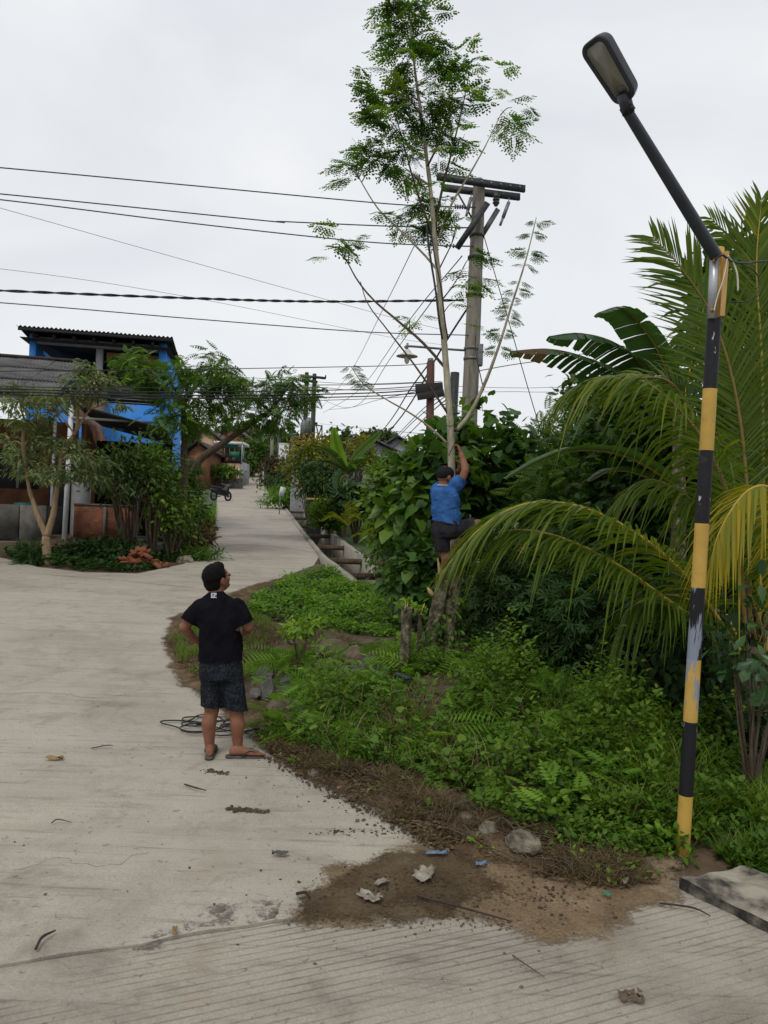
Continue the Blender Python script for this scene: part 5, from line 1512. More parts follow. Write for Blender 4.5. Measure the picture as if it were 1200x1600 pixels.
# ================================================================== HOUSE MATERIALS
plain('roof_grey', [(.05, .048, .048), (.10, .098, .098), (.16, .155, .15)], 2.2, .85, .2, 30)
plain('roof_dark', [(.016, .016, .017), (.035, .034, .034)], 4, .8, .2)
plain('roof_brown', [(.045, .034, .028), (.09, .07, .058)], 3, .9, .2)
plain('white_paint', [(.48, .49, .51), (.62, .63, .65), (.70, .70, .71)], 5, .6, .1)
plain('grey_paint', [(.20, .20, .205), (.30, .30, .30)], 5, .7, .15)
plain('blue_wall', [(.035, .20, .56), (.045, .25, .72), (.07, .29, .78)], 1.6, .8, .15, 30, 8)
plain('brown_wall', [(.10, .042, .022), (.19, .085, .042), (.25, .12, .06)], 2.2, .85, .2)
plain('peach_wall', [(.38, .24, .15), (.50, .34, .22)], 2, .85, .15)
plain('block_wall', [(.055, .052, .046), (.12, .112, .10), (.17, .16, .14)], 4, .9, .4)
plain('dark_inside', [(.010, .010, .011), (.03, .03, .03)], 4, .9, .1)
plain('green_sheet', [(.008, .10, .062), (.012, .14, .085)], 3, .6, .1)
plain('teal_plastic', [(.01, .10, .09), (.02, .14, .12)], 6, .5, .05)
plain('orange_wood', [(.33, .20, .05), (.46, .30, .09)], 6, .8, .2)
plain('car_white', [(.62, .63, .65), (.70, .71, .72)], 2, .25, 0, spec=.5)
plain('car_glass', [(.012, .014, .016), (.02, .022, .026)], 2, .1, 0, spec=.6)
plain('tyre', [(.012, .012, .012), (.022, .022, .022)], 10, .9, .2)
plain('moto_black', [(.008, .008, .010), (.018, .018, .020)], 5, .35, .0)
def brickwall():
    m, nt, out = new_mat('brick_wall')
    bs = N(nt, 'ShaderNodeBsdfPrincipled', Roughness=.9)
    tc = nt.nodes.new('ShaderNodeTexCoord'); mp = nt.nodes.new('ShaderNodeMapping'); mp.inputs['Rotation'].default_value = (R(90), 0, 0)
    nt.links.new(tc.outputs['Object'], mp.inputs['Vector'])
    b = N(nt, 'ShaderNodeTexBrick', Scale=1.0); nt.links.new(mp.outputs['Vector'], b.inputs['Vector'])
    b.inputs['Color1'].default_value = (.30, .10, .045, 1); b.inputs['Color2'].default_value = (.20, .065, .032, 1); b.inputs['Mortar'].default_value = (.16, .09, .06, 1)
    b.inputs['Brick Width'].default_value = .2; b.inputs['Row Height'].default_value = .065; b.inputs['Mortar Size'].default_value = .008
    n = noise_tex(nt, 2.5, 6, .65, .6); rp = ramp(nt, [(.35, (.35, .33, .3)), (.6, (1, 1, 1))]); nt.links.new(n.outputs['Fac'], rp.inputs['Fac'])
    c = mixc(nt, .8, b.outputs['Color'], rp.outputs['Color'], 'MULTIPLY'); nt.links.new(c, bs.inputs['Base Color'])
    bp = N(nt, 'ShaderNodeBump', Strength=.5, Distance=.01); nt.links.new(b.outputs['Fac'], bp.inputs['Height']); bp.invert = True
    nt.links.new(bp.outputs['Normal'], bs.inputs['Normal']); nt.links.new(bs.outputs['BSDF'], out.inputs['Surface'])
brickwall()
paint('brick_clay', (.22, .075, .034), (.32, .22, .15), amount=.36, rough=.95)

def part(name, mat, parent, fn, bevel=0., local=True):
    gg = Geo(); fn(gg); return gg.build(name, mat, parent, local=local, bevel=bevel)
def box_part(name, mat, parent, c, s, bevel=0.):
    return part(name, mat, parent, lambda g_: g_.box(c, s), bevel)
def sheet_mesh(w, l, amp=.022, per=.10, name='roof_sheet'):
    """corrugated sheet lying in local xy, running along y"""
    n = max(8, int(w / per * 4)); x = np.linspace(0, w, n + 1); z = amp * np.cos(x / per * 2 * np.pi)
    V = np.vstack([np.column_stack([x, 0 * x, z]), np.column_stack([x, 0 * x + l, z]), np.column_stack([x, 0 * x, z - .012]), np.column_stack([x, 0 * x + l, z - .012])])
    k = np.arange(n); m = n + 1
    gg = Geo(); gg.add(V, [np.stack([k, k + 1, m + k + 1, m + k], 1), np.stack([2 * m + k, 3 * m + k, 3 * m + k + 1, 2 * m + k + 1], 1), np.stack([k, 2 * m + k, 2 * m + k + 1, k + 1], 1)])
    return gg.mesh(name)
def lay_sheets(parent, mat, x0, cols, w, rows, l, y0, z0, slope, amp=.022, per=.10, lap=.06):
    me = sheet_mesh(w + .03, l + .05, amp, per); me.materials.append(MATS[mat]); me.polygons.foreach_set('use_smooth', np.ones(len(me.polygons), bool))
    for r_ in range(rows):
        for c_ in range(cols):
            o = bpy.data.objects.new('roof_sheet', me); COL.objects.link(o); o.parent = parent
            s = r_ * l
            o.location = (x0 + c_ * w, y0 + s * math.cos(slope), z0 + s * math.sin(slope) + r_ * .022 + (c_ % 2) * .006)
            o.rotation_euler = (slope + random.uniform(-.004, .004) - .008, 0, random.uniform(-.006, .006))

# ---- grey-roofed house on the left
YAW = R(13)
h0 = np.array([-8.27, 20.0, 0.]); h0[2] = float(hfun(h0[0] - .5, 20.4)) - .02
hz1 = P(97, 845, 20)[2]; h0[2] = hz1
house = thing('house', 'single-storey house with grey corrugated roof and open porch behind the pale tree', 'house', h0, YAW)
sl = math.atan2(1.75, 5.4)
lay_sheets(house, 'roof_grey', -9.35, 9, 1.0, 3, 1.9, -.45, 3.72, sl)
rd_ = part('roof_deck', 'roof_grey', house, lambda g_: g_.loft([np.array([(x, -.4, 3.66), (x, 4.95, 5.40), (x, 4.95, 5.36), (x, -.4, 3.62)]) for x in (-9.3, -.4)]))
box_part('ridge_cap', 'roof_brown', house, (-4.85, 4.95, 5.53), (9.0, .35, .07))
box_part('fascia', 'white_paint', house, (-4.3, -.28, 3.55), (8.7, .06, .16))
part('gable_wall', 'peach_wall', house, lambda g_: g_.loft([np.array([(.0, .2, 3.3), (.0, 9.8, 3.3), (.0, 5.0, 5.3)]), np.array([(-.15, .2, 3.3), (-.15, 9.8, 3.3), (-.15, 5.0, 5.3)])]))
def lean_post(x, y, ztop, w, dx, m='white_paint'):
    return part('post', m, house, lambda g_: g_.beam((x + dx, y, 0), (x, y, ztop), w, w, up=(0, 1, 0)))
lean_post(.08, -.25, 3.5, .11, -.06); lean_post(-.55, 1.1, 3.4, .07, -.02)
lean_post(1.78, -.2, 2.95, .08, .0, 'grey_paint'); lean_post(-5.5, -.25, 3.5, .11, 0)
box_part('wall', 'brown_wall', house, (-4.6, 2.4, 1.65), (8.9, .16, 3.3))
box_part('wall', 'brown_wall', house, (.0, 6.0, 1.65), (.15, 7.1, 3.3))
box_part('wall', 'brown_wall', house, (-9.0, 6.0, 1.65), (.15, 7.1, 3.3))
wn1 = box_part('window', 'dark_inside', house, (-1.7, 2.3, 1.9), (1.1, .06, 1.1)); box_part('window_frame', 'grey_paint', wn1, (-1.7, 2.28, 1.9), (.06, .06, 1.1))
dr1 = box_part('door', 'dark_inside', house, (-.45, 2.3, 1.05), (.8, .06, 2.1)); box_part('handle', 'steel_grey', dr1, (-.15, 2.25, 1.0), (.1, .04, .03))
box_part('low_wall', 'block_wall', house, (-3.9, -.1, .45), (5.6, .15, .9)); box_part('low_wall', 'block_wall', house, (-.75, -.2, .40), (.6, .16, 1.0))
box_part('porch_wall', 'brick_wall', house, (.95, .15, .48), (1.55, .12, .96)); box_part('wall_cap', 'block_wall', house, (.95, .15, .97), (1.6, .15, .05)); box_part('wall_pier', 'block_wall', house, (.95, .07, .46), (.07, .06, .92))
box_part('floor_slab', 'block_wall', house, (-3.2, 3.0, -.28), (11.2, 6.6, .5))
lt = part('lean_to_roof', 'roof_dark', house, lambda g_: g_.loft([np.array([(.15, y, 3.55), (2.45, y - .0, 3.02), (2.45, y, 2.97), (.15, y, 3.5)]) for y in (-.5, 5.0)]))
box_part('purlin', 'grey_paint', house, (1.2, -.35, 3.18), (2.2, .05, .06)).rotation_euler = (0, 0, 0)
box_part('back_wall', 'dark_inside', house, (1.2, 4.6, 1.5), (2.4, .12, 3.0))
for nm, lb, px, py, d, s, m in (('plastic_drum', 'teal plastic drum inside the left house porch', 38, 795, 20.9, (.28, .28, .35), 'teal_plastic'), ('water_drum', 'pale grey drum standing behind the orange brick porch wall', 127, 768, 20.8, (.25, .25, .5), 'grey_paint'), ('storage_chest', 'dark chest standing in the left house porch', 90, 800, 21, (.35, .25, .3), 'dark_inside')):
    c = P(px, py, d); zb = h0[2] - .03
    gg = Geo(); top = c[2] + s[2] / 2
    gg.tube([(c[0], c[1], zb), (c[0], c[1], zb + .04), (c[0], c[1], top - .05), (c[0], c[1], top)], [s[0] * .92, s[0], s[0], s[0] * .9], 14 if nm != 'storage_chest' else 4)
    gg.build(nm, m, label=lb, cat='drum' if 'drum' in nm else 'chest')

# ---- blue two-storey house
b0 = np.array([P(258, 600, 27)[0], 27.0, 1.4])
blue = thing('house', 'blue two-storey house with open upper floor and dark corrugated roof', 'house', b0, R(10.5))
zb = lambda py: P(200, py + 5, 27)[2] - 1.4
W = 4.55
box_part('wall', 'blue_wall', blue, (-W / 2, .1, zb(628) / 2), (W, .2, zb(628)))
box_part('wall', 'blue_wall', blue, (-.1, 4.0, zb(536) / 2), (.2, 7.5, zb(536)))
box_part('wall', 'blue_wall', blue, (-W + .1, 4.0, zb(545) / 2), (.2, 7.5, zb(545)))
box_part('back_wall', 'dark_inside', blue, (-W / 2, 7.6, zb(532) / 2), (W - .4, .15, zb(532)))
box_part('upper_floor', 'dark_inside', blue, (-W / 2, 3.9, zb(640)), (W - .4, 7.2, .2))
box_part('corner_column', 'blue_wall', blue, (-.12, .08, (zb(628) + zb(530)) / 2), (.25, .25, zb(530) - zb(628)))
box_part('corner_column', 'blue_wall', blue, (-W + .15, .08, (zb(628) + zb(530)) / 2), (.2, .25, zb(530) - zb(628)))
box_part('column', 'grey_paint', blue, (-W * .49, .08, (zb(628) + zb(545)) / 2), (.22, .22, zb(545) - zb(628)))
box_part('column_base', 'grey_paint', blue, (-W * .47, -.02, zb(606)), (.42, .3, .7))
box_part('beam', 'grey_paint', blue, (-W / 2, .06, zb(539)), (W - .55, .2, .24))
box_part('shop_board', 'orange_wood', blue, (-1.15, .5, zb(553)), (1.85, .06, .3))
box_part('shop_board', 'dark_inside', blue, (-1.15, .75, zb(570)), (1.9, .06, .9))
for k in range(5): box_part('rail', 'grey_paint', blue, (-1.2, .3, zb(624) + .12 * k), (2.0, .03, .025))
lay_sheets(blue, 'roof_dark', -W - .2, 6, .83, 4, 2.0, -.75, zb(526), R(-4), .03, .14)
box_part('roof_deck', 'roof_dark', blue, (-W / 2 + .02, 3.1, zb(526) - .33), (W + .3, 7.3, .02)).rotation_euler = (0, 0, 0)
for k in range(7): box_part('rafter', 'dark_inside', blue, (-W + .3 + k * .64, 3.2, zb(529) - .17), (.07, 7.6, .12))
box_part('fascia', 'roof_dark', blue, (-W / 2 + .05, -.7, zb(529) - .02), (W + .4, .05, .1))

# ================================================================== TREES AND SHRUBS ON THE LEFT
def tree_px(name, label, d, stems, clumps, tm, size, mat, bark, per=26, spread=1., seed=3, tintb=.5, cat='tree', droop=.2, up=.8, twig=.012, dspread=.6, base=None, group=None):
    global rng
    keep = rng; rng = np.random.default_rng(seed)
    p0 = stems[0][0][0]
    b = np.array(base if base is not None else P(p0[0], p0[1], d + (p0[2] if len(p0) > 2 else 0)))
    t_ = thing(name, label, cat, b, group=group)
    allp = []
    for i, (pl, r0, r1) in enumerate(stems):
        w = catmull([P(q[0], q[1], d + (q[2] if len(q) > 2 else 0)) for q in pl], 6)
        if i == 0: w = np.vstack([w[0] - (0, 0, .15), w])
        gg = Geo(); gg.tube(w, [r0, (r0 + r1) / 2, r1], 9); bark_rough(gg, r0 * .12, 9); gg.build('trunk' if i == 0 else 'branch', bark, t_, smooth=True)
        allp.append(w[len(w) // 3:] if i == 0 else w)
    allp = np.vstack(allp)
    pos, fw, nr, sz = [], [], [], []
    tw = Geo(); m_ = d / 1200
    for cl in clumps:
        cx, cy, hw, hh = cl[:4]; n = int(per * (cl[4] if len(cl) > 4 else 1))
        c = P(cx, cy, d + rng.uniform(-dspread, dspread) * .6)
        j = np.argmin(np.linalg.norm(allp - (c - np.array([0, 0, .2])), axis=1)); root = allp[j]
        tw.tube(catmull([root, (root + c) / 2 + (0, 0, .05), c], 4), [twig * 1.6, twig, twig * .4], 5)
        o_ = rng.normal(0, .5, (n, 3)) * np.array([hw * m_, dspread * .5, hh * m_]) * spread
        ps = c + o_
        out = unit(ps - c + (ps - root) * .12)
        pos.append(ps); fw.append(unit(out * .6 + rand_dirs(n, -.4, .4) * .6 + np.array([0, 0, -droop]))); nr.append(unit(np.array([0, 0, up]) + rand_dirs(n) * .5)); sz.append(size * rng.uniform(.65, 1.25, n))
    pos, fw, nr, sz = np.vstack(pos), np.vstack(fw), np.vstack(nr), np.concatenate(sz)
    gg = Geo(); gg.leaves(tm, pos, fw, nr, sz, tnoise(pos, 1.3, tintb, .3)); gg.build('foliage', mat, t_)
    tw.build('twigs', bark, t_, smooth=True, kind='stuff')
    rng = keep
    return t_
tree_px('tree', 'small forked tree with pale grey-green leaves in front of the left house', 17.3,
        [([(74, 886), (73, 862), (72, 838)], .115, .09), ([(72, 838), (62, 812), (54, 790), (46, 765), (40, 730)], .075, .03), ([(73, 838), (82, 808), (87, 780), (92, 745), (95, 715)], .08, .035),
         ([(95, 715), (108, 690, .3), (119, 672, .3), (121, 640, .3), (117, 620, .3)], .05, .03), ([(119, 675, .3), (130, 655, .2), (140, 640, .2)], .035, .02), ([(40, 730), (36, 690), (38, 660), (32, 635)], .05, .02), ([(117, 680, .2), (100, 655, .2), (84, 642, .2)], .02, .012)],
        [(18, 690, 20, 14), (22, 715, 24, 14), (50, 712, 26, 14), (45, 735, 30, 12), (75, 728, 26, 12), (80, 745, 26, 10), (110, 738, 26, 12), (140, 742, 24, 12), (150, 722, 22, 12), (125, 712, 22, 12), (95, 700, 24, 12), (115, 690, 18, 10), (68, 690, 18, 12),
         (28, 660, 18, 10), (25, 632, 22, 12), (28, 608, 22, 10), (50, 625, 20, 12), (75, 618, 22, 12), (90, 635, 22, 12), (105, 620, 20, 12), (70, 650, 14, 8), (125, 595, 20, 14), (132, 575, 18, 12), (150, 600, 22, 12), (128, 620, 16, 10), (165, 592, 14, 10), (150, 615, 12, 8), (185, 632, 16, 8, .5), (60, 670, 14, 8), (160, 750, 12, 10)],
        SLIM, .19, 'leaf_pale', 'tan_bark', per=135, seed=51, tintb=.62, droop=.35, dspread=1.0, spread=.9)
tree_px('tree', 'green feathery-leaved tree with forked trunk right of the blue house', 20.5,
        [([(284, 865), (286, 780), (288, 720), (287, 660), (286, 632)], .12, .06), ([(286, 632), (275, 612), (262, 590)], .05, .02), ([(287, 632), (300, 612), (318, 590)], .05, .02), ([(262, 590), (240, 580), (220, 568)], .03, .012), ([(318, 590), (335, 575)], .03, .012)],
        [(195, 558, 22, 10), (212, 568, 24, 14), (232, 560, 20, 14), (228, 585, 26, 14), (250, 600, 24, 14), (215, 590, 16, 10), (275, 590, 26, 14), (290, 575, 18, 10), (265, 620, 22, 14), (300, 615, 24, 16), (335, 560, 22, 12), (345, 575, 22, 12), (330, 590, 26, 14), (318, 605, 20, 12), (355, 600, 24, 12), (335, 625, 24, 12), (305, 640, 26, 14), (280, 655, 26, 14), (258, 650, 18, 12), (310, 665, 24, 12), (370, 592, 14, 8)],
        GLIR, .32, 'leaf_mid', 'brown_bark', per=44, seed=52, tintb=.35, dspread=1.2)
tree_px('tree', 'leaning tree whose long bare trunk slants right over the road', 25,
        [([(300, 742), (315, 716), (340, 698), (370, 678), (400, 658), (425, 638)], .14, .06), ([(310, 722, .3), (345, 698, .3), (380, 672, .3), (408, 655, .3)], .08, .04), ([(425, 638), (440, 620), (455, 600)], .05, .02), ([(420, 642), (400, 625), (385, 610)], .04, .02), ([(425, 638), (455, 635), (480, 632)], .03, .012)],
        [(385, 615, 24, 12), (365, 630, 20, 12), (405, 610, 22, 12), (425, 622, 26, 14), (400, 635, 26, 14), (375, 650, 24, 14), (350, 645, 20, 12), (430, 600, 20, 10), (450, 592, 22, 10), (462, 605, 24, 12), (445, 618, 24, 12), (470, 625, 24, 12), (455, 640, 24, 12), (425, 648, 24, 12), (438, 660, 20, 10), (405, 655, 20, 10), (485, 618, 16, 10), (345, 660, 18, 10)],
        GLIR, .32, 'leaf_mid', 'brown_bark', per=46, seed=53, tintb=.30, dspread=1.2)
bush('bush', 'oleander-like shrub with long leaves before the orange brick porch wall', at(195, 745, 18.6), (.85, .8, .75), 1250, SLIM, .20, 'leaf_oleander', 36, 61, spread=.30, base=GD(205, 18.8), stem_r=.04)
bush('bush', 'tall leafy bush between the porch post and the feathery-leaved tree', at(243, 735, 19.0), (.60, .8, .9), 1000, OVATE, .14, 'leaf_mid', 36, 62, spread=.26, tintb=.45, stem_r=.04)
bush('bush', 'dark bush at the road bend beside the stacked bricks', at(270, 800, 19.2), (.7, .8, .7), 1150, OVATE, .12, 'leaf_mid', 36, 63, spread=.3, stem_r=.05)
bush('bush', 'green bush with yellow tips on the left road edge', at(280, 765, 22), (.60, .9, .8), 1300, OVATE, .14, 'leaf_mid', 36, 64, spread=.28, tintb=.35)
bush('bush', 'leafy hedge bush at the road edge before the parked motorbike', at(300, 800, 25), (.38, 1.8, .6), 1300, OVATE, .16, 'leaf_mid', 36, 65, spread=.3, tintb=.35)
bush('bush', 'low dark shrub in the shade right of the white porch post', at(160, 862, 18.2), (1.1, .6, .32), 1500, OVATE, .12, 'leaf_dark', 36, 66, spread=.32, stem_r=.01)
bush('bush', 'small fern-like tuft at the foot of the pale tree', at(52, 868, 17.4), (.36, .3, .24), 260, PINN, .26, 'leaf_dark', 16, 67, spread=.3, stem_r=.008)
bush('bush', 'dry straggly growth on the left road edge', at(305, 838, 21), (.5, .9, .38), 1000, SLIM, .20, 'grass_dry', 24, 68, spread=.32, tintb=.3, stem_r=.008)
bush('bush', 'low grassy weeds along the left kerb at the bend', at(312, 865, 19.3), (.55, .5, .16), 600, SLIM, .16, 'leaf_mid', 24, 69, spread=.36, stem_r=.006)
# brick pile: every brick its own piece
pile0 = G(207, 892)
pile = thing('brick_pile', 'heap of loose orange bricks at the road edge', 'brick pile', pile0)
bme = Geo().box((0, 0, 0), (.23, .11, .06)).mesh('brick'); bme.materials.append(MATS['brick_clay'])
for k in range(64):
    a = rng.uniform(0, 2 * np.pi); rr = abs(rng.normal(0, .5)); lv = max(0., 1 - rr / 1.0)
    o = bpy.data.objects.new('brick', bme); COL.objects.link(o)
    o.location = (pile0[0] + rr * math.cos(a) * .60, pile0[1] + .5 + rr * math.sin(a) * .5, float(hfun(pile0[0], pile0[1] + .4)) + .05 + lv * rng.uniform(.05, .42))
    o.rotation_euler = (rng.normal(0, .45), rng.normal(0, .45), rng.uniform(0, 3.1)); adopt(o, pile)
for k, (a, b, lb) in enumerate((((140, 880), (232, 852), 'long grey plank lying beside the brick heap'), ((182, 878), (212, 850), 'short plank leaning on the brick heap'), ((140, 893), (190, 880), 'thin pale stick lying left of the brick heap'))):
    p, q = P(*a, 18.2), P(*b, 18.8); p[2] = max(p[2], float(gz(p[0], p[1])) + .04)
    gg = Geo(); gg.beam(p, q, .12 - .03 * k, .035); gg.build('plank', 'block_wall', label=lb, cat='plank')

# ================================================================== FAR END OF THE ROAD
# twin poles with transformer
fp0 = GD(484, 58); tp2 = thing('utility_pole', 'far twin utility poles with crossarms and transformer cans', 'utility pole', fp0)
for x, yt in ((478, 582), (490, 584)):
    t_ = P(x + 1.5, yt, 58); gg = Geo(); gg.tube([(P(x, 690, 58)[0] - .05, 58, fp0[2] - .3), t_], [.22, .15], 10); gg.build('shaft', 'steel_dark', tp2, smooth=True)
for a, b in (((470, 587), (509, 591)), ((472, 594), (496, 597)), ((474, 660), (496, 662)), ((470, 690), (503, 692))):
    gg = Geo(); gg.beam(P(*a, 57.7), P(*b, 58), .12, .18); gg.build('crossarm', 'steel_dark', tp2)
for x, y in ((475, 672), (482, 668)):
    c = P(x, y, 57.4); gg = Geo(); gg.tube([c - (0, 0, .65), c + (0, 0, .5), c + (0, 0, .75)], [.28, .28, .12], 12); gg.build('transformer', 'steel_grey', tp2, smooth=False)
gg = Geo()
for a, b in (((495, 690), (503, 665)), ((494, 664), (503, 666)), ((494, 664), (500, 690)), ((503, 664), (503, 690)), ((509, 591), (509, 586))): gg.tube([P(*a, 57.6), P(*b, 57.6)], .05, 5)
gg.build('ladder_frame', 'steel_dark', tp2)
for (px0, pyb, pyt, d, r, m, lb) in ((425, 740, 652, 78, .20, 'pole_concrete', 'pale concrete pole at the road crest'), (434, 735, 676, 84, .14, 'steel_dark', 'thin dark pole right of the pale concrete pole at the crest'), (456, 730, 674, 70, .16, 'steel_dark', 'dark pole left of the far twin poles'),
                                    (461, 780, 712, 48, .10, 'steel_dark', 'leaning dark post in front of the orange-tipped hedge'), (411, 760, 729, 79, .05, 'white_paint', 'thin white marker post at the road edge by the crest'), (372, 752, 731, 74, .05, 'white_paint', 'thin white post before the green-sheeted house'), (437, 806, 772, 42, .03, 'steel_grey', 'thin sign stake standing in the drain weeds')):
    b_ = P(px0 - 1, pyb, d); b_[2] = min(b_[2], float(hfun(b_[0], d)))
    gg = Geo(); gg.tube([b_ - (0, 0, .2), P(px0 + 1, pyt, d)], [r, r * .75], 8); gg.build('pole', m, smooth=True, label=lb, cat='pole')
c = P(441, 768, 42); gg = Geo(); gg.box(c, (.3, .03, .5), Matrix.Rotation(.2, 3, 'Y')); gg.build('marker_plate', 'white_paint', label='small tilted white plate on the sign stake', cat='sign')
for nm, px, py, d, s, m, lb in (('gate_pillar', 467, 752, 46, (.9, .5, 1.9), 'grey_paint', 'white-grey gate pillar behind the roadside weeds'), ('gate_pillar', 443, 716, 72, (.9, .5, 2.6), 'white_paint', 'white pillar at the crest right of the concrete pole'), ('waste_bin', 497, 795, 33, (.9, .6, .7), 'dark_inside', 'dark bin with a tan lid behind the drain grass')):
    c = P(px, py, d); z0 = min(float(hfun(c[0], d)), c[2] - s[2] / 2); t_ = thing(nm, lb, 'bin' if 'bin' in nm else 'pillar', (c[0], d, z0))
    zt = c[2] + s[2] / 2
    gg = Geo(); gg.box((c[0], d, (z0 + zt) / 2), (s[0], s[1], zt - z0)); gg.build('body', m, t_, bevel=.03)
    gg = Geo(); gg.box((c[0], d, zt + .05), (s[0] * 1.1, s[1] * 1.1, .1)); gg.build('lid' if 'bin' in nm else 'cap', 'orange_wood' if 'bin' in nm else m, t_)

# house with green sheets
GH = 76.0
g0 = P(318, 745, GH); gh = thing('house', 'peach house with green sheeted balcony and white frame at the road crest', 'house', g0)
q = lambda x, y, dd=0.: P(x, y, GH + dd)
def qbox(name, mat, par, x0, y0, x1, y1, dd, th):
    a, b = q(x0, y1, dd), q(x1, y0, dd)
    c = (a + b) / 2; gg = Geo(); gg.box((c[0], c[1] + th / 2, c[2]), (abs(b[0] - a[0]), th, abs(b[2] - a[2]))); return gg.build(name, mat, par)
qbox('wall', 'peach_wall', gh, 330, 722, 376, 760, 0, .3); qbox('wall', 'brown_wall', gh, 332, 690, 372, 722, 3.0, .3); qbox('side_wall', 'grey_paint', gh, 375, 722, 379, 760, 0, 4)
qbox('green_sheet', 'green_sheet', gh, 358, 706, 374, 715, -.1, .06); qbox('green_sheet', 'green_sheet', gh, 341, 694, 372, 700, .2, .06); qbox('green_sheet', 'green_sheet', gh, 374, 705, 384, 714, 1.5, .06)
for x in (342, 350, 358, 366): qbox('balcony_post', 'grey_paint', gh, x, 700, x + 1, 716, 0, .08)
qbox('roof_edge', 'white_paint', gh, 334, 690.5, 380, 693, -.2, 3.4); qbox('frame_post', 'white_paint', gh, 377, 691, 379, 724, -.2, .15); qbox('frame_post', 'white_paint', gh, 380, 692, 381, 726, 1, .15)
qbox('balcony_floor', 'dark_inside', gh, 330, 716, 378, 722, -.05, 3)
for i, (x, m) in enumerate(((331, 'blue_wall'), (338, 'dark_inside'), (350, 'brown_wall'), (362, 'pole_red'))): qbox('drying_cloth', m, gh, x, 715, x + 6, 721, -.15, .05)
def gable(name, label, px0, px1, pyr, pye, pyb, d, depth, roofm, wallm, ridge_x=.5):
    a, b = P(px0, pye, d), P(px1, pye, d); zr_ = P((px0 + px1) / 2, pyr, d)[2]; zg = min(P((px0 + px1) / 2, pyb, d)[2], float(hfun((a[0] + b[0]) / 2, d)))
    t_ = thing(name, label, 'house', (a[0], d, zg)); xm = a[0] + (b[0] - a[0]) * ridge_x
    gg = Geo(); gg.loft([np.array([(a[0] + .3, y, zg), (b[0] - .3, y, zg), (b[0] - .3, y, b[2]), (xm, y, zr_ - .15), (a[0] + .3, y, a[2])]) for y in (d, d + depth)]); gg.build('wall', wallm, t_)
    for s0, s1 in (((a[0] - .2, a[2] - .1), (xm, zr_)), ((xm, zr_), (b[0] + .2, b[2] - .1))):
        gg = Geo(); gg.loft([np.array([(s0[0], y, s0[1]), (s1[0], y, s1[1]), (s1[0], y, s1[1] + .12), (s0[0], y, s0[1] + .12)]) for y in (d - .5, d + depth + .5)]); gg.build('roof', roofm, t_)
    cw = P(px0 + (px1 - px0) * .35, (pye + pyb) / 2, d - .03); gg = Geo(); gg.box(cw, (1.1, .1, 1.0)); gg.build('window', 'dark_inside', t_)
    return t_
gable('house', 'brown-roofed peach house left of the green-sheeted house', 300, 345, 668, 688, 745, 84, 8, 'roof_brown', 'peach_wall', .45)
gable('house', 'low dark-roofed shed at the left of the far houses', 290, 330, 690, 706, 750, 70, 6, 'roof_dark', 'brown_wall')
gable('house', 'brown roof rising behind the leaning tree trunk', 335, 385, 664, 684, 720, 95, 8, 'roof_brown', 'brown_wall')
gable('house', 'grey-roofed house behind the banana plant', 534, 578, 683, 697, 740, 62, 8, 'roof_grey', 'grey_paint')
gable('house', 'second grey-roofed house right of the banana plant', 560, 622, 688, 706, 740, 56, 9, 'roof_grey', 'grey_paint', .4)
gable('house', 'third grey roof half hidden by the light green bush', 592, 650, 682, 700, 740, 66, 8, 'roof_grey', 'grey_paint')
c = q(345, 750, -3); gg = Geo(); gg.box((c[0], c[1], c[2] - .6), (4.2, .4, 1.6)); gg.build('retaining_wall', 'block_wall', label='stained concrete retaining wall below the peach house', cat='wall')

# white car
cc = P(414, 729, 104); zc = float(hfun(cc[0], 104)) + ROADZ
zc = max(zc, P(414, 733, 104)[2])
car = thing('car', 'white car parked at the top of the road', 'car', (cc[0], 104, zc), R(75))
def prof(pts, w, nm, m, inset=0.):
    gg = Geo(); gg.loft([np.array([(x, s * (w / 2 - inset * (z > .95)), z) for x, z in pts]) for s in (-1, -.9, .9, 1)]); return gg.build(nm, m, car, local=True, bevel=.03)
bodyc = prof([(-2.1, .3), (-2.15, .75), (-1.95, .98), (-1.2, 1.02), (-.4, 1.5), (1.2, 1.55), (1.85, 1.05), (2.05, .85), (2.05, .3)], 1.7, 'body', 'car_white')
for s in (-1, 1):
    gg = Geo(); gg.loft([np.array([(-1.0, s * y, 1.04), (-.4, s * y, 1.42), (1.15, s * y, 1.46), (1.6, s * y, 1.06)]) for y in (.80, .862)]); gg.build('side_window', 'car_glass', car, local=True)
    for x in (-1.35, 1.3):
        gg = Geo(); gg.tube([(x, s * .62, .33), (x, s * .87, .33)], .33, 16); w_ = gg.build('wheel', 'tyre', car, local=True); gg = Geo(); gg.tube([(x, s * .86, .33), (x, s * .885, .33)], .2, 12); gg.build('rim', 'steel_grey', w_)
    gg = Geo(); gg.box((-2.1, s * .6, .78), (.12, .35, .16)); gg.build('headlight', 'steel_grey', car, local=True)
for x0, x1, z0, z1 in ((-1.19, -.42, 1.06, 1.49), (1.22, 1.84, 1.52, 1.08)):
    gg = Geo(); gg.beam((x0, 0, z0), (x1, 0, z1), 1.4, .03); gg.build('windscreen', 'car_glass', car, local=True)

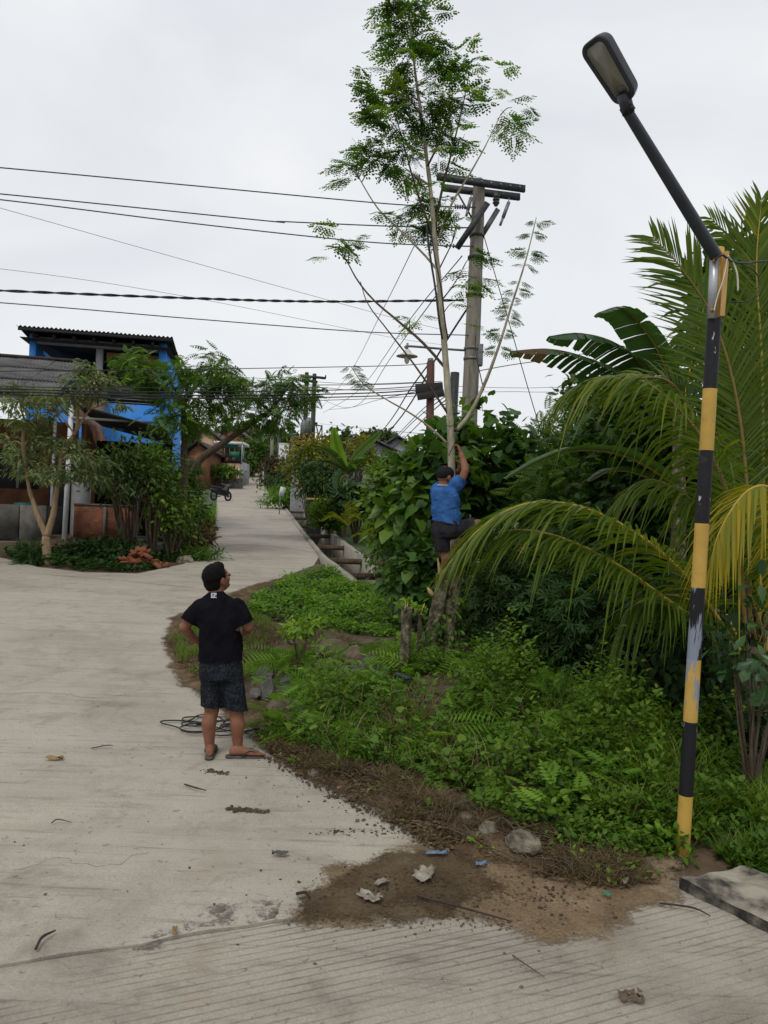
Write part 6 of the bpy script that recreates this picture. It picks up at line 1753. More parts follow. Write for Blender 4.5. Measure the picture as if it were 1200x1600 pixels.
# motorbike
mb = G(345, 784); moto = thing('motorbike', 'black motorbike parked on the left road edge', 'motorbike', mb, R(62))
zr0 = ROADZ + .0; moto.scale = (1.25, 1.25, 1.25)
for x in (-.62, .62):
    gg = Geo(); a_ = np.linspace(0, 2 * np.pi, 25); gg.tube(np.column_stack([x + .25 * np.cos(a_), 0 * a_, .30 + zr0 + .25 * np.sin(a_)]), .055, 8, cap=False)
    w_ = gg.build('wheel', 'tyre', moto, smooth=True, local=True); gg = Geo(); gg.tube([(x, -.05, .3 + zr0), (x, .05, .3 + zr0)], .07, 10); gg.tube([(x - .2, 0, .3 + zr0), (x + .2, 0, .3 + zr0)], .015, 6); gg.tube([(x, 0, .1 + zr0), (x, 0, .5 + zr0)], .015, 6); gg.build('rim', 'steel_grey', w_)
gg = Geo(); gg.loft([np.array([(x, s * w, z0), (x, -s * w, z0), (x, -s * w * .8, z1), (x, s * w * .8, z1)]) for x, w, z0, z1, s in ((-.9, .08, .62, .74, 1), (-.5, .14, .50, .82, 1), (0, .14, .36, .74, 1), (.3, .12, .34, .66, 1), (.45, .16, .36, .9, 1), (.6, .1, .7, 1.0, 1))]); gg.build('body', 'moto_black', moto, local=True, bevel=.02)
gg = Geo(); gg.loft([np.array([(x, w, z), (x, -w, z), (x, -w * .8, z + .09), (x, w * .8, z + .09)]) for x, w, z in ((-.75, .11, .80), (-.3, .14, .76), (.1, .1, .76))]); gg.build('seat', 'rubber_black', moto, local=True)
gg = Geo(); gg.tube(catmull([(.42, -.36, 1.06), (.5, -.15, 1.0), (.52, 0, .98), (.5, .15, 1.0), (.42, .36, 1.06)], 4), .02, 7); gg.build('handlebar', 'steel_grey', moto, local=True)
gg = Geo(); gg.ell((.63, 0, .93), (.08, .11, .1)); gg.build('headlight', 'steel_grey', moto, local=True)
for s in (-1, 1):
    gg = Geo(); gg.tube([(.62, s * .07, .3), (.5, s * .06, .95)], .025, 7); gg.build('fork', 'steel_grey', moto, local=True)
    gg = Geo(); gg.tube([(.45, s * .22, 1.03), (.42, s * .27, 1.2)], .008, 5); gg.ell((.42, s * .28, 1.24), (.02, .06, .04)); gg.build('mirror', 'moto_black', moto, local=True)
gg = Geo(); gg.tube([(.1, .15, .3), (-.75, .17, .38)], [.03, .05], 9); gg.build('exhaust', 'steel_grey', moto, local=True)

# roadside planting on the right of the far road
bush('bush', 'orange-tipped hedge bush beside the far banana plant', at(487, 722, 40), (1.5, 1.5, 1.5), 2600, OVATE, .20, 'leaf_orange', 40, 71, spread=.28, tintb=.35)
bush('bush', 'dark rounded tree below the orange-tipped hedge', at(505, 752, 37), (1.7, 1.3, 1.1), 2300, OVATE, .18, 'leaf_dark', 40, 72, spread=.28)
bush('bush', 'orange and green bush right of the upright banana leaf', at(558, 712, 36), (.9, .9, 1.0), 1200, OVATE, .18, 'leaf_orange', 30, 73, spread=.28, tintb=.25)
bush('bush', 'purple-brown shrub at the road crest', at(436, 736, 62), (1.7, 1.5, 1.3), 1900, OVATE, .26, 'leaf_purple', 36, 74, spread=.28)
bush('bush', 'dark shrub beneath the purple-brown shrub', at(445, 752, 56), (1.6, 1.3, 1.2), 1900, OVATE, .24, 'leaf_dark', 36, 75, spread=.28)
bush('bush', 'bright low weeds right of the drain under the dark shrub', at(445, 776, 48), (1.6, 1.5, .7), 1400, OVATE, .20, 'leaf_bright', 30, 76, spread=.3, tintb=.3)
bush('bush', 'tall soft grass clump right of the drain', at(518, 808, 29), (.62, 1.0, .42), 5200, SLIM, .34, 'grass_green', 44, 77, spread=.32, tintb=.3, up=.1, droop=-.75, stems=False)
bush('bush', 'dark leafy growth under the far banana plant', at(560, 785, 26), (.9, .8, .6), 1800, OVATE, .18, 'leaf_dark', 36, 78, spread=.3)
bush('bush', 'green shrubs beside the white car', at(395, 715, 90), (2.8, 2.0, 2.2), 2000, OVATE, .42, 'leaf_mid', 40, 79, spread=.27, tintb=.2)
bush('bush', 'green creeper over the concrete retaining wall', at(352, 738, 72), (1.6, .8, .6), 900, OVATE, .3, 'leaf_mid', 26, 80, spread=.3)
def fan_palm(label, px, py, d, h, seed):
    global rng
    keep = rng; rng = np.random.default_rng(seed)
    b_ = GD(px, d); t_ = thing('palm_seedling', label, 'palm', b_, group='young palms beside the drain')
    c = P(px, py, d)
    for k in range(7):
        a = rng.uniform(0, 2 * np.pi); e = rng.uniform(.35, 1.0)
        dx = np.array([math.cos(a) * (1.1 - e) * 1.2, math.sin(a) * (1.1 - e) * 1.2, e]) * h
        pts = [c, c + dx * .5 + (0, 0, .05 * h), c + dx * .85, c + dx + np.array([dx[0], dx[1], -.6 * h]) * .25]
        w = [p for p in pts]
        gg = Geo(); V, F, TT = [], [], []; ww = catmull(w, 6)
        for i in range(2, len(ww)):
            tan = unit(ww[i] - ww[i - 1]); sd_ = unit(np.cross(tan, (0, 0.2, 1)))
            for sg in (-1, 1):
                dd = unit(sd_ * sg + tan * .9 + rng.normal(0, .08, 3)); ll = h * .42 * rng.uniform(.8, 1.1); n_ = unit(np.cross(dd, tan)); wv = np.cross(dd, n_) * .03 * h; bI = len(V)
                V += [ww[i], ww[i] + dd * ll * .5 + wv, ww[i] + dd * ll + (0, 0, -.12 * ll), ww[i] + dd * ll * .5 - wv]; F += [(bI, bI + 1, bI + 2), (bI, bI + 2, bI + 3)]; TT += [rng.uniform(.45, .8)] * 4
        gg.add(np.array(V), [np.array(F)], np.array(TT)); f = gg.build('frond', 'leaf_palm', t_); g2 = Geo(); g2.tube(ww, [.015 * h, .004 * h], 5); g2.build('rachis', 'rachis_yellow', f)
    rng = keep
fan_palm('yellow-green palm seedling below the far banana plant', 545, 822, 25, .8, 5)
fan_palm('nearer yellow-green palm seedling beside the drain wall', 582, 852, 20.5, .6, 6)
bush('bush', 'dry tangled weeds between the drain end and the heart-leaved bush', at(628, 890, 14.5), (.42, .5, .4), 500, SLIM, .16, 'grass_dry', 24, 81, spread=.32, tintb=.2, stem_r=.008)
bush('bush', 'leafy bank weeds right of the drain near end', at(612, 868, 17.0), (.5, .6, .35), 800, OVATE, .13, 'leaf_mid', 26, 82, spread=.32, tintb=.4, stem_r=.01)
# trees of the far slope
ft = [(330, 700, 120, 7, 5, 'far green tree behind the peach house roofs'), (375, 690, 130, 7, 5, 'far round tree left of the road crest'), (405, 688, 140, 8, 5, 'far tree above the white car'), (440, 700, 130, 6, 4., 'far tree between the concrete pole and the twin poles'), (470, 702, 118, 6, 4.5, 'far pale tree behind the twin poles'),
      (535, 706, 105, 4.2, 5.0, 'far bluish tree left of the grey roofs'), (592, 690, 115, 5, 3, 'far flat-topped tree above the grey roofs'), (275, 680, 110, 7, 6, 'far tree behind the blue house'), (640, 716, 120, 8, 4, 'far low tree right of the grey roofs'), (720, 735, 90, 9, 5, 'far tree hidden behind the heart-leaved bushes'), (820, 770, 60, 6, 4, 'far tree line end right of the heart-leaved bush')]
for i, (px, py, d, rx, rz, lb) in enumerate(ft):
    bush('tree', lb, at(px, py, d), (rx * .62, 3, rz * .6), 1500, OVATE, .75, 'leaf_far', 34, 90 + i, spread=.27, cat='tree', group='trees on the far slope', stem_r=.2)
# ================================================================== ROCKS, BLOCKS, LITTER
CLEAR = []
plain('rock_grey', [(.035, .034, .031), (.085, .080, .072), (.15, .14, .125)], 7, .9, .6, 30, bdist=.02)
plain('rock_brown', [(.05, .036, .024), (.11, .080, .052), (.17, .13, .09)], 7, .9, .6, 30, bdist=.02)
plain('rock_pale', [(.03, .025, .018), (.10, .083, .060), (.19, .162, .12), (.27, .235, .18)], 8, .95, .8, 30, 9, bdist=.03, lo=.33, hi=.68)
plain('leaf_litter', [(.17, .10, .035), (.33, .22, .09)], 14, .8, .2)
plain('plastic_blue', [(.08, .13, .20), (.13, .20, .29)], 8, .5, .2)
plain('plastic_clear', [(.13, .105, .075), (.24, .205, .16), (.33, .30, .25)], 16, .6, .4)
plain('plastic_red', [(.5, .035, .012), (.62, .06, .02)], 8, .5, .1)
plain('card_tan', [(.38, .25, .11), (.50, .35, .17)], 8, .8, .1)
plain('plastic_green', [(.02, .16, .09), (.04, .24, .14)], 8, .5, .1)
plain('twig_dark', [(.02, .016, .012), (.055, .042, .03)], 20, .9, .2)
plain('shoe_navy', [(.012, .018, .03), (.03, .04, .06)], 14, .7, .2)
def rock(label, px, py, size, mat, seed, d=None, sink=.25, name='rock', group=None):
    big = 1.22 if (380 < px < 600 and py > 980 and py < 1130) else (1.2 if py < 900 else .92)
    size = tuple(v * big for v in size)
    p = G(px, py) if d is None else P(px, py, d)
    z = float(gz(p[0], p[1])) if d is None else p[2]
    bm = bmesh.new(); bmesh.ops.create_icosphere(bm, subdivisions=3, radius=1)
    for v in bm.verts:
        c = v.co.copy()
        k = 1 + .30 * noise.noise(c * 1.1 + Vector((seed * 3.1, 0, 0))) + .18 * noise.noise(c * 2.7 + Vector((0, seed, 0))) + .10 * noise.noise(c * 6 + Vector((seed, 0, 0)))
        q = c * k
        for n_ in ((.8, .3, .5), (-.5, .7, .4), (.1, -.9, .3), (-.7, -.4, .6), (.3, .2, 1)):       # broken faces
            nn = (Vector(n_) + Vector((math.sin(seed + n_[0] * 9), math.cos(seed * 2 + n_[1] * 5), 0)) * .4).normalized(); e = q.dot(nn) - .72
            if e > 0: q -= nn * e
        v.co = Vector((q.x * size[0], q.y * size[1], q.z * size[2]))
    bmesh.ops.rotate(bm, verts=bm.verts, cent=(0, 0, 0), matrix=Matrix.Rotation(seed * 1.7, 3, 'Z'))
    me = bpy.data.meshes.new(name); bm.to_mesh(me); bm.free(); me.materials.append(MATS[mat])
    o = bpy.data.objects.new(name, me); COL.objects.link(o); o.location = (p[0], p[1], z + size[2] * .34)
    smooth_angle(o, 35)
    CLEAR.append((p[0], p[1], max(size[:2]) * 1.2))
    if 380 < px < 600 and 980 < py < 1130: CLEAR.append((p[0], p[1] - .2, max(size[:2]) * 1.6))
    return tag(o, label, 'rock', group)
rock('large pale boulder lying on the dirt below the weeds', 815, 1345, (.125, .10, .085), 'rock_pale', 1.3)
rock('smaller pale rounded stone left of the large boulder', 762, 1318, (.075, .065, .055), 'rock_pale', 2.1)
rock('flat pale stone half sunk above the small round stone', 726, 1290, (.08, .06, .03), 'rock_pale', 3.7)
rock('brown flat rock nearest the feet of the standing person', 437, 1110, (.14, .10, .075), 'rock_brown', 4.2)
rock('upright grey rock behind the brown flat rock', 418, 1092, (.10, .08, .13), 'rock_grey', 5.2)
rock('dark jagged rock atop the grey rock heap', 412, 1062, (.13, .10, .09), 'rock_grey', 6.4)
rock('grey stone wedged right of the upright grey rock', 442, 1090, (.09, .08, .07), 'rock_grey', 7.1)
rock('small dark stone at the right of the rock heap', 462, 1112, (.07, .06, .05), 'rock_grey', 8.8)
rock('mossy stone behind the rock heap', 452, 1070, (.08, .07, .06), 'rock_grey', 9.9)
rock('dark stone left behind the standing person shorts', 398, 1095, (.07, .06, .05), 'rock_grey', 10.3)
rock('small black stone at the top left of the rock heap', 425, 1050, (.09, .07, .05), 'rock_grey', 21.3)
rock('large brown rock standing on the soil mound', 472, 1006, (.19, .14, .14), 'rock_brown', 11.6)
rock('tilted pale-edged slab rock right of the soil mound', 553, 1035, (.15, .12, .12), 'rock_brown', 12.4)
rock('dark rock leaning behind the tilted slab rock', 520, 1022, (.20, .13, .12), 'rock_brown', 13.2)
rock('flat mossy stone below the tilted slab rock', 548, 1052, (.10, .08, .05), 'rock_grey', 14.8)
rock('grey rock partly hidden right of the tilted slab rock', 578, 1045, (.11, .09, .10), 'rock_grey', 15.5)
rock('white stone by the road edge under the left bushes', 290, 880, (.24, .18, .14), 'rock_pale', 16.1)
rock('grey stone beside the white stone at the left road edge', 300, 868, (.2, .16, .14), 'rock_grey', 17.1)
rock('small white stone at the concrete edge beside the soil', 490, 1222, (.05, .04, .035), 'rock_pale', 18.3)
rock('tiny white stone where the slab tip meets the dirt', 698, 1342, (.025, .02, .018), 'rock_pale', 19.3)

plain('stained_concrete', [(.016, .015, .012), (.07, .063, .05), (.19, .168, .13), (.25, .222, .175), (.31, .28, .225)], 5.0, .92, .7, 40, 9, bdist=.012, lo=.31, hi=.62)
plain('algae_concrete', [(.010, .010, .009), (.03, .028, .023), (.11, .10, .08), (.24, .215, .17)], 9, .92, .7, 40, 9, bdist=.012, lo=.34, hi=.72)
# raised concrete block at the right edge
pb = [G(1060, 1396), G(1200, 1468), G(1340, 1452), G(1172, 1378)]
cb = thing('concrete_block', 'broken raised concrete slab at the right edge beside the lamp pole', 'concrete slab', pb[0])
ol = resample(np.array([p[:2] for p in pb]), lambda c: .06); ol = wobble(ol, .02, 5)
gg = drape(ol, inner(ol, .06, 3, 6, 0, 4, .02), lambda x, y: hfun(x, y) + .085 + np.array([.022 * noise.fractal(Vector((a * 6, b * 6, 3)), .8, 2, 5) for a, b in zip(x, y)]), .16)
sl_o = gg.build('slab', 'stained_concrete', cb); sl_o.data.materials.append(MATS['algae_concrete'])
for f_ in sl_o.data.polygons: f_.material_index = int(abs(f_.normal.z) < .5)
# pale marker stone in the weeds
c = P(866, 1166, 6.5); gg = Geo(); gg.box((c[0], c[1], c[2] - .08), (.10, .05, .34), Matrix.Rotation(.06, 3, 'Y')); gg.build('marker_stone', 'rock_pale', bevel=.015, label='small pale upright marker stone standing in the weeds', cat='marker stone')

def scrap(name, label, px, py, w, h, mat, seed, cat, rot=None):
    p = G(px, py); z = float(gz(p[0], p[1])) + .012
    n = 8; gg = Geo(); r_ = np.random.default_rng(seed)
    a = seed * 1.3 if rot is None else rot
    X, Y = np.meshgrid(np.linspace(-1, 1, n), np.linspace(-1, 1, n))
    X = X + r_.normal(0, .10, X.shape); Y = Y + r_.normal(0, .10, Y.shape)
    Z = np.array([[noise.noise(Vector((x * 1.6 + seed, y * 1.6, 0))) for x, y in zip(rx, ry)] for rx, ry in zip(X, Y)])
    V = np.column_stack([(X * math.cos(a) * w - Y * math.sin(a) * h).ravel() / 2, (X * math.sin(a) * w + Y * math.cos(a) * h).ravel() / 2, (Z * .03 * min(1, h / .06) + .014).ravel()]) + (p[0], p[1], z)
    V[:, 2] = np.maximum(V[:, 2], z - .006)
    i_ = (np.arange(n - 1)[:, None] * n + np.arange(n - 1)[None]).ravel()
    Q = np.stack([i_, i_ + 1, i_ + n + 1, i_ + n], 1); Q = Q[r_.random(len(Q)) > .10]
    gg.add(V, [Q]); o = gg.build(name, mat, smooth=True, label=label, cat=cat)
    so = o.modifiers.new('t', 'SOLIDIFY'); so.thickness = .002
    return o
scrap('plastic_scrap', 'pale crumpled plastic bag in the middle of the dirt', 662, 1383, .16, .10, 'plastic_clear', 1, 'litter')
scrap('plastic_scrap', 'thin white plastic shred on the left of the dirt', 578, 1420, .13, .07, 'plastic_clear', 2, 'litter')
scrap('plastic_scrap', 'small clear plastic scrap above the white shred', 596, 1396, .10, .04, 'plastic_clear', 3, 'litter')
scrap('plastic_scrap', 'light blue plastic strip at the slab tip', 682, 1350, .12, .035, 'plastic_blue', 4, 'litter', .1)
scrap('plastic_scrap', 'dark blue plastic scrap on the dirt below the boulder', 752, 1367, .08, .035, 'plastic_blue', 5, 'litter')
scrap('plastic_scrap', 'orange-red scrap on the soil above the tan card', 664, 1238, .045, .03, 'plastic_red', 6, 'litter')
scrap('card_scrap', 'tan card scrap lying on the brown soil', 682, 1258, .11, .05, 'card_tan', 7, 'litter', .1)
scrap('plastic_scrap', 'white plastic bit beside the lamp pole weeds', 976, 1392, .07, .03, 'plastic_clear', 8, 'litter')
scrap('plastic_scrap', 'small green scrap on the sand before the concrete block', 948, 1412, .05, .025, 'plastic_green', 9, 'litter')
scrap('dry_leaf', 'dry tan leaf lying on the road at the left', 86, 1196, .13, .05, 'leaf_litter', 10, 'leaf', .05)
scrap('dry_leaf', 'yellow leaf on the joint between the slabs', 272, 1474, .06, .025, 'leaf_litter', 11, 'leaf')
scrap('moss_clump', 'flat olive clump on the near slab at bottom right', 986, 1573, .10, .065, 'rock_brown', 12, 'clump')
scrap('road_patch', 'small dark flat stain stone on the road below the soil smear', 437, 1349, .09, .04, 'rock_grey', 13, 'stone', 0)
for k, (x, y) in enumerate(((592, 1073), (628, 1083))):
    p = G(x, y); gg = Geo(); s = .11; dd = unit(np.array([1, .25 - .5 * k, 0])); xx = np.array([-dd[1], dd[0], 0]); z0 = p[2] + .17
    gg.loft([np.array([p[0], p[1], z0]) + dd * y_ + ring((0, 0, 0), hw, hz, xx, np.array([0, 0, 1.]), 12) + np.array([0, 0, zc]) for y_, hw, hz, zc in ((-.085, .022, .02, 0), (-.06, .032, .028, .008), (0, .035, .026, .0), (.06, .038, .018, -.008), (.095, .026, .012, -.012))])
    gg.build('shoe', 'shoe_navy', smooth=True, label=('left' if k == 0 else 'right') + ' dark shoe lying on the cut fern leaves', cat='shoe', group='shoes left on the grass')
def stick(label, px0, py0, px1, py1, r, mat='twig_dark', name='twig', cat='twig', bend=.02):
    a, b = G(px0, py0), G(px1, py1)
    a[2] = float(gz(a[0], a[1])) + r + .012; b[2] = float(gz(b[0], b[1])) + r + .012
    m = (a + b) / 2 + np.array([rng.normal(0, bend), rng.normal(0, bend), .01]); gg = Geo(); gg.tube(catmull([a, m, b], 5), [r, r, r * .5], 6); return gg.build(name, mat, smooth=True, label=label, cat=cat)
stick('long thin stick lying across the dirt towards the near slab', 650, 1418, 800, 1455, .006)
stick('short dark stick on the road at the left tip of the dirt', 462, 1416, 484, 1421, .008)
stick('thin curved straw on the near slab right of centre', 802, 1508, 850, 1542, .004, 'dead_twig', bend=.05)
stick('thin twig on the sand in front of the concrete block', 1030, 1425, 1110, 1445, .005)
stick('curved dark twig lying on the joint at the left', 55, 1503, 86, 1473, .007, bend=.012)
stick('short twig on the road below the standing person', 288, 1238, 322, 1248, .006)
stick('thin twig on the road left of the person', 142, 1180, 176, 1176, .004)
stick('straw on the road at the lower left', 80, 1300, 112, 1299, .004, 'dead_twig')
stick('pale dry branch lying beside the right foot of the standing person', 408, 1150, 440, 1168, .014, 'dead_twig')
stick('short bare cut branch on the fern leaves below the shoes', 588, 1112, 660, 1104, .018, 'tan_bark')
# black hose coil behind the standing person
cp = G(335, 1142); pts = []
for i in range(120):
    a = i * .26; rr = .16 + .10 * math.sin(i * .37) + .05 * math.sin(i * 1.1)
    pts.append((cp[0] + .02 + 1.55 * rr * math.cos(a) * (1 + .2 * math.sin(i * .05)), cp[1] + 1.1 * rr * math.sin(a), float(zr_road(cp[0], cp[1])) + .012 + .018 * (i / 120) + .006 * math.sin(i * .9)))
e = G(430, 1140); pts += [tuple(np.array(pts[-1]) + (e + np.array([0, 0, .03]) - np.array(pts[-1])) * t) for t in (.4, .7, 1)]
gg = Geo(); gg.tube(catmull(pts, 3), .0065, 6); gg.build('cable_coil', 'rubber_black', smooth=True, label='loose coil of thin black cable on the road behind the standing person', cat='cable coil')

# smeared soil on the road
def crumbs(name, label, px0, py0, px1, py1, n, spread, rmax, mat, seed, kind='stuff'):
    r_ = np.random.default_rng(seed); a, b = G(px0, py0), G(px1, py1)
    t = r_.random(n)[:, None]; p = a + (b - a) * t + np.column_stack([r_.normal(0, spread, n), r_.normal(0, spread * .6, n), np.zeros(n)])
    r = rmax * r_.random(n) ** 3 + .002
    p[:, 2] = gz(p[:, 0], p[:, 1]) + r * .3
    tm = Geo().ell((0, 0, 0), (1, 1.3, .7), None, 6, 4).mesh('t'); tm.calc_loop_triangles()
    tv = np.array([v.co for v in tm.vertices]); tv *= 1 + r_.normal(0, .15, (len(tv), 1)); tf = np.array([q.vertices for q in tm.loop_triangles])
    an = r_.uniform(0, 6.28, n); gg = Geo(); gg.leaves((tv, tf), p, np.column_stack([np.cos(an), np.sin(an), 0 * an]), np.column_stack([0 * an, 0 * an, 0 * an + 1]), r, .5)
    gg.build(name, mat, kind=kind, label=label, cat='soil')
crumbs('soil_crumbs', 'dark soil smear on the road below the standing person', 360, 1274, 415, 1279, 300, .022, .013, 'soil', 1)
crumbs('soil_crumbs', 'brown soil scrap on the road under the right foot', 322, 1212, 355, 1218, 120, .025, .010, 'soil', 2)
crumbs('soil_crumbs', 'scattered crumbs along the slab edge', 500, 1310, 620, 1310, 120, .05, .008, 'soil', 3)
crumbs('soil_crumbs', 'loose crumbs over the sand wash', 560, 1395, 900, 1410, 700, .18, .008, 'soil', 4)
crumbs('gravel', 'small gravel on the brown soil', 480, 1225, 800, 1340, 420, .16, .014, 'rock_brown', 5)
crumbs('gravel', 'few specks scattered on the near slab and road', 150, 1360, 900, 1540, 70, .5, .007, 'rock_grey', 6)

for px_, py_, rr_ in ((664, 1062, .26), (692, 1056, .26), (627, 1066, .18)):
    q_ = G(px_, py_); CLEAR.append((q_[0], q_[1] - .12, rr_))
CLEAR.append((float(lamp_base[0]), float(lamp_base[1]) - .12, .26))
# ================================================================== GROUND COVER
def region(poly_px, n, seed):
    r_ = np.random.default_rng(seed); poly = np.array(px_xy(poly_px)); lo, hi = poly.min(0), poly.max(0)
    out = np.zeros((0, 2))
    while len(out) < n:
        q_ = r_.uniform(lo, hi, (n * 2, 2)); out = np.vstack([out, q_[in_poly(q_[:, 0], q_[:, 1], poly)]])
    return out[:n], r_
def cover(name, label, poly_px, n, tm, size, mat, seed, hmax=.12, up=.55, clump=1.6, thr=-.15, lean=.8, tintb=.45, cat='ground cover'):
    """nobody could count these leaves: one mass that follows the ground, patchy"""
    xy, r_ = region(poly_px, int(n * 1.5), seed)
    f = np.array([noise.fractal(Vector((a * clump, b * clump, seed)), .9, 2, 4) for a, b in xy])
    keepm = f > thr
    for rx_, ry_, rr_ in CLEAR: keepm &= ((xy[:, 0] - rx_) ** 2 + (xy[:, 1] - ry_ + rr_ * .6) ** 2) > rr_ ** 2
    xy, f = xy[keepm], f[keepm]; xy, f = xy[:n], f[:n]
    k = len(xy); hh = hmax * r_.random(k) * np.clip(.5 + f, .15, 1.4)
    pos = np.column_stack([xy, gz(xy[:, 0], xy[:, 1]) + hh])
    a = r_.uniform(0, 2 * np.pi, k); fwd = np.column_stack([np.cos(a) * lean, np.sin(a) * lean, r_.normal(up, .3, k)])
    jn = .7 if tm is FEATHER else .35
    nrm = np.column_stack([r_.normal(0, jn, k), r_.normal(0, jn, k), np.ones(k)])
    if tm is BLADE or tm is THIN: nrm = np.column_stack([-np.cos(a), -np.sin(a), np.full(k, .3)])
    gg = Geo(); gg.leaves(tm, pos, fwd, nrm, size * r_.uniform(.55, 1.3, k), np.clip(tintb + .35 * f + r_.normal(0, .15, k), 0, 1))
    gg.build(name, mat, kind='stuff', label=label, cat=cat)
verge_up = [(400, 935), (470, 905), (520, 888), (600, 910), (640, 960), (620, 1000), (500, 985), (430, 975), (385, 965)]
cover('creeper', 'bright green creeping leaves on the bank below the drain', verge_up, 13000, OVATE, .065, 'leaf_bright', 1, .22, .35, 1.0, -.25, tintb=.42)
cover('creeper', 'dark undergrowth on the bank below the drain', verge_up, 5000, OVATE, .07, 'leaf_dark', 2, .10, .3, 1.2, -.6)
left_low = [(263, 1010), (285, 985), (385, 945), (430, 985), (400, 1050), (340, 1090), (285, 1055)]
cover('grass', 'short green and brown turf at the road bend behind the person', left_low, 7000, BLADE, .12, 'grass_green', 3, .03, 1.0, 2.0, -.2, .7)
cover('grass', 'dry straw on the soil mound behind the person', [(300, 1050), (360, 985), (480, 985), (560, 1010), (540, 1050), (430, 1060), (370, 1075)], 6000, THIN, .22, 'grass_dry', 4, .10, .3, 1.5, -.3, 1.0, .35, cat='straw')
mid = [(380, 1060), (470, 1020), (560, 1050), (640, 1060), (760, 1040), (830, 1060), (880, 1120), (840, 1180), (700, 1200), (560, 1190), (450, 1180), (400, 1140)]
cover('fern_cuttings', 'heap of cut feathery green branches below the climbed tree', mid, 680, FEATHER, .36, 'leaf_bright', 5, .30, .10, .9, -.35, 1.0, .35, cat='cuttings')
cover('fern_cuttings', 'smaller cut feathery sprigs among the rocks and grass', [(380, 1080), (420, 1040), (560, 1010), (700, 1000), (720, 1050), (560, 1080), (430, 1130)], 300, FEATHER, .28, 'leaf_bright', 6, .20, .2, .9, -.5, 1.0, .35, cat='cuttings')
cover('weeds', 'broad-leaved weeds covering the verge between dirt and tree', [(385, 1080), (405, 1150), (450, 1185), (540, 1205), (650, 1222), (770, 1268), (880, 1318), (960, 1330), (960, 1200), (850, 1080), (760, 1040), (600, 1050), (470, 1100)], 9500, OVATE, .050, 'leaf_mid', 7, .30, .45, 1.5, -.12, .8, .42)
cover('weeds', 'heart-leaved seedlings among the verge weeds', [(385, 1080), (450, 1185), (650, 1222), (880, 1318), (1000, 1300), (960, 1150), (850, 1080), (600, 1050)], 1100, HEART, .055, 'leaf_mid', 21, .32, .4, 1.8, .05, .8, .6)
cover('weeds', 'small pinnate seedlings among the verge weeds', [(385, 1080), (450, 1185), (650, 1222), (880, 1318), (1040, 1300), (1000, 1120), (850, 1060), (600, 1040)], 900, GLIR, .17, 'leaf_bright', 22, .30, .5, 1.6, .0, .8, .35)
cover('dead_grass', 'dry stalks standing among the verge weeds', [(385, 1080), (450, 1185), (650, 1222), (880, 1318), (1100, 1300), (1000, 1120), (850, 1060), (600, 1040)], 1600, THIN, .3, 'grass_dry', 23, .12, .7, 1.8, .0, .8, .7, cat='straw')
cover('weeds', 'bright low leaves right of the mossy stems', [(720, 1070), (760, 1000), (900, 1020), (960, 1080), (920, 1140), (800, 1120)], 8000, OVATE, .055, 'leaf_bright', 8, .22, .5, 1.2, -.4, .8, .45)
cover('grass', 'tall grass between the weeds and the lamp pole', [(840, 1180), (900, 1120), (1060, 1110), (1160, 1180), (1160, 1300), (1050, 1320), (940, 1300), (870, 1250)], 3600, BLADE, .28, 'grass_green', 9, .12, .7, 1.9, .0, .9, .45)
cover('weeds', 'mixed leafy weeds in the tall grass by the lamp pole', [(840, 1180), (900, 1120), (1060, 1110), (1160, 1180), (1160, 1300), (1050, 1320), (940, 1300), (870, 1250)], 6500, OVATE, .055, 'leaf_mid', 19, .34, .45, 1.5, -.15, .8, .4)
cover('grass', 'grass around and right of the lamp pole foot', [(1020, 1320), (1060, 1260), (1250, 1230), (1300, 1330), (1150, 1345), (1090, 1360)], 2600, BLADE, .22, 'grass_green', 10, .10, .8, 1.8, -.1, .9, .4)
cover('weeds', 'leafy weeds right of the lamp pole', [(1070, 1310), (1080, 1240), (1250, 1210), (1300, 1320), (1150, 1335)], 2600, OVATE, .05, 'leaf_mid', 20, .26, .45, 1.7, -.2, .8, .3)
cover('weeds', 'leafy weeds edging the dirt below the lamp pole side thicket', [(840, 1300), (900, 1240), (1020, 1290), (1050, 1340), (980, 1360), (900, 1350)], 2600, OVATE, .045, 'leaf_mid', 11, .14, .45, 1.6, -.2, .8, .4)
cover('dead_grass', 'brown dead roots and straw along the dirt edge', [(430, 1175), (520, 1205), (660, 1235), (780, 1280), (900, 1340), (1010, 1360), (960, 1395), (850, 1370), (720, 1300), (600, 1255), (470, 1215)], 6000, THIN, .15, 'grass_dry', 12, .04, .12, 1.7, -.0, 1.0, .35, cat='straw')
cover('dead_grass', 'brown dead stalks heaped under the cut branches', [(600, 1120), (700, 1140), (740, 1200), (680, 1205), (600, 1170)], 900, THIN, .26, 'grass_dry', 13, .2, .3, 1.7, -.5, 1.0, .4, cat='straw')
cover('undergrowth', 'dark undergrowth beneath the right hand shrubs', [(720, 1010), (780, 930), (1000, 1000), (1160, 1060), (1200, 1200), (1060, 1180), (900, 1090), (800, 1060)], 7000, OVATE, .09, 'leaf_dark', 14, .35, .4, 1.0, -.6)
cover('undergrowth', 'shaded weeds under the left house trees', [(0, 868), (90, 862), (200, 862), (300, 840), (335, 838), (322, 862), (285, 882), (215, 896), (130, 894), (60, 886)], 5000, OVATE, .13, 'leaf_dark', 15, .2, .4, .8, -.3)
cover('grass', 'grass strip along the left road edge', [(285, 880), (320, 858), (336, 830), (338, 790), (325, 800), (300, 850)], 3500, BLADE, .3, 'grass_green', 16, .05, .9, .8, -.3, .9, .35)
cover('grass', 'grass along the drain and the far right road edge', [(500, 800), (560, 850), (640, 900), (600, 860), (540, 800), (470, 770), (440, 780)], 6000, BLADE, .4, 'grass_green', 17, .1, .9, .5, -.5, .9, .35)
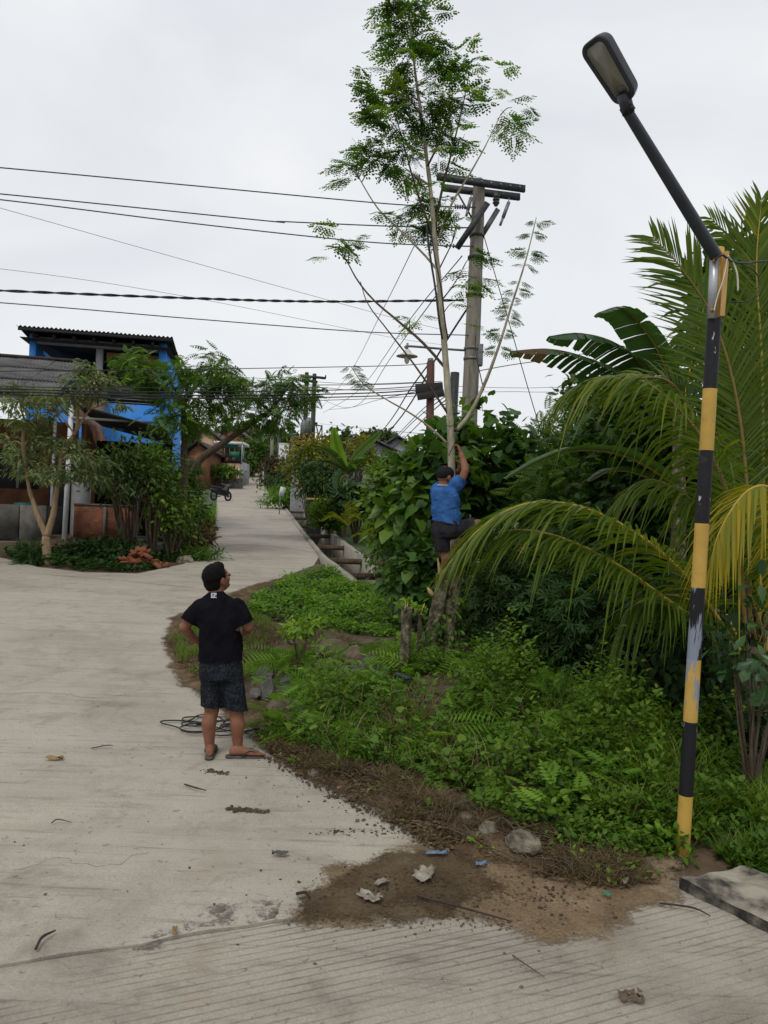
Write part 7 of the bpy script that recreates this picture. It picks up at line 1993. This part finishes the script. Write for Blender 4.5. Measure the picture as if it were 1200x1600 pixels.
cover('weeds', 'weeds and grass behind the broken concrete slab', [(1085, 1372), (1130, 1340), (1250, 1330), (1360, 1390), (1350, 1450), (1180, 1376)], 3000, OVATE, .05, 'leaf_mid', 51, .2, .45, 1.7, -.4, .8, .35)
cover('grass', 'grass tufts behind the broken concrete slab', [(1085, 1372), (1130, 1340), (1250, 1330), (1360, 1390), (1350, 1450), (1180, 1376)], 1500, BLADE, .2, 'grass_green', 52, .05, .8, 1.7, -.4, .8, .35)
# twigs scattered through the dead grass (too fine to tell apart)
xy, r_ = region([(470, 1190), (640, 1220), (800, 1280), (920, 1340), (1000, 1380), (850, 1400), (700, 1330), (560, 1250)], 260, 77)
gg = Geo()
for a_, b_ in xy:
    th = r_.uniform(0, 3.1); l = r_.uniform(.05, .2); z = float(gz(a_, b_)) + .03
    gg.tube([(a_, b_, z), (a_ + l * .5 * math.cos(th), b_ + l * .5 * math.sin(th), z + .02), (a_ + l * math.cos(th), b_ + l * math.sin(th), z + r_.uniform(0, .04))], r_.uniform(.0015, .004), 4)
gg.build('dead_twigs', 'dead_twig', kind='stuff', label='fine dead twigs strewn over the brown soil', cat='twigs')

soil_band = [(395, 1140), (430, 1178), (520, 1208), (660, 1238), (780, 1285), (900, 1342), (1010, 1365), (1040, 1385), (960, 1398), (850, 1385), (720, 1335), (690, 1345), (600, 1290), (470, 1222), (405, 1170)]
cover('leaf_litter', 'brown leaf litter and root scraps matted on the bare soil', soil_band, 3200, KITE, .04, 'grass_dry', 41, .025, .1, 2.2, -.1, 1.0, .4, cat='litter')
cover('dead_grass', 'matted dark roots on the bare soil', soil_band, 5000, THIN, .11, 'grass_dry', 42, .03, .1, 2.2, -.1, 1.0, .30, cat='straw')
cover('weeds', 'weeds creeping down over the bare soil strip', [(395, 1130), (430, 1180), (520, 1212), (640, 1248), (760, 1290), (900, 1345), (960, 1330), (860, 1290), (700, 1215), (520, 1180)], 2600, OVATE, .045, 'leaf_mid', 45, .16, .45, 2.0, -.05, .8, .45)
cover('weeds', 'taller weed tufts rising out of the verge', [(460, 1120), (520, 1185), (650, 1215), (880, 1310), (1040, 1310), (1010, 1130), (880, 1070), (760, 1060)], 7000, OVATE, .055, 'leaf_mid', 46, .72, .4, 1.2, .12, .8, .45)
cover('weeds', 'scattered seedlings sprouting from the bare soil', soil_band, 700, OVATE, .04, 'leaf_bright', 43, .05, .5, 2.6, .25, .8, .5)
cover('leaf_litter', 'brown leaf litter at the road bend behind the person', left_low, 2600, KITE, .05, 'grass_dry', 44, .03, .1, 2.2, -.3, 1.0, .25, cat='litter')
crumbs('soil_crumbs', 'crumbs of soil fringing the concrete edge', 420, 1190, 690, 1340, 900, .06, .010, 'soil', 7)
crumbs('soil_crumbs', 'crumbs of soil fringing the road bend', 262, 1010, 400, 1160, 500, .05, .010, 'soil', 8)
crumbs('soil_crumbs', 'crumbs of silt along the lower rim of the dirt', 460, 1440, 900, 1452, 350, .09, .006, 'damp_silt', 9)
